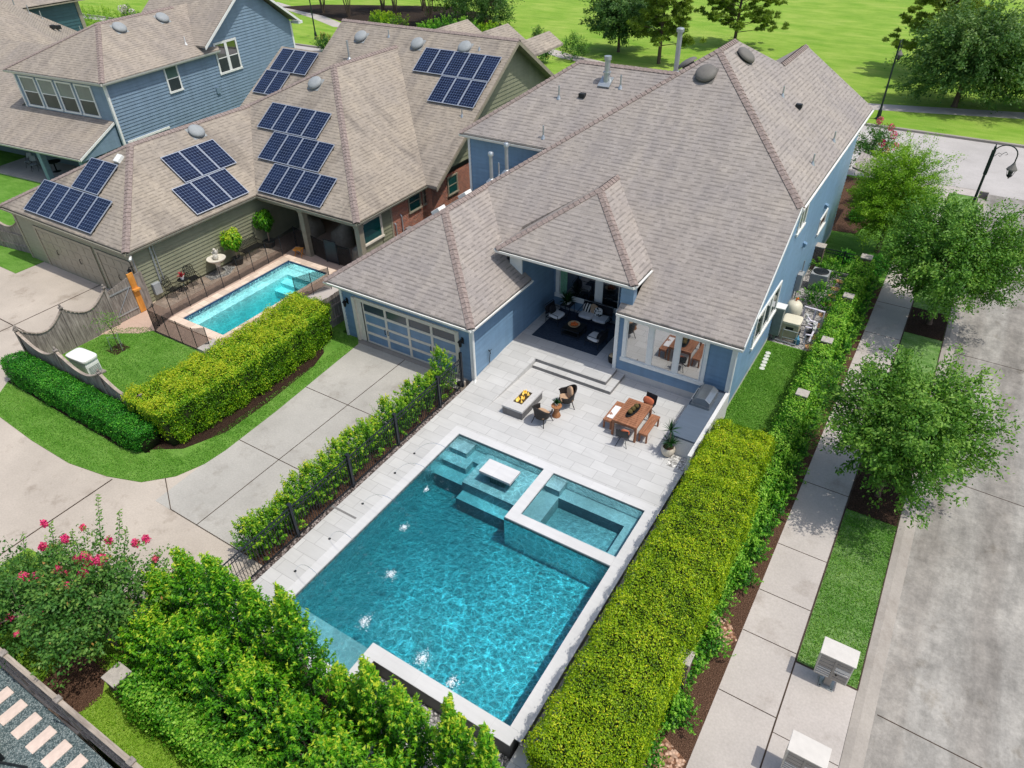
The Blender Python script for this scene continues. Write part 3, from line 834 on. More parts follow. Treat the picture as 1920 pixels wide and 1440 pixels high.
def frame_matrix(P, u, n):
    u = Vector(u).normalized(); n = Vector(n).normalized()
    m = Matrix(((u.x, n.x, 0, P[0]), (u.y, n.y, 0, P[1]), (u.z, n.z, 1, P[2]), (0,0,0,1)))
    return m
def window(house, P, u, n, x0, x1, z0, z1, panes, casing=.09, frm='white', glass='glass', sash=False, name='window', sill=True, glass2=None, label=None, vis=.02):
    """casing with glass. coordinates along the wall (u), out of it (n), and z"""
    m = frame_matrix(P, u, n); mb = MB(); mb.M = m
    t = .055
    mb.box(x0, x1, 0, t, z1-casing, z1); mb.box(x0-(.04 if sill else 0), x1+(.04 if sill else 0), 0, t+(.03 if sill else 0), z0, z0+casing)
    mb.box(x0, x0+casing, 0, t-.004, z0+casing, z1-casing); mb.box(x1-casing, x1, 0, t-.004, z0+casing, z1-casing)
    ps = sorted(panes)
    for a, b in zip(ps[:-1], ps[1:]):
        mb.box(a[1], b[0], 0, t-.006, z0+casing, z1-casing)
    for (a, b) in ps:      # sash frames
        s = .035
        mb.box(a, a+s, 0, .034, z0+casing, z1-casing); mb.box(b-s, b, 0, .034, z0+casing, z1-casing)
        mb.box(a+s, b-s, 0, .033, z1-casing-s, z1-casing); mb.box(a+s, b-s, 0, .033, z0+casing, z0+casing+s)
        if sash:
            zm = (z0+z1)/2; mb.box(a+s, b-s, 0, .033, zm-.025, zm+.025)
    w = obj(name, mb, M[frm], house, world=True)
    if label: w['label'] = label
    for (a, b) in ps:
        g = MB(); g.M = m
        if sash and glass2:
            zm = (z0+z1)/2
            g.box(a, b, .0, .018, zm, z1-casing); g.cur = 1; g.box(a, b, .0, .0185, z0+casing, zm); g.cur = 0
            gm = [M[glass], M[glass2]]
        else:
            g.box(a, b, .0, .018, z0+casing, z1-casing); gm = M[glass]
        obj('pane', shift(g, house.location), gm, w)
    return w
def dome_vent(house, p, n, mat, r=.42, h=.22, label=None):
    """round static roof vent, tilted to its slope"""
    n = Vector(n).normalized()
    q = n.to_track_quat('Z', 'Y').to_matrix().to_4x4()
    mb = MB(); mb.M = Matrix.Translation(Vector(p)) @ q
    mb.lathe([(.0,-.05),(r*.62,-.05),(r*.62,.10),(r*.66,.11),(r,.10),(r,.15),(r*.96,.20),(r*.8,.26),(r*.5,.30),(0.001,.32)], n=24)
    mb.box(-r*.95, r*.95, -r*.95, r*.95, -.02, .012)
    o = obj('roof_vent', mb, M[mat], house, smooth=True, world=True)
    return o
def pipe_vent(house, p, h, r=.045, mat='galv', collar=True, cap=False, lean=(0,0)):
    mb = MB(); p = Vector(p); top = p+Vector((lean[0], lean[1], h))
    mb.cyl(p-Vector((0,0,.1)), top, r, n=10)
    if collar: mb.tube([p+Vector((0,0,-.06)), p+Vector((0,0,.05)), p+Vector((0,0,.12))], [r*3.2, r*1.9, r*1.15], 12)
    if cap: mb.tube([top+Vector((0,0,-.16)), top+Vector((0,0,-.02)), top+Vector((0,0,.02))], [r*1.5, r*1.55, r*1.1], 12)
    return obj('vent_pipe', mb, M[mat], house, smooth=True, world=True)
def gutter(mb, a, b, out, w=.11, h=.13):
    """K-style gutter along an eave from a to b, outward direction out"""
    a = Vector(a); b = Vector(b); o = Vector(out).normalized()
    prof = [(0,0),(w,.0),(w*.9,-h*.5),(w*.55,-h),(0,-h)]
    n = len(prof)
    vs = [a+o*x+Vector((0,0,z)) for x, z in prof] + [b+o*x+Vector((0,0,z)) for x, z in prof]
    fs = [(i, (i+1) % n, n+(i+1) % n, n+i) for i in range(1, n)] + [tuple(range(n)), tuple(reversed(range(n, 2*n)))]
    mb.add(vs, fs)
    tr = [a+o*.012-Vector((0,0,.03)), a+o*(w*.86)-Vector((0,0,.03)), b+o*(w*.86)-Vector((0,0,.03)), b+o*.012-Vector((0,0,.03))]
    mb.add(tr, [(0,1,2,3)])

# ------------------------------------------------------------ the blue house
H1 = thing('blue_house', 'blue sided house with big brown hipped roof around the grey pool patio', 'house', (0, 10, 0))
A = (2.64,17.45,10.72); A2 = (2.64,19.7,10.72); H0 = (-4.97,9.84,5.67); GA = (-4.97,6.54,5.67)
rz = lambda y: 3.3+SL*(y-6.28)            # rear slope
rx = lambda x: 6.76+SL*(8.6-x)            # right slope
lx = lambda x: 10.72-SL*(2.64-x)          # left slope
gx_ = lambda x: 3.05+SL*(-1.03-x)         # right slope of the garage wing
rm = MB()
vx = -2.2; vy = 9.84-(vx+4.97)
roof_poly(rm, [(3.5,6.28,3.3),(8.6,6.28,3.3),(8.6,11.49,rz(11.49)),A,H0,(vx,vy,rz(vy)),(vx,8.45,rz(8.45)),(.9,11.25,rz(11.25)),(3.5,8.75,rz(8.75))])
WA = (4.55,26.3,9.45); WV = (4.55,21.61,9.45)
roof_poly(rm, [(8.6,11.49,6.76),(8.6,26.3,6.76),WA,WV,A2,A])
roof_poly(rm, [(-8.91,2.6,3.05),GA,H0,A,A2,(-3.3,25.6,lx(-3.3)),(-3.3,12.9,lx(-3.3)),(-8.91,12.9,lx(-8.91))])
roof_poly(rm, [A2,WV,(.5,25.66,6.76),(-3.3,25.64,6.76)])
roof_poly(rm, [WV,WA,(.5,26.3,6.76),(.5,25.66,6.76)])
roof_poly(rm, [(-8.91,2.6,3.05),(-1.03,2.6,3.05),GA])
roof_poly(rm, [(-1.03,2.6,3.05),(-1.03,7.25,3.05),(-1.38,7.25,gx_(-1.38)),(-1.38,7.07,gx_(-1.38)),(vx,vy,gx_(vx)),H0,GA])
# left upper block
e = 12.5; lb = lambda y: 6.8+SL*(y-e)
roof_poly(rm, [(-8.3,e,6.8),(-3.2,e,6.8),(1.15,16.85,lb(16.85)),(-3.95,16.85,lb(16.85))])
roof_poly(rm, [(-8.3,e,6.8),(-3.95,16.85,lb(16.85)),(-8.3,21.2,6.8)])
roof_poly(rm, [(-8.3,21.2,6.8),(-3.95,16.85,lb(16.85)),(1.15,16.85,lb(16.85)),(-3.2,21.2,6.8)])
# patio dormer
DX0, DX1, DY, DZ = -2.3, 4.08, 6.43, 4.55
DR = (.89, DY+3.19, DZ+SL*3.19); DT = (.89, 6.28+(DR[2]-3.3)/SL, DR[2])
yv = 6.28+(DZ-3.3)/SL
roof_poly(rm, [(DX0,DY,DZ),(DX1,DY,DZ),DR], .10)
roof_poly(rm, [(DX1,DY,DZ),(DX1,yv,DZ),DT,DR], .10)
roof_poly(rm, [(DX0,DY,DZ),DR,DT,(DX0,yv,DZ)], .10)
# small porch roof by the front corner
roof_poly(rm, [(8.3,27.4,3.2),(9.6,27.4,2.9),(9.6,30.2,2.9),(8.3,30.2,3.2)], .1)
obj('roof', rm, M['roof'], H1, world=True)
cm = MB()
ridge_caps(cm, [(GA,H0),(H0,A),(A,A2),((8.6,11.49,6.76),A),((-8.91,2.6,3.05),GA),((-1.03,2.6,3.05),GA),(WV,WA),
    ((DX0,DY,DZ),DR),((DX1,DY,DZ),DR),(DR,DT),((-8.3,e,6.8),(-3.95,16.85,lb(16.85))),((-3.95,16.85,lb(16.85)),(1.15,16.85,lb(16.85)))])
obj('ridge_cap', cm, M['cap'], H1, world=True)
wm = MB()
wm.box(-8.55,-1.44,3.15,10,-.6,2.85); wm.box(-8.55,-1.44,10,12.84,-.6,2.9)
for x0, x1, za, zb in ((-8.55,-7.86,-.1,2.95),(-2.08,-1.41,-.1,2.95),(-7.86,-2.08,2.28,2.95)):
    lap(wm, [(x0,3.15,za),(x1,3.15,za),(x1,3.15,zb),(x0,3.15,zb)], (0,-1,0), .19, -.1)
lap(wm, [(-1.41,3.14,.05),(-1.41,7.06,.05),(-1.41,7.06,2.97),(-1.41,3.14,2.97)], (1,0,0))
lap(wm, [(-1.41,7.06,.31),(-1.41,9.96,.31),(-1.41,9.96,4.5),(-1.41,7.06,4.5)], (1,0,0), .19, .05)
wm.box(-1.9,-1.44,7.06,10.0,2.6,4.5)
wm.box(-1.42,3.5,9.98,10.3,-.3,4.45)
lap(wm, [(-1.4,9.97,.31),(3.44,9.97,.31),(3.44,9.97,4.4),(-1.4,9.97,4.4)], (0,-1,0))
wm.box(-1.4,3.5,6.95,9.97,4.42,4.5)                                    # patio ceiling
wm.box(3.46,8.22,6.62,12,-.9,3.12)                                     # kitchen block
wm.box(3.46,4.0,6.62,9.97,3.0,4.5)
lap(wm, [(3.44,6.6,.35),(8.25,6.6,.35),(8.25,6.6,3.2),(3.44,6.6,3.2)], (0,-1,0))
lap(wm, [(3.45,6.62,.31),(3.45,9.96,.31),(3.45,9.96,4.5),(3.45,6.62,4.5)], (-1,0,0))
q = [(8.22,6.62,-.9),(8.22,26.0,-.9),(8.22,26.0,6.62),(8.22,11.7,6.62),(8.22,6.62,3.2)]
wm.thick(q, (-.6,0,0))
lap(wm, [(8.25,6.58,-.05),(8.25,26.02,-.05),(8.25,26.02,6.6),(8.25,11.66,6.6),(8.25,6.58,3.22)], (1,0,0))
wm.box(-7.95,-3.0,12.85,20.9,-.6,6.72); wm.box(-3.0,8.1,12.2,26.0,-.6,6.6)
lap(wm, [(-7.95,12.83,2.6),(-3.0,12.83,2.6),(-3.0,12.83,6.75),(-7.95,12.83,6.75)], (0,-1,0))
lap(wm, [(-7.97,12.83,0),(-7.97,20.9,0),(-7.97,20.9,6.7),(-7.97,12.83,6.7)], (-1,0,0))
wm.thick([(.7,26.02,6.6),(8.3,26.02,6.6),(4.55,26.02,9.2)], (0,-.2,0))
# gable infill beneath dormer returns
wm.box(3.5,4.0,6.95,8.2,3.3,4.46)
obj('wall', wm, M['blue'], H1, world=True)
fm = MB(); fm.box(3.44,8.26,6.57,6.62,-.6,.34); fm.box(8.22,8.285,6.57,26.03,-.9,-.06); fm.box(-8.58,-1.38,3.12,3.2,-.6,-.02); fm.box(-1.44,-1.375,3.12,7.06,-.3,.04)
obj('foundation', fm, M['foundation'], H1, world=True)
tm = MB()
def corner(x, y, z0, z1, w=.12): tm.box(x-w/2, x+w/2, y-w/2, y+w/2, z0, z1)
corner(-8.56,3.13,-.05,2.95); corner(-1.42,3.13,0,2.97,.15); tm.box(-1.96,-1.36,6.99,7.05,2.75,4.48); corner(3.46,6.59,.31,3.2,.15); corner(8.25,6.6,-.05,3.2,.15)
corner(-7.97,12.82,2.4,6.7)
tm.box(-8.9,-1.05,2.66,3.12,2.85,2.9); tm.box(3.52,8.58,6.33,6.58,3.1,3.15)      # soffits
tm.box(-8.3,-3.2,12.55,12.8,6.6,6.65); tm.box(8.28,8.58,11.5,26.2,6.58,6.63); tm.box(-2.28,4.06,6.5,6.93,4.41,4.46)
tm.box(-2.1,3.9,6.90,7.06,4.16,4.41)                                              # patio beam
tm.box(8.24,8.30,6.55,6.57,0,0.01)
obj('trim', tm, M['white'], H1, world=True)
gm = MB()
gutter(gm, (-8.9,2.6,2.98), (-1.03,2.6,2.98), (0,-1,0)); gutter(gm, (-1.03,2.6,2.98), (-1.03,7.25,2.98), (1,0,0))
gutter(gm, (3.5,6.28,3.23), (8.6,6.28,3.23), (0,-1,0)); gutter(gm, (DX0,DY,DZ-.06), (DX1,DY,DZ-.06), (0,-1,0))
gutter(gm, (DX1,DY,DZ-.06), (DX1,yv-.05,DZ-.06), (1,0,0)); gutter(gm, (DX0,yv-1.0,DZ-.06), (DX0,DY,DZ-.06), (-1,0,0))
gutter(gm, (8.6,11.5,6.68), (8.6,26.3,6.68), (1,0,0)); gutter(gm, (-8.3,12.5,6.72), (-3.3,12.5,6.72), (0,-1,0))
gm.thick([(8.6,6.28,3.33),(8.6,11.49,6.79),(8.6,11.49,6.6),(8.6,6.28,3.14)], (.03,0,0))      # raking fascia
obj('gutter', gm, M['white'], H1, world=True)
dm = MB(); dm.tube([(8.36,6.42,3.1),(8.36,6.48,2.95),(8.36,6.5,.0),(8.36,6.42,-.25)], .045, 6); dm.tube([(-1.2,3.02,2.9),(-1.3,3.04,2.7),(-1.3,3.04,.15),(-1.22,2.9,.05)], .05, 6)
obj('downspout', dm, M['white'], H1, world=True)
# garage door
gd = MB()
gd.box(-7.88,-7.72,3.0,3.16,-.02,2.26); gd.box(-2.22,-2.06,3.08,3.16,-.02,2.26); gd.box(-7.72,-2.22,3.06,3.16,2.12,2.26)
gd.box(-7.72,-7.34,3.10,3.19,0,2.14)
G = obj('garage_door', gd, M['offwhite'], H1, world=True)
pn = MB(); pn.box(-7.34,-2.22,3.135,3.18,0,2.14); obj('door_panel', shift(pn, (0,10,0)), M['blue'], G)
tr = MB(); g2 = MB()
xs = [-7.34,-6.05,-4.78,-3.5,-2.22]; zs = [0,.53,1.05,1.6,2.12]
for z in zs: tr.box(-7.34,-2.22,3.104,3.134,max(0,z-.065),z+.055)
for x in xs: tr.box(x-.06,x+.06,3.100,3.133,0,2.14)
obj('door_trim', shift(tr, (0,10,0)), M['offwhite'], G)
for a, b in zip(xs[:-1], xs[1:]): g2.box(a+.06,b-.06,3.128,3.136,1.66,2.06)
obj('door_window', shift(g2, (0,10,0)), M['glass_door'], G)
for x in (-6.15,-3.6):
    h = MB(); h.tube([(x,3.10,.78),(x,3.05,.80),(x,3.05,1.0),(x,3.10,1.02)], .014, 6); h.tube([(x+.16,3.10,.78),(x+.16,3.05,.80),(x+.16,3.05,1.0),(x+.16,3.10,1.02)], .014, 6)
    obj('door_handle', shift(h, (0,10,0)), M['iron'], G)
for x in (-8.25,-1.88):
    l = MB(); l.box(x-.06,x+.06,3.10,3.14,1.75,2.05); l.tube([(x,3.1,1.95),(x,2.98,2.02),(x,2.93,1.96)], .018, 6)
    l.lathe([(.01,.12),(.05,.08),(.11,.02),(.10,.0),(.075,-.02),(.06,-.2),(.03,-.23)], (x,2.93,1.9), 8)
    obj('wall_lamp', l, M['iron'], H1, world=True)
hb = MB(); hb.tube([(-1.36,4.19,.95),(-1.28,4.19,.95),(-1.26,4.19,.8)], .02, 6); hb.tube([(-1.27,4.1,.95),(-1.27,4.3,.97)], .012, 6); hb.tube([(-1.28,4.19,.82),(-1.3,4.16,.5),(-1.33,4.2,.3)], .015, 6)
obj('hose_tap', hb, M['iron'], H1, world=True)
window(H1, (0,6.57,0), (1,0,0), (0,-1,0), 3.75, 7.30, .86, 3.02, [(3.92,4.85),(5.05,5.97),(6.18,7.12)], .16, 'white', 'glass_refl', label='wide three-pane kitchen window')
window(H1, (0,9.94,0), (1,0,0), (0,-1,0), -1.25, 2.3, .78, 3.5, [(-1.02,.84),(1.17,2.02)], .2, 'white', 'glass', label='tall patio window with green curtain')
cu = MB()
for k in range(7): cu.cyl((-.98+k*.05,9.925,.98),(-.98+k*.05,9.925,3.3),.03,n=6)
obj('curtain', cu, M['curtain'], H1, world=True)
window(H1, (8.285,0,0), (0,1,0), (1,0,0), 9.25, 12.9, 1.28, 2.85, [(9.4,10.45),(10.6,11.6),(11.75,12.75)], .12, 'white', 'glass_refl')
window(H1, (8.285,0,0), (0,1,0), (1,0,0), 13.6, 15.0, 4.6, 5.75, [(13.72,14.27),(14.33,14.88)], .11, 'white', 'glass')
window(H1, (8.285,0,0), (0,1,0), (1,0,0), 19.9, 21.6, 2.0, 2.9, [(20.03,21.47)], .12, 'white', 'glass')
for y, z in ((20.35,3.36),(16.44,2.93)):
    v = MB(); v.box(8.27,8.40,y-.1,y+.1,z,z+.2); v.thick([(8.27,y-.12,z+.24),(8.45,y-.12,z+.16),(8.45,y-.12,z+.12),(8.27,y-.12,z+.2)], (0,.24,0))
    obj('wall_vent', v, M['blue'], H1, world=True)
RN = (0,-SL,1); RTN = (SL,0,1)
dome_vent(H1, (2.62,16.2,rz(16.2)), RN, 'vent_taupe', .46); dome_vent(H1, (3.45,18.8,rx(3.45)), RTN, 'vent_taupe', .46); dome_vent(H1, (1.3,17.6,lx(1.3)), (-SL,0,1), 'vent_taupe', .46)
for x, y in ((5.52,18.59),(8.1,18.92),(8.0,15.3)): pipe_vent(H1, (x,y,rx(x)), .42, .035)
v = MB(); v.cbox((6.28,18.86,rx(6.28)+.1),(.28,.22,.2)); obj('box_vent', v, M['vent_black'], H1, world=True, bevel=.02)
for x, y in ((-4.02,14.9),(-1.25,15.8),(-3.75,12.95)): pipe_vent(H1, (x,y,lb(y)), .55, .04)
v = MB(); v.cbox((-2.87,15.1,lb(15.1)+.08),(.3,.26,.2)); obj('box_vent', v, M['vent_black'], H1, world=True, bevel=.02)
p = (-2.07,16.0,lb(16.0)); v = MB()
v.cbox((p[0],p[1]-.1,p[2]+.0),(.6,.6,.05), Matrix.Rotation(math.atan(SL),3,'X')); v.tube([(p[0],p[1],p[2]-.1),(p[0],p[1],p[2]+.42)],[.17,.15],14); v.cyl((p[0],p[1],p[2]+.38),(p[0],p[1],p[2]+.44),.19,n=14)
v.cyl((p[0],p[1],p[2]+.4),(p[0],p[1],p[2]+1.05),.13,n=14); v.cyl((p[0],p[1],p[2]+.96),(p[0],p[1],p[2]+1.12),.17,n=14)
obj('flue', v, M['galv'], H1, world=True, smooth=True)
pipe_vent(H1, (-5.3,10.75,lx(-5.3)), 1.35, .085, 'galv', True, True); pipe_vent(H1, (-4.75,11.25,lx(-4.75)), 1.35, .085, 'galv', True, True); pipe_vent(H1, (-5.0,10.95,lx(-5.0)), .65, .035)
for p in ((-5.75,9.15),(-5.75,7.1)):
    v = MB(); v.cbox((p[0],p[1],lx(p[0])+.12),(.5,.5,.16), Matrix.Rotation(-math.atan(SL),3,'Y')); obj('box_vent', v, M['white'], H1, world=True, bevel=.02)
pipe_vent(H1, (.2,19.0,lx(.2)), 2.0, .12, 'galv', True, True)
# ------------------------------------------------------------ olive neighbour with solar panels
H2 = thing('olive_house', 'olive green house with rows of solar panels on its brown roof, beside the turquoise pool', 'house', (-20, 8, 0))
gr2 = lambda x: 3.1+SL*(-18.95-x); gf2 = lambda y: 3.1+SL*(y+.3); wf2 = lambda y: 3.1+SL*(y-7.72); wr2 = lambda x: 3.1+SL*(-11.58-x); ms2 = lambda y: 8.16+SL*(y-21.1)
a1 = (-23.55,4.3,6.155); v1 = (-23.55,12.31,6.15); wa = (-19.2,15.34,8.16); wj = (-19.2,21.1,8.16); rt = ms2(22.4)
rm = MB()
roof_poly(rm, [(-30.2,-.3,3.1),(-18.95,-.3,3.1),a1])
roof_poly(rm, [(-18.95,-.3,3.1),(-18.95,7.72,3.1),v1,a1])
roof_poly(rm, [(-18.95,7.72,3.1),(-11.58,7.72,3.1),wa,v1])
roof_poly(rm, [(-11.58,7.72,3.1),(-11.58,13.48,3.1),wj,wa])
roof_poly(rm, [(-30.2,-.3,3.1),a1,v1,wa,wj,(-30.2,21.1,3.1)])
roof_poly(rm, [(-10.85,13.48,3.1),(-10.85,22.4,rt),(-24.8,22.4,rt),(-24.8,20.0,ms2(20)),(-28.6,20.0,ms2(20)),(-28.9,13.48,3.1)])
roof_poly(rm, [(-10.85,22.4,rt),(-10.85,31.3,3.1),(-24.8,31.3,3.1),(-24.8,22.4,rt)])
roof_poly(rm, [(-24.8,20.0,ms2(20)),(-24.8,26.5,3.1),(-28.6,26.5,3.1),(-28.6,20.0,ms2(20))])
for xc, w, z in ((-19.9,2.2,8.2),(-16.45,2.2,8.2),(-13.1,1.1,8.0)):
    roof_poly(rm, [(xc,23.2,z),(xc,30,z),(xc+w,30,z-w*.62),(xc+w,23.2,z-w*.62)]); roof_poly(rm, [(xc,23.2,z),(xc,30,z),(xc-w,30,z-w*.62),(xc-w,23.2,z-w*.62)])
obj('roof', rm, M['roof2'], H2, world=True)
cm = MB(); ridge_caps(cm, [((-18.95,-.3,3.1),a1),((-30.2,-.3,3.1),a1),(a1,v1),((-11.58,7.72,3.1),wa),(v1,wa),(wa,wj),((-24.8,22.4,rt),(-10.85,22.4,rt))], .18)
obj('ridge_cap', cm, M['cap'], H2, world=True)
wm = MB()
wm.box(-29.7,-19.3,.06,12.2,-.4,3.0); wm.box(-28.4,-12.05,12.22,30.9,-.4,3.4); wm.box(-12.6,-12.05,9.9,12.22,-.4,3.2)
lap(wm, [(-19.27,.03,-.1),(-19.27,7.9,-.1),(-19.27,7.9,3.0),(-19.27,.03,3.0)], (1,0,0))
lap(wm, [(-19.27,7.9,-.1),(-19.27,12.2,-.1),(-19.27,12.2,3.0),(-19.27,7.9,3.0)], (1,0,0))
lap(wm, [(-29.7,.03,-.1),(-19.27,.03,-.1),(-19.27,.03,3.0),(-29.7,.03,3.0)], (0,-1,0))
lap(wm, [(-12.02,9.9,-.1),(-12.02,10.75,-.1),(-12.02,10.75,3.05),(-12.02,9.9,3.05)], (1,0,0))
lap(wm, [(-19.3,12.19,-.1),(-12.05,12.19,-.1),(-12.05,12.19,3.05),(-19.3,12.19,3.05)], (0,-1,0))
g = [(-11.55,14.0,3.35),(-11.55,30.8,3.35),(-11.55,22.4,8.85)]
wm.thick([(x-.04,y,z) for x,y,z in g], (-.3,0,0)); lap(wm, g, (1,0,0), .24)
wm.box(-19.2,-11.9,7.95,12.2,2.98,3.06)
obj('wall', wm, M['olive'], H2, world=True)
bm_ = MB()
def uvbox(mb, x, y0, y1, z0, z1): mb.add([(x,y0,z0),(x,y1,z0),(x,y1,z1),(x,y0,z1)], [(0,1,2,3)], [[(y0,z0),(y1,z0),(y1,z1),(y0,z1)]])
uvbox(bm_, -11.98, 10.78, 13.8, -.4, 3.1); uvbox(bm_, -11.53, 13.8, 30.9, -.4, 3.05)
bm_.add([(-11.98,13.8,-.4),(-11.53,13.8,-.4),(-11.53,13.8,3.0),(-11.98,13.8,3.0)], [(0,1,2,3)], [[(0,0),(.45,0),(.45,3.8),(0,3.8)]])
obj('brick_wall', bm_, M['brick'], H2, world=True)
tm = MB()
for x, y, z1 in ((-19.27,.03,3.0),(-29.7,.03,3.0)): tm.box(x-.07,x+.07,y-.07,y+.07,-.1,z1)
tm.box(-12.07,-11.96,10.68,10.82,-.1,3.05); tm.box(-29.8,-19.2,-.02,.02,2.55,2.95)
tm.box(-30.1,-18.98,-.2,.0,2.93,2.98); tm.box(-19.2,-18.98,-.2,7.7,2.92,2.97); tm.box(-19.0,-11.6,7.8,8.05,2.75,2.97); tm.box(-11.98,-11.62,7.8,13.5,2.9,2.95)
for p, q in (((-10.88,13.48,3.02),(-10.88,22.4,rt-.08)),((-10.88,22.4,rt-.08),(-10.88,31.3,3.02))):
    tm.thick([p,q,(q[0],q[1],q[2]-.2),(p[0],p[1],p[2]-.2)], (.05,0,0))
    tm.thick([(p[0],p[1],p[2]-.06),(q[0],q[1],q[2]-.06),(-11.55,q[1],q[2]-.06),(-11.55,p[1],p[2]-.06)], (0,0,-.03))
obj('trim', tm, M['taupe'], H2, world=True)
gm = MB()
gutter(gm, (-30.2,-.3,3.03), (-18.95,-.3,3.03), (0,-1,0)); gutter(gm, (-18.95,-.3,3.03), (-18.95,7.7,3.03), (1,0,0)); gutter(gm, (-18.9,7.72,3.03), (-11.58,7.72,3.03), (0,-1,0)); gutter(gm, (-11.58,7.72,3.03), (-11.58,14.0,3.03), (1,0,0))
obj('gutter', gm, M['dark_gutter'], H2, world=True)
for x in (-16.0, -11.95):
    p = MB(); p.box(x-.16,x+.16,7.98,8.3,-.05,2.76); p.box(x-.19,x+.19,7.95,8.33,2.55,2.74); p.box(x-.19,x+.19,7.95,8.33,-.04,.2)
    obj('porch_post', p, M['taupe'], H2, world=True)
for x0, x1, nm in ((-27.8,-22.8,2),(-22.2,-19.6,1)):
    d = MB(); d.box(x0-.16,x0,-.06,.03,-.02,2.35); d.box(x1,x1+.16,-.06,.03,-.02,2.35); d.box(x0,x1,-.06,.03,2.2,2.35)
    f = obj('garage_door', d, M['taupe'], H2, world=True)
    pn = MB(); k = 8 if nm == 2 else 4
    pn.box(x0,x1,-.02,.026,0,2.2)
    for r_ in range(4):
        for c_ in range(k):
            w = (x1-x0)/k; pn.box(x0+c_*w+.08,x0+(c_+1)*w-.08,-.032,-.019,r_*.55+.09,r_*.55+.47)
    obj('door_panel', shift(pn, (-20,8,0)), M['taupe'], f)
    hs = MB()
    for xx in ([(x0*.72+x1*.28),(x0*.3+x1*.7)] if nm == 2 else [(x0+x1)/2]): hs.tube([(xx,-.03,.95),(xx,-.08,1.0),(xx,-.08,1.2),(xx,-.03,1.25)], .018, 6)
    obj('door_handle', shift(hs, (-20,8,0)), M['iron'], f)
for y0, y1 in ((12.2,13.3),(13.5,14.5),(15.3,16.3)):
    X = -11.96 if y0 < 13.4 else (-11.51 if y0 > 14 else -11.94)
    window(H2, (X if y0>13.9 else -11.96,0,0), (0,1,0), (1,0,0), y0, y1, 1.75, 2.9, [(y0+.07,y1-.07)], .07, 'taupe', 'glass_teal', True)
window(H2, (-12.0,0,0), (0,1,0), (1,0,0), 8.35, 9.95, 1.35, 2.7, [(8.45,9.85)], .1, 'offwhite', 'glass_teal')
wm = MB(); wm.box(-12.3,-12.03,8.3,10.0,-.05,1.34); wm.box(-12.3,-12.03,8.3,10.0,2.72,3.0); obj('wing_wall', wm, M['olive'], H2, world=True)
dm = MB()
dm.tube([(-19.06,1.05,2.95),(-19.2,1.03,2.75),(-19.2,1.0,.75)], .05, 6); dm.tube([(-19.2,1.2,2.9),(-19.2,1.2,.85)], .03, 6)
dm.tube([(-19.08,-.1,2.9),(-19.22,.02,2.7),(-19.22,.02,.1),(-19.1,-.15,.05)], .045, 6)
obj('downspout', dm, M['galv'], H2, world=True)
mb = MB(); mb.box(-19.24,-19.02,.45,.85,.35,.95); obj('meter_box', mb, M['vent_grey'], H2, world=True, bevel=.02)
sl = MB(); sl.tube([(-19.35,-.02,2.1),(-19.35,-.2,2.16),(-19.35,-.24,2.05)], .02, 6); sl.lathe([(.02,.12),(.11,.02),(.075,-.02),(.06,-.2),(.02,-.22)], (-19.35,-.24,1.98), 8); obj('wall_lamp', sl, M['iron'], H2, world=True)
fl = MB(); fl.cyl((-19.0,-.1,2.8),(-18.8,-.3,2.7),.06,n=8); obj('flood_light', fl, M['white'], H2, world=True)
pipe = MB()
for y, z in ((10.95,1.6),(11.5,1.9)): pipe.tube([(-11.9,y,.0),(-11.9,y,z),(-11.98,y,z+.1)], .035, 6)
obj('wall_pipe', pipe, M['galv'], H2, world=True)
ac = MB(); ac.box(-11.95,-11.7,11.7,12.1,.6,1.1); obj('meter_box', ac, M['galv'], H2, world=True, bevel=.02)
# solar panels, one part each
def solar(u0, u1, n, v0, v1, P, ax):
    """n panels between u0..u1 along the eave, v0..v1 in plan up the slope"""
    w = (u1-u0)/n
    for i in range(n):
        a = u0+i*w+.012; b = u0+(i+1)*w-.012
        if ax == 'y':   # slope rises with y
            z = lambda v: P(v); c = [(a,v0,z(v0)),(b,v0,z(v0)),(b,v1,z(v1)),(a,v1,z(v1))]; nr = Vector((0,-SL,1)).normalized()
        else:           # slope rises towards -x
            c = [(v1,a,P(v1)),(v1,b,P(v1)),(v0,b,P(v0)),(v0,a,P(v0))]; nr = Vector((SL,0,1)).normalized()
        c = [Vector(p)+nr*.14 for p in c]
        f = MB()
        def quad(q, th): f.thick([p for p in q], nr*-th)
        s = .035
        uu = (c[1]-c[0]).normalized()*s; vv = (c[3]-c[0]).normalized()*s
        inn = [c[0]+uu+vv, c[1]-uu+vv, c[2]-uu-vv, c[3]+uu-vv]
        for k in range(4):
            j = (k+1) % 4; quad([c[k],c[j],inn[j],inn[k]], .045)
        f.cur = 1
        q = [p-nr*.006 for p in inn]
        f.add(q, [(0,1,2,3)], [[(0,0),(1,0),(1,1),(0,1)]])
        f.cur = 2
        f.thick([c[0]-nr*.05+vv*6, c[1]-nr*.05+vv*6, c[1]-nr*.05+vv*8, c[0]-nr*.05+vv*8], nr*-.08)
        f.thick([c[3]-nr*.05-vv*8, c[2]-nr*.05-vv*8, c[2]-nr*.05-vv*6, c[3]-nr*.05-vv*6], nr*-.08)
        obj('solar_panel', f, [M['panel_frame'], M['cells'], M['panel_back']], H2, world=True)
solar(-16.8,-11.2,5,19.58,21.12,ms2,'y'); solar(-14.55,-11.22,3,17.95,19.54,ms2,'y')
solar(-28.2,-24.83,3,18.24,19.8,ms2,'y'); solar(-28.4,-26.15,2,16.6,18.2,ms2,'y')
solar(-21.75,-17.05,4,11.1,12.6,wf2,'y'); solar(-20.28,-15.6,4,9.5,11.05,wf2,'y'); solar(-18.85,-14.15,4,7.88,9.44,wf2,'y')
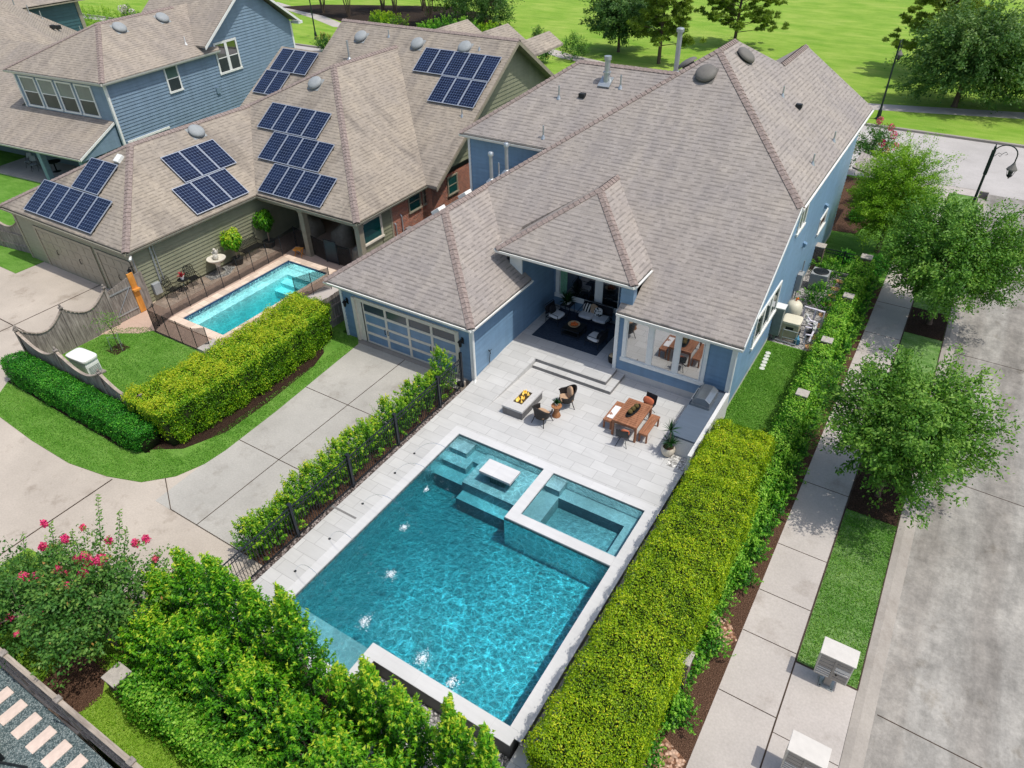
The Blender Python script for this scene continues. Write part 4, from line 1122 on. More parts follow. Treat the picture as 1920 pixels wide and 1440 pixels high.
solar(4.9,8.3,3,-20.74,-22.32,gr2,'x'); solar(3.98,7.42,3,-19.12,-20.7,gr2,'x')
solar(-25.42,-23.12,2,1.57,3.15,gf2,'y'); solar(-27.8,-21.78,5,-.1,1.52,gf2,'y')
for x, y in ((-22.3,21.3),(-17.62,21.3),(-14.1,21.45)): dome_vent(H2, (x,y,ms2(y)), RN, 'vent_grey', .44)
dome_vent(H2, (-19.58,14.1,wf2(14.1)), RN, 'vent_grey', .44); dome_vent(H2, (-23.0,7.9,gr2(-23.0)), RTN, 'vent_grey', .44)
for x, y, h in ((-20.2,21.6,.4),(-13.1,21.5,.15),(-11.75,17.5,.4)): pipe_vent(H2, (x,y,ms2(y)), h, .035)
pipe_vent(H2, (-22.2,19.8,ms2(19.8)), 1.1, .06, 'galv')
v = MB(); v.cbox((-23.45,3.4,gf2(3.4)+.1),(.4,.45,.18), Matrix.Rotation(math.atan(SL),3,'X')); obj('box_vent', v, M['white'], H2, world=True, bevel=.02)

# ------------------------------------------------------------ slate blue house behind it
H3 = thing('slate_blue_house', 'two-storey slate blue house with four tall windows over a porch roof', 'house', (-34.78,10.12,0), R(5.5))
def part3(name, mb, mat, **k): return obj(name, mb, M[mat], H3, **k)
rm = MB(); Z3 = 6.5
hx = -3.95; hz = Z3+.655*3.95
roof_poly(rm, [(0,0,Z3),(-9.95,0,Z3),(hx,3.95,hz)]); roof_poly(rm, [(0,0,Z3),(hx,3.95,hz),(hx,13.0,hz),(0,10.2,Z3)]); roof_poly(rm, [(-9.95,0,Z3),(hx,3.95,hz),(hx,13.8,hz),(-9.95,13.8,Z3)])
gz_, gy_ = 10.6, 14.0
roof_poly(rm, [(.25,gy_,gz_),(-8,gy_,gz_),(-8,8.7,7.0),(.25,8.7,7.0)]); roof_poly(rm, [(.25,gy_,gz_),(-8,gy_,gz_),(-8,19.1,7.1),(.25,19.1,7.1)])
roof_poly(rm, [(-.6,.3,3.95),(-24,.3,3.95),(-24,-2.95,2.45),(-.6,-2.95,2.45)])
roof_poly(rm, [(-10.2,.3,3.95),(-24,.3,3.95),(-24,6,6.6),(-10.2,6,6.6)])
obj('roof', rm, M['roof3'], H3)
cm = MB(); ridge_caps(cm, [((0,0,Z3),(hx,3.95,hz)),((-9.95,0,Z3),(hx,3.95,hz)),((hx,3.95,hz),(hx,10.4,hz)),((.25,gy_,gz_),(-8,gy_,gz_))], .18); part3('ridge_cap', cm, 'cap')
wm = MB(); wm.box(-9.55,-.38,.38,18.6,-.4,6.4)
lap(wm, [(-9.55,.35,3.9),(-.35,.35,3.9),(-.35,.35,6.4),(-9.55,.35,6.4)], (0,-1,0))
lap(wm, [(-.35,.35,-.2),(-.35,18.6,-.2),(-.35,18.6,7.0),(-.35,gy_,10.35),(-.35,9.0,6.95),(-.35,8.9,6.45),(-.35,.35,6.45)], (1,0,0), .21)
wm.thick([(-.38,9.0,6.4),(-.38,18.6,6.4),(-.38,18.6,7.0),(-.38,gy_,10.3),(-.38,9.0,6.95)], (-.3,0,0))
wm.thick([(-.62,.3,3.75),(-.62,-2.8,2.4),(-.62,-2.8,2.2),(-.62,.3,2.3)], (-.12,0,0))
part3('wall', wm, 'slate_blue')
wm = MB(); lap(wm, [(-24,.34,-.2),(-.4,.34,-.2),(-.4,.34,3.8),(-24,.34,3.8)], (0,-1,0)); wm.box(-24,-.4,.36,.5,-.2,3.9); part3('porch_wall', wm, 'teal')
tm = MB(); tm.box(-.42,-.27,.27,.42,-.2,6.45); tm.box(-9.62,-9.5,.28,.4,3.6,6.45); tm.box(-.4,-.28,18.5,18.66,-.2,7.0)
for p, q in (((.28,8.7,6.95),(.28,gy_,gz_-.06)),((.28,gy_,gz_-.06),(.28,19.1,7.05))): tm.thick([p,q,(q[0],q[1],q[2]-.2),(p[0],p[1],p[2]-.2)], (.04,0,0))
tm.box(-.33,-.25,.6,4.2,2.42,2.56); tm.box(-.5,.3,18.9,19.4,6.75,6.95)
tm.thick([(-.58,.3,3.92),(-.58,-2.95,2.42),(-.58,-2.95,2.27),(-.58,.3,3.77)], (.05,0,0))
part3('trim', tm, 'white')
gm = MB(); gutter(gm, (-9.95,0,Z3-.04), (.0,0,Z3-.04), (0,-1,0), .12, .17); gutter(gm, (0,0,Z3-.04), (0,10.2,Z3-.04), (1,0,0), .12, .17); gutter(gm, (-24,-2.95,2.42), (-.6,-2.95,2.42), (0,-1,0)); part3('gutter', gm, 'gutter')
def win3(P, u, n, *a, **k):
    # windows in this house's own frame
    m = H3.matrix_basis.copy() if False else (Matrix.Translation(H3.location) @ Matrix.Rotation(R(5.5),4,'Z'))
    return None
def local_window(house, P, u, n, x0, x1, z0, z1, panes, casing, frm, glass, glass2=None):
    m = frame_matrix(P, u, n); mb = MB(); mb.M = m; t = .06; c = casing
    mb.box(x0,x1,0,t,z1-c,z1); mb.box(x0-.03,x1+.03,0,t+.03,z0,z0+c); mb.box(x0,x0+c,0,t-.004,z0+c,z1-c); mb.box(x1-c,x1,0,t-.004,z0+c,z1-c)
    ps = sorted(panes); zm = (z0+z1)/2
    for a, b in zip(ps[:-1], ps[1:]): mb.box(a[1],b[0],0,t-.006,z0+c,z1-c)
    for a, b in ps: mb.box(a,b,.018,.036,zm-.03,zm+.03)
    w = obj('window', mb, M[frm], house)
    for a, b in ps:
        g = MB(); g.M = m; g.box(a,b,0,.018,zm,z1-c); g.cur = 1; g.box(a,b,0,.0185,z0+c,zm)
        obj('pane', g, [M[glass], M[glass2 or glass]], w)
for i in range(4):
    x0 = -9.15+i*1.92; local_window(H3, (0,.32,0), (1,0,0), (0,-1,0), x0, x0+1.68, 4.05, 6.1, [(x0+.11,x0+1.57)], .11, 'white', 'glass_blind', 'glass_screen')
local_window(H3, (-.32,0,0), (0,1,0), (1,0,0), 5.1, 6.3, 4.55, 6.4, [(5.22,6.18)], .12, 'white', 'glass_blind', 'glass_screen')
local_window(H3, (-.32,0,0), (0,1,0), (1,0,0), 10.0, 12.3, 4.7, 6.9, [(10.14,11.02),(11.28,12.16)], .14, 'white', 'glass', 'glass_screen')
for x0 in (-12.6,-8.0,-4.6): local_window(H3, (0,.31,0), (1,0,0), (0,-1,0), x0, x0+2.1, .7, 2.3, [(x0+.1,x0+2.0)], .1, 'white', 'glass_teal')
for x in (-5.3,-1.0,-11.8):
    p = MB(); p.box(x-.18,x+.18,-2.75,-2.4,-.1,2.3); part3('porch_post', p, 'slate_blue')
p = MB(); p.box(-12,-.4,-2.9,.4,-.4,.02); part3('porch_floor', p, 'drive')
v = MB(); v.box(-.36,-.2,9.2,9.55,3.55,3.95); part3('wall_vent', v, 'slate_blue')
for x, y in ((-3.2,4.9),(-3.2,8.6)): dome_vent(H3, Matrix.Translation(H3.location) @ Matrix.Rotation(R(5.5),4,'Z') @ Vector((x,y,Z3-.655*x)), Matrix.Rotation(R(5.5),3,'Z') @ Vector((.655,0,1)), 'vent_grey', .46)
pipe_vent(H3, Matrix.Translation(H3.location) @ Matrix.Rotation(R(5.5),4,'Z') @ Vector((-1.0,8.2,Z3+.655)), .5, .035, 'pvc_white')
# folding chairs on that porch are things of their own, built with the furniture

# ------------------------------------------------------------ teal house at the far left
H4 = thing('teal_house', 'dark teal house with big stained brown roof, seen over the slate blue one', 'house', (-68,20,0))
rm = MB(); P00 = (-67.4,19.4,8.8); P1 = (-70.4,29.6,3.0); Q0 = (-57,6,3.2); Q1 = (-60,24,2.0)
roof_poly(rm, [P00,P1,Q1]); roof_poly(rm, [P00,Q1,Q0]); roof_poly(rm, [P00,Q0,(-75,2,3.2),(-78,16,8.8)])
roof_poly(rm, [(-69.8,20,6.3),(-69.8,31,6.3),(-79,26,11),(-79,24,11)]); roof_poly(rm, [(-69.8,20,6.3),(-79,24,11),(-88,20,6.3)]); roof_poly(rm, [(-69.8,31,6.3),(-88,31,6.3),(-79,26,11)])
obj('roof', rm, M['roof3'], H4, world=True)
wm = MB(); wm.box(-87,-70.55,20.5,30.2,-.4,6.2); lap(wm, [(-70.5,20.5,0),(-70.5,30.2,0),(-70.5,30.2,6.2),(-70.5,20.5,6.2)], (1,0,0), .3); wm.box(-74,-61,8,22,-.4,2.0); obj('wall', wm, M['teal'], H4, world=True)
tm = MB(); tm.box(-70.6,-70.4,29.9,30.3,-.2,6.2); tm.box(-69.95,-69.8,20,31,6.05,6.25); obj('trim', tm, M['taupe'], H4, world=True)
for x, y, z in ((-68.6,23.0,6.6),(-68.2,23.9,5.9),(-68.4,25.0,5.2),(-69.5,29.0,3.1)): pipe_vent(H4, (x,y,z), .8, .05)
for x, y, z in ((-66.8,25.4,4.6),(-66.2,24.6,4.8)):
    v = MB(); v.cbox((x,y,z),(.5,.4,.35)); obj('box_vent', v, M['vent_black'], H4, world=True, bevel=.03)
slab('far_left_lawn', rect(-240,-66,36.0,46.5), -.38, 'lawn_lime')
# ------------------------------------------------------------ patio furniture
def leaf_blades(mb, c, n, L, w, droop=.5, up=.6, seed=1):
    """arching strap leaves from one point"""
    r = random.Random(seed); c = Vector(c)
    for i in range(n):
        a = r.uniform(0, 2*PI); el = r.uniform(.15, 1.3); ll = L*r.uniform(.7, 1.15)
        d = Vector((math.cos(a), math.sin(a), 0)); s = Vector((-d.y, d.x, 0)); P = []
        for k in range(5):
            t = k/4
            p = c + d*(ll*t*math.cos(el)) + Vector((0,0, ll*(t*math.sin(el)*up*1.6 - droop*t*t*math.cos(el))))
            ww = w*(1-abs(2*t-.7)*.7) if k < 4 else .002
            P += [p+s*ww/2, p-s*ww/2]
        mb.add(P, [(2*k, 2*k+1, 2*k+3, 2*k+2) for k in range(4)])

# fire table
t = thing('fire_table', 'long low grey concrete fire table with yellow flames in its trough', 'fire table', (1.24,2.7,0))
b = MB(); b.box(-.45,.45,-.78,.82,.0,.34); obj('body', b, M['greytile'], t)
b = MB(); b.box(-.47,.47,-.8,-.38,.34,.42); b.box(-.47,.47,.48,.84,.34,.42); b.box(-.47,-.22,-.38,.48,.34,.42); b.box(.2,.47,-.38,.48,.34,.42); obj('top', b, M['firebowl_top'], t)
b = MB(); b.box(-.22,.2,-.38,.48,.35,.385)
for k in range(60): b.sph((rnd.uniform(-.2,.18), rnd.uniform(-.36,.46), .39), rnd.uniform(.012,.024), 5, 4)
obj('fire_glass', b, M['glassrock'], t)
b = MB()
for k in range(16):
    x = rnd.uniform(-.14,.12); y = rnd.uniform(-.28,.38); h = rnd.uniform(.08,.2)
    b.tube([(x,y,.38),(x+rnd.uniform(-.02,.02),y+rnd.uniform(-.02,.02),.38+h*.4),(x+rnd.uniform(-.04,.04),y+rnd.uniform(-.04,.04),.38+h)], [rnd.uniform(.03,.06),rnd.uniform(.025,.05),.003], 7)
obj('flame', b, M['flame'], t, smooth=True)

def rattan_chair(label, loc, rz, pillow_label):
    t = thing('rattan_armchair', label, 'armchair', loc, rz, 'rattan armchairs at the fire table')
    # curved shell: back and arms sweep round the seat; front faces -y
    n = 16; b = MB(); vs = []
    for j, (z, rr, k) in enumerate(((.36,.30,1.0),(.55,.335,1.0),(.70,.36,1.0),(.78,.385,1))):
        for i in range(n+1):
            a = R(-40) + (PI+R(80))*i/n
            h = z if j == 0 else .36 + (z-.36)*(.62+.75*max(0, math.sin(a))**1.5)
            vs.append((rr*math.cos(a), rr*math.sin(a)*1.02, h))
    fs = [(j*(n+1)+i, j*(n+1)+i+1, (j+1)*(n+1)+i+1, (j+1)*(n+1)+i) for j in range(3) for i in range(n)]
    b.add(vs, fs)
    bb = [Vector(v) for v in vs[3*(n+1):]]
    b.tube(bb, .032, 8)
    b.lathe([(.0,.31),(.29,.31),(.31,.34),(.30,.37),(.0,.37)], n=20)
    obj('shell', b, M['rattan'], t, smooth=False)
    for sx, sy in ((-.24,-.24),(.24,-.24),(-.24,.22),(.24,.22)):
        l = MB(); l.tube([(sx*.9,sy*.9,.33),(sx*1.05,sy*1.1,.16),(sx*1.25,sy*1.35,0)], [.022,.018,.016], 8); obj('leg', l, M['rattan'], t, smooth=True)
    c = MB(); c.cushion((0,0,.41), (.52,.52,.10)); obj('seat_cushion', c, M['cushion_tan'], t, smooth=True)
    return t
c1 = rattan_chair('black rattan armchair holding an upright tan pillow, beyond the wood stump table', (2.75,3.62,0), R(-52), '')
c2 = rattan_chair('black rattan armchair turned with its back to the pool, tan seat pillow low inside', (2.42,2.25,0), R(172), '')
p = MB(); p.cushion((0,0,0), (.46,.14,.46), None, 2.6, 6)
o = obj('pillow', p, M['cushion_tan'], smooth=True, loc=(2.86,3.72,.68), rot=(R(-18),R(45),R(-52))); tag(o, 'tan square pillow standing on its corner in the rattan armchair', 'pillow')
p = MB(); p.cushion((0,0,0), (.44,.40,.13), None, 2.8, 6)
o = obj('pillow', p, M['cushion_tan'], smooth=True, loc=(2.40,2.28,.50), rot=(R(8),0,R(172))); tag(o, 'tan pillow lying flat on the rattan seat nearer the pool', 'pillow')
t = thing('stump_table', 'small hourglass wooden side table between the two rattan armchairs', 'side table', (2.72,2.86,0))
b = MB(); b.lathe([(0,0),(.17,0),(.18,.03),(.12,.2),(.10,.3),(.13,.42),(.20,.48),(.215,.5),(.215,.53),(0,.53)], n=20); obj('body', b, M['stump'], t, smooth=True)
t = thing('potted_plant', 'small green plant in a pale pot on the wooden stump table', 'plant', (2.70,2.90,.53))
b = MB(); b.lathe([(0,0),(.07,0),(.09,.1),(.08,.1),(.0,.09)], n=14); obj('pot', b, M['cushion_white'], t, smooth=True)
b = MB(); leaf_blades(b, (0,0,.09), 46, .22, .05, .3, .8, 4); obj('leaves', b, M['lf_palm'], t)

# dining set
t = thing('dining_table', 'slatted teak dining table on the pale tiled patio', 'table', (5.56,3.72,0))
b = MB()
for k in range(13):
    y = -.70+k*.1167; b.box(-.44,.44,y-.052,y+.052,.715,.755)
obj('tabletop', b, M['teak'], t, bevel=.004)
b = MB(); b.box(-.5,-.44,-.77,.77,.68,.757); b.box(.44,.5,-.77,.77,.68,.757); b.box(-.44,.44,-.77,-.755,.66,.756); b.box(-.44,.44,.755,.77,.66,.756); b.box(-.44,.44,-.75,-.70,.62,.71); b.box(-.44,.44,.70,.75,.62,.71); obj('apron', b, M['teak'], t, bevel=.004)
for sx in (-.46,.46):
    for sy in (-.72,.72):
        b = MB(); b.box(sx-.04,sx+.04,sy-.04,sy+.04,0,.70); obj('leg', b, M['teak'], t, bevel=.004)
def bench(label, loc):
    t = thing('bench', label, 'bench', loc, 0, 'teak benches at the dining table')
    b = MB()
    for k in range(4): b.box(-.17+k*.087,-.17+k*.087+.075,-.62,.62,.42,.455)
    b.box(-.175,.175,-.64,-.62,.37,.456); b.box(-.175,.175,.62,.64,.37,.456)
    obj('seat', b, M['teak'], t, bevel=.004)
    for sx in (-.14,.14):
        for sy in (-.57,.57):
            q = MB(); q.box(sx-.03,sx+.03,sy-.03,sy+.03,0,.419); obj('leg', q, M['teak'], t, bevel=.004)
    return t
bench('teak bench standing clear beside the table, nothing on it', (6.28,3.74,0))
bench('teak bench with the white towel thrown over it', (4.78,3.78,0))
n = 14; b = MB(); vs = []; fs = []
for i in range(n+1):
    for j in range(n+1):
        x = -.26+.52*i/n; y = -.40+.80*j/n
        z = .47+.012*math.sin(7*x+3*y)+.01*math.sin(13*y)
        if x < -.17: z -= (-.17-x)*2.2
        vs.append((x,y,z))
for i in range(n):
    for j in range(n): fs.append((i*(n+1)+j,(i+1)*(n+1)+j,(i+1)*(n+1)+j+1,i*(n+1)+j+1))
k = len(vs); vs2 = [(x,y,z-.012) for x,y,z in vs]
b.add(vs, fs); b.add(vs2, [tuple(reversed(f)) for f in fs])
o = obj('towel', b, M['towel'], smooth=True, loc=(4.83,3.72,0)); tag(o, 'white towel spread over the teak bench', 'towel')
def sling_chair(label, loc, rz):
    t = thing('dining_chair', label, 'chair', loc, rz, 'black dining chairs at the teak table')
    b = MB(); vs = []; n = 8
    prof = [(-.22,.45),(-.1,.43),(.08,.42),(.19,.46),(.24,.58),(.27,.72),(.29,.84)]
    for (y, z) in prof:
        for i in range(n+1):
            x = -.23+.46*i/n; vs.append((x, y, z+.5*x*x))
    fs = [(j*(n+1)+i, j*(n+1)+i+1, (j+1)*(n+1)+i+1, (j+1)*(n+1)+i) for j in range(len(prof)-1) for i in range(n)]
    m = len(vs); b.add(vs, fs); b.add([(x,y+.006,z-.012) for x,y,z in vs], [tuple(reversed(f)) for f in fs])
    obj('seat', b, M['dark_leather'], t, smooth=True)
    for s in (-1,1):
        l = MB(); l.tube([(.05*s,.0,.40),(.21*s,-.25,0)], .011, 6); obj('leg', l, M['iron'], t); l = MB(); l.tube([(.05*s,.0,.40),(.22*s,.27,0)], .011, 6); obj('leg', l, M['iron'], t)
    l = MB(); l.tube([(-.21,.0,.2),(0,.0,.4),(.21,0,.2)], .009, 6); l.tube([(-.23,.2,.47),(-.235,.28,.86),(.235,.28,.86),(.23,.2,.47)], .010, 6); obj('frame', l, M['iron'], t)
    return t
sling_chair('black sling dining chair at the pool end of the table, seen from behind', (5.66,2.72,0), R(190))
sling_chair('black sling dining chair at the house end of the table with a rust pillow', (5.76,4.78,0), R(-8))
p = MB(); p.cushion((0,0,0), (.46,.13,.30), None, 2.8, 6)
o = obj('pillow', p, M['cushion_rust'], smooth=True, loc=(5.74,4.86,.62), rot=(R(-22),R(6),R(-8))); tag(o, 'rust orange pillow leaning in the black dining chair', 'pillow')
p = MB(); p.cushion((0,0,0), (.34,.11,.24), None, 2.8, 6)
o = obj('pillow', p, M['cushion_rust'], smooth=True, loc=(5.72,2.72,.56), rot=(R(15),R(0),R(190))); tag(o, 'small rust pillow half hidden by the black chair back nearest the pool', 'pillow')
t = thing('serving_tray', 'long black oval tray of brown moss balls on the teak table', 'tray', (5.55,3.80,.757), R(-8))
b = MB(); q = [(.14*math.cos(a)*1.0, .46*math.sin(a)) for a in [2*PI*k/24 for k in range(24)]]
b.prism(q, 0, .02); b.tube([(x,y,.045) for x,y in q]+[(q[0][0],q[0][1],.045)], .02, 6); obj('tray', b, M['iron'], t)
for y in (-.22,0,.22):
    b = MB(); b.sph((rnd.uniform(-.02,.02),y,.12), .10, 12, 8, .05); obj('moss_ball', b, M['moss'], t)
# planter with palm
t = thing('palm_planter', 'spiky palm in a round cream ribbed planter by the clipped hedge', 'planter', (7.34,3.02,0))
b = MB(); b.lathe([(0,0),(.16,0),(.22,.08),(.26,.2),(.26,.32),(.22,.38),(.20,.38),(.20,.34),(0,.34)], n=28); obj('pot', b, M['planter'], t, smooth=True)
b = MB(); b.lathe([(0,.335),(.2,.335),(.19,.36),(0,.37)], n=16); obj('soil', b, M['mulch2'], t)
b = MB(); b.tube([(0,0,.35),(.02,.02,.75),(-.02,.04,1.15)], [.035,.03,.02], 7); b.tube([(0,0,.35),(.12,-.05,.62)], [.03,.02], 7); b.tube([(0,0,.35),(-.05,.08,.55)], [.03,.02], 7); obj('stem', b, M['palebark'], t)
b = MB(); leaf_blades(b, (-.02,.04,1.13), 40, .46, .035, .35, .8, 5); leaf_blades(b, (.12,-.05,.62), 34, .42, .04, .4, .8, 6); leaf_blades(b, (-.05,.08,.55), 26, .40, .04, .4, .8, 8); obj('leaves', b, M['lf_palm'], t)

# outdoor kitchen
t = thing('kitchen_counter', 'dark slate outdoor counter with white stucco sides along the house corner', 'counter', (7.8,4.8,0))
b = MB(); b.box(-.52,.55,-1.62,1.74,.0,.82); obj('base', b, M['stucco'], t)
b = MB(); b.box(-.56,.46,-1.66,1.76,.82,.90); obj('countertop', b, M['slate'], t, bevel=.006)
b = MB(); b.box(.46,.60,-2.5,1.74,-.3,.96); obj('side_wall', b, M['stucco'], t)
b = MB()
for y in (-1.1,-.3): b.box(-.545,-.52,y-.34,y+.34,.12,.74)
obj('cabinet_door', b, M['riser'], t)
slab('pebble_end', rect(7.5, 8.18, 2.45, 3.1), .012, 'pebble', 0)
t = thing('gas_grill', 'stainless steel gas grill with sloped hood set into the slate counter', 'grill', (7.72,5.62,.90))
b = MB(); b.box(-.40,.34,-.52,.52,-.04,.12); obj('firebox', b, M['stainless'], t, bevel=.01)
b = MB(); pr_ = [(-.34,.12),(-.36,.26),(-.22,.42),(.12,.44),(.32,.30),(.33,.12)]
b.thick([(x,-.5,z) for x,z in pr_], (0,1.0,0)); obj('hood', b, M['stainless'], t, bevel=.015)
b = MB(); b.tube([(-.36,-.38,.2),(-.43,-.38,.2),(-.43,.38,.2),(-.36,.38,.2)], .016, 8); obj('hood_handle', b, M['galv'], t)
for y in (-.36,-.12,.12,.36):
    b = MB(); b.cyl((-.40,y,.04),(-.44,y,.04),.032,n=10); obj('knob', b, M['black_plastic'], t)

# lounge under the roof
o = struct('rug', MB().box(-.87,2.42,6.98,9.72,.30,.312), M['rug']); del o['kind']; tag(o, 'large navy blue rug on the covered terrace', 'rug')
def lounge_seat(name, label, cat, loc, rz, w, group=None):
    t = thing(name, label, cat, loc, rz, group)
    f = MB(); d = .68
    for sx in (-w/2, w/2):
        f.tube([(sx,-d/2,0),(sx,-d/2,.56),(sx,d/2,.60),(sx,d/2,0)], .017, 6); f.tube([(sx,d/2,.58),(sx*.98,d/2+.12,.86)], .017, 6); f.bar((sx,-d/2,.30),(sx,d/2,.30),.03,.03)
    f.bar((-w/2,-d/2,.30),(w/2,-d/2,.30),.03,.03); f.bar((-w/2,d/2,.30),(w/2,d/2,.30),.03,.03); f.tube([(-w/2*.98,d/2+.12,.86),(w/2*.98,d/2+.12,.86)], .017, 6)
    obj('frame', f, M['black_metal'], t)
    b = MB(); b.box(-w/2+.03,w/2-.03,d/2+.03,d/2+.06,.40,.84); obj('back_panel', b, M['cushion_black'], t)
    n = 2 if w > 1.1 else 1
    for i in range(n):
        ww = (w-.08)/n; c = MB(); c.cushion((-w/2+.04+ww*(i+.5),-.02,.39), (ww-.015,d-.06,.15)); obj('seat_cushion', c, M['cushion_white'], t, smooth=True)
    return t
lounge_seat('sofa', 'black framed two-seat sofa with white cushions under the patio window', 'sofa', (1.15,9.25,.312), 0, 1.5)
lounge_seat('lounge_chair', 'black framed lounge chair with white seat, back to the garage wall', 'armchair', (-.45,8.55,.312), R(82), .72, 'black lounge chairs on the navy rug')
lounge_seat('lounge_chair', 'black framed lounge chair with white seat, next to the kitchen wall', 'armchair', (2.0,7.75,.312), R(-98), .72, 'black lounge chairs on the navy rug')
for (x, y, z, rx_, ry_, rz_, m, l) in ((.72,9.42,.95,-20,12,8,'pil_stripe','black and white striped pillow at the back of the two-seat sofa'), (1.3,9.35,.92,-24,-8,-5,'pil_dot','white pillow with black dots on the two-seat sofa'), (1.0,9.48,.95,-18,30,0,'cushion_tan','beige pillow tucked between the patterned ones on the sofa'), (-.66,8.56,.92,-18,0,82,'cushion_black','charcoal pillow on the lounge chair by the garage wall'), (2.2,7.72,.9,-18,0,-98,'cushion_black','charcoal pillow on the lounge chair by the kitchen wall')):
    p = MB(); p.cushion((0,0,0), (.44,.14,.44), None, 2.7, 6); o = obj('pillow', p, M[m], smooth=True, loc=(x,y,z), rot=(R(rx_),R(ry_),R(rz_))); tag(o, l, 'pillow')
t = thing('coffee_table', 'low black metal coffee table in the middle of the navy rug', 'coffee table', (.75,8.05,.312))
b = MB()
for sx in (-.42,.42):
    for sy in (-.42,.42): b.tube([(sx,sy,0),(sx,sy,.38)], .016, 6)
for z in (.38,.12):
    for a, c in (((-.42,-.42),(.42,-.42)),((.42,-.42),(.42,.42)),((.42,.42),(-.42,.42)),((-.42,.42),(-.42,-.42))): b.bar((*a,z),(*c,z),.03,.03)
obj('frame', b, M['black_metal'], t)
b = MB(); b.box(-.41,.41,-.41,.41,.385,.40); obj('tabletop', b, M['black_plastic'], t); b = MB(); b.box(-.4,.4,-.4,.4,.11,.13); obj('shelf', b, M['black_plastic'], t)
t = thing('fruit_bowl', 'pale wooden bowl of oranges on the black coffee table', 'bowl', (.75,8.02,.713))
b = MB(); b.lathe([(0,0),(.10,0),(.2,.06),(.28,.14),(.265,.145),(.19,.08),(.1,.03),(0,.02)], n=20); obj('bowl', b, M['basket'], t, smooth=True)
for k in range(9):
    a = k*2.4; r_ = .15*math.sqrt(k/9); b = MB(); b.sph((r_*math.cos(a),r_*math.sin(a),.14), .055, 10, 7); obj('orange', b, M['copper'], t, smooth=True)
t = thing('side_table', 'small black side table in the corner beside the sofa', 'side table', (-.35,9.45,.312))
b = MB()
for sx in (-.24,.24):
    for sy in (-.24,.24): b.tube([(sx,sy,0),(sx,sy,.5)], .014, 6)
b.box(-.26,.26,-.26,.26,.5,.52); obj('body', b, M['black_metal'], t)
t = thing('potted_plant', 'green leafy plant in a white bowl on the corner side table', 'plant', (-.35,9.45,.832))
b = MB(); b.lathe([(0,0),(.1,0),(.17,.08),(.18,.16),(.165,.16),(0,.12)], n=16); obj('pot', b, M['cushion_white'], t, smooth=True)
b = MB(); leaf_blades(b, (0,0,.13), 90, .46, .07, .35, .9, 11); obj('leaves', b, M['lf_palm'], t)
t = thing('throw_basket', 'dark woven basket with a pale throw beside the kitchen corner post', 'basket', (3.2,6.95,.30))
b = MB(); b.lathe([(0,0),(.17,0),(.2,.2),(.18,.32),(.165,.32),(0,.05)], n=16); obj('basket', b, M['rattan'], t); b = MB(); b.cushion((0,0,.3), (.3,.3,.2), None, 3); obj('throw', b, M['basket'], t, smooth=True)

# white stone table standing in the pool, water jets, splashes
t = thing('pool_table_stone', 'white stone slab table standing in the shallow end of the pool', 'table', (2.54,-1.03,-.42))
b = MB(); b.box(-.66,.66,-.36,.36,.44,.55); obj('tabletop', b, M['coping'], t, bevel=.008)
b = MB(); b.box(-.3,.3,-.2,.2,0,.44); obj('pedestal', b, M['tile_grey'], t)
for k, (x, y) in enumerate(((-.65,-8.0),(-.64,-6.47),(-.75,-4.72),(-.75,-2.97),(-.79,-1.78))):
    t = thing('deck_jet', ['deck jet nozzle nearest the pool foot, its arc just past the deck', 'deck jet nozzle second from the pool foot', 'deck jet nozzle beside the long deck drain', 'deck jet nozzle midway along the pool side', 'deck jet nozzle nearest the pool steps'][k], 'water jet', (x,y,.0), 0, 'water jets along the deck strip')
    b = MB(); b.lathe([(0,0),(.045,0),(.045,.012),(.02,.016),(0,.016)], n=12); obj('nozzle', b, M['iron'], t)
    ex = (1.5 if k < 2 else 1.7, -.4 if k < 2 else -.1); b = MB(); P = []
    for i in range(14):
        s = i/13; P.append((ex[0]*1.7*s, ex[1]*s, .02+4*1.15*s*(1-s)-.12*s))
    b.tube(P[:9], [.008]*9, 5)
    for i in range(9, 14):
        for q in range(7): b.sph(Vector(P[i])+Vector((rnd.uniform(-.06,.06),rnd.uniform(-.04,.04),rnd.uniform(-.06,.06))), rnd.uniform(.006,.012), 5, 4)
    obj('water_arc', b, M['jet'], t)
b = MB()
for k, (x, y, s) in enumerate(((.66,-2.96,.5),(1.10,-4.76,.8),(1.96,-6.48,1),(2.38,-8.2,1.2),(4.57,-8.25,1.5),(5.70,-8.4,1.1))):
    for q in range(int(170*s)):
        a = rnd.uniform(0,2*PI); r_ = abs(rnd.gauss(0,.12))*s; b.sph((x+r_*math.cos(a)*.8+.1*s*r_, y+r_*math.sin(a), -.115+rnd.uniform(0,.05)), (rnd.uniform(.004,.020),rnd.uniform(.004,.020),rnd.uniform(.003,.010)), 5, 4)
o = obj('foam', b, M['foam']); o['kind'] = 'stuff'; o['label'] = 'white splashes where the jets meet the pool water'; o['category'] = 'foam'

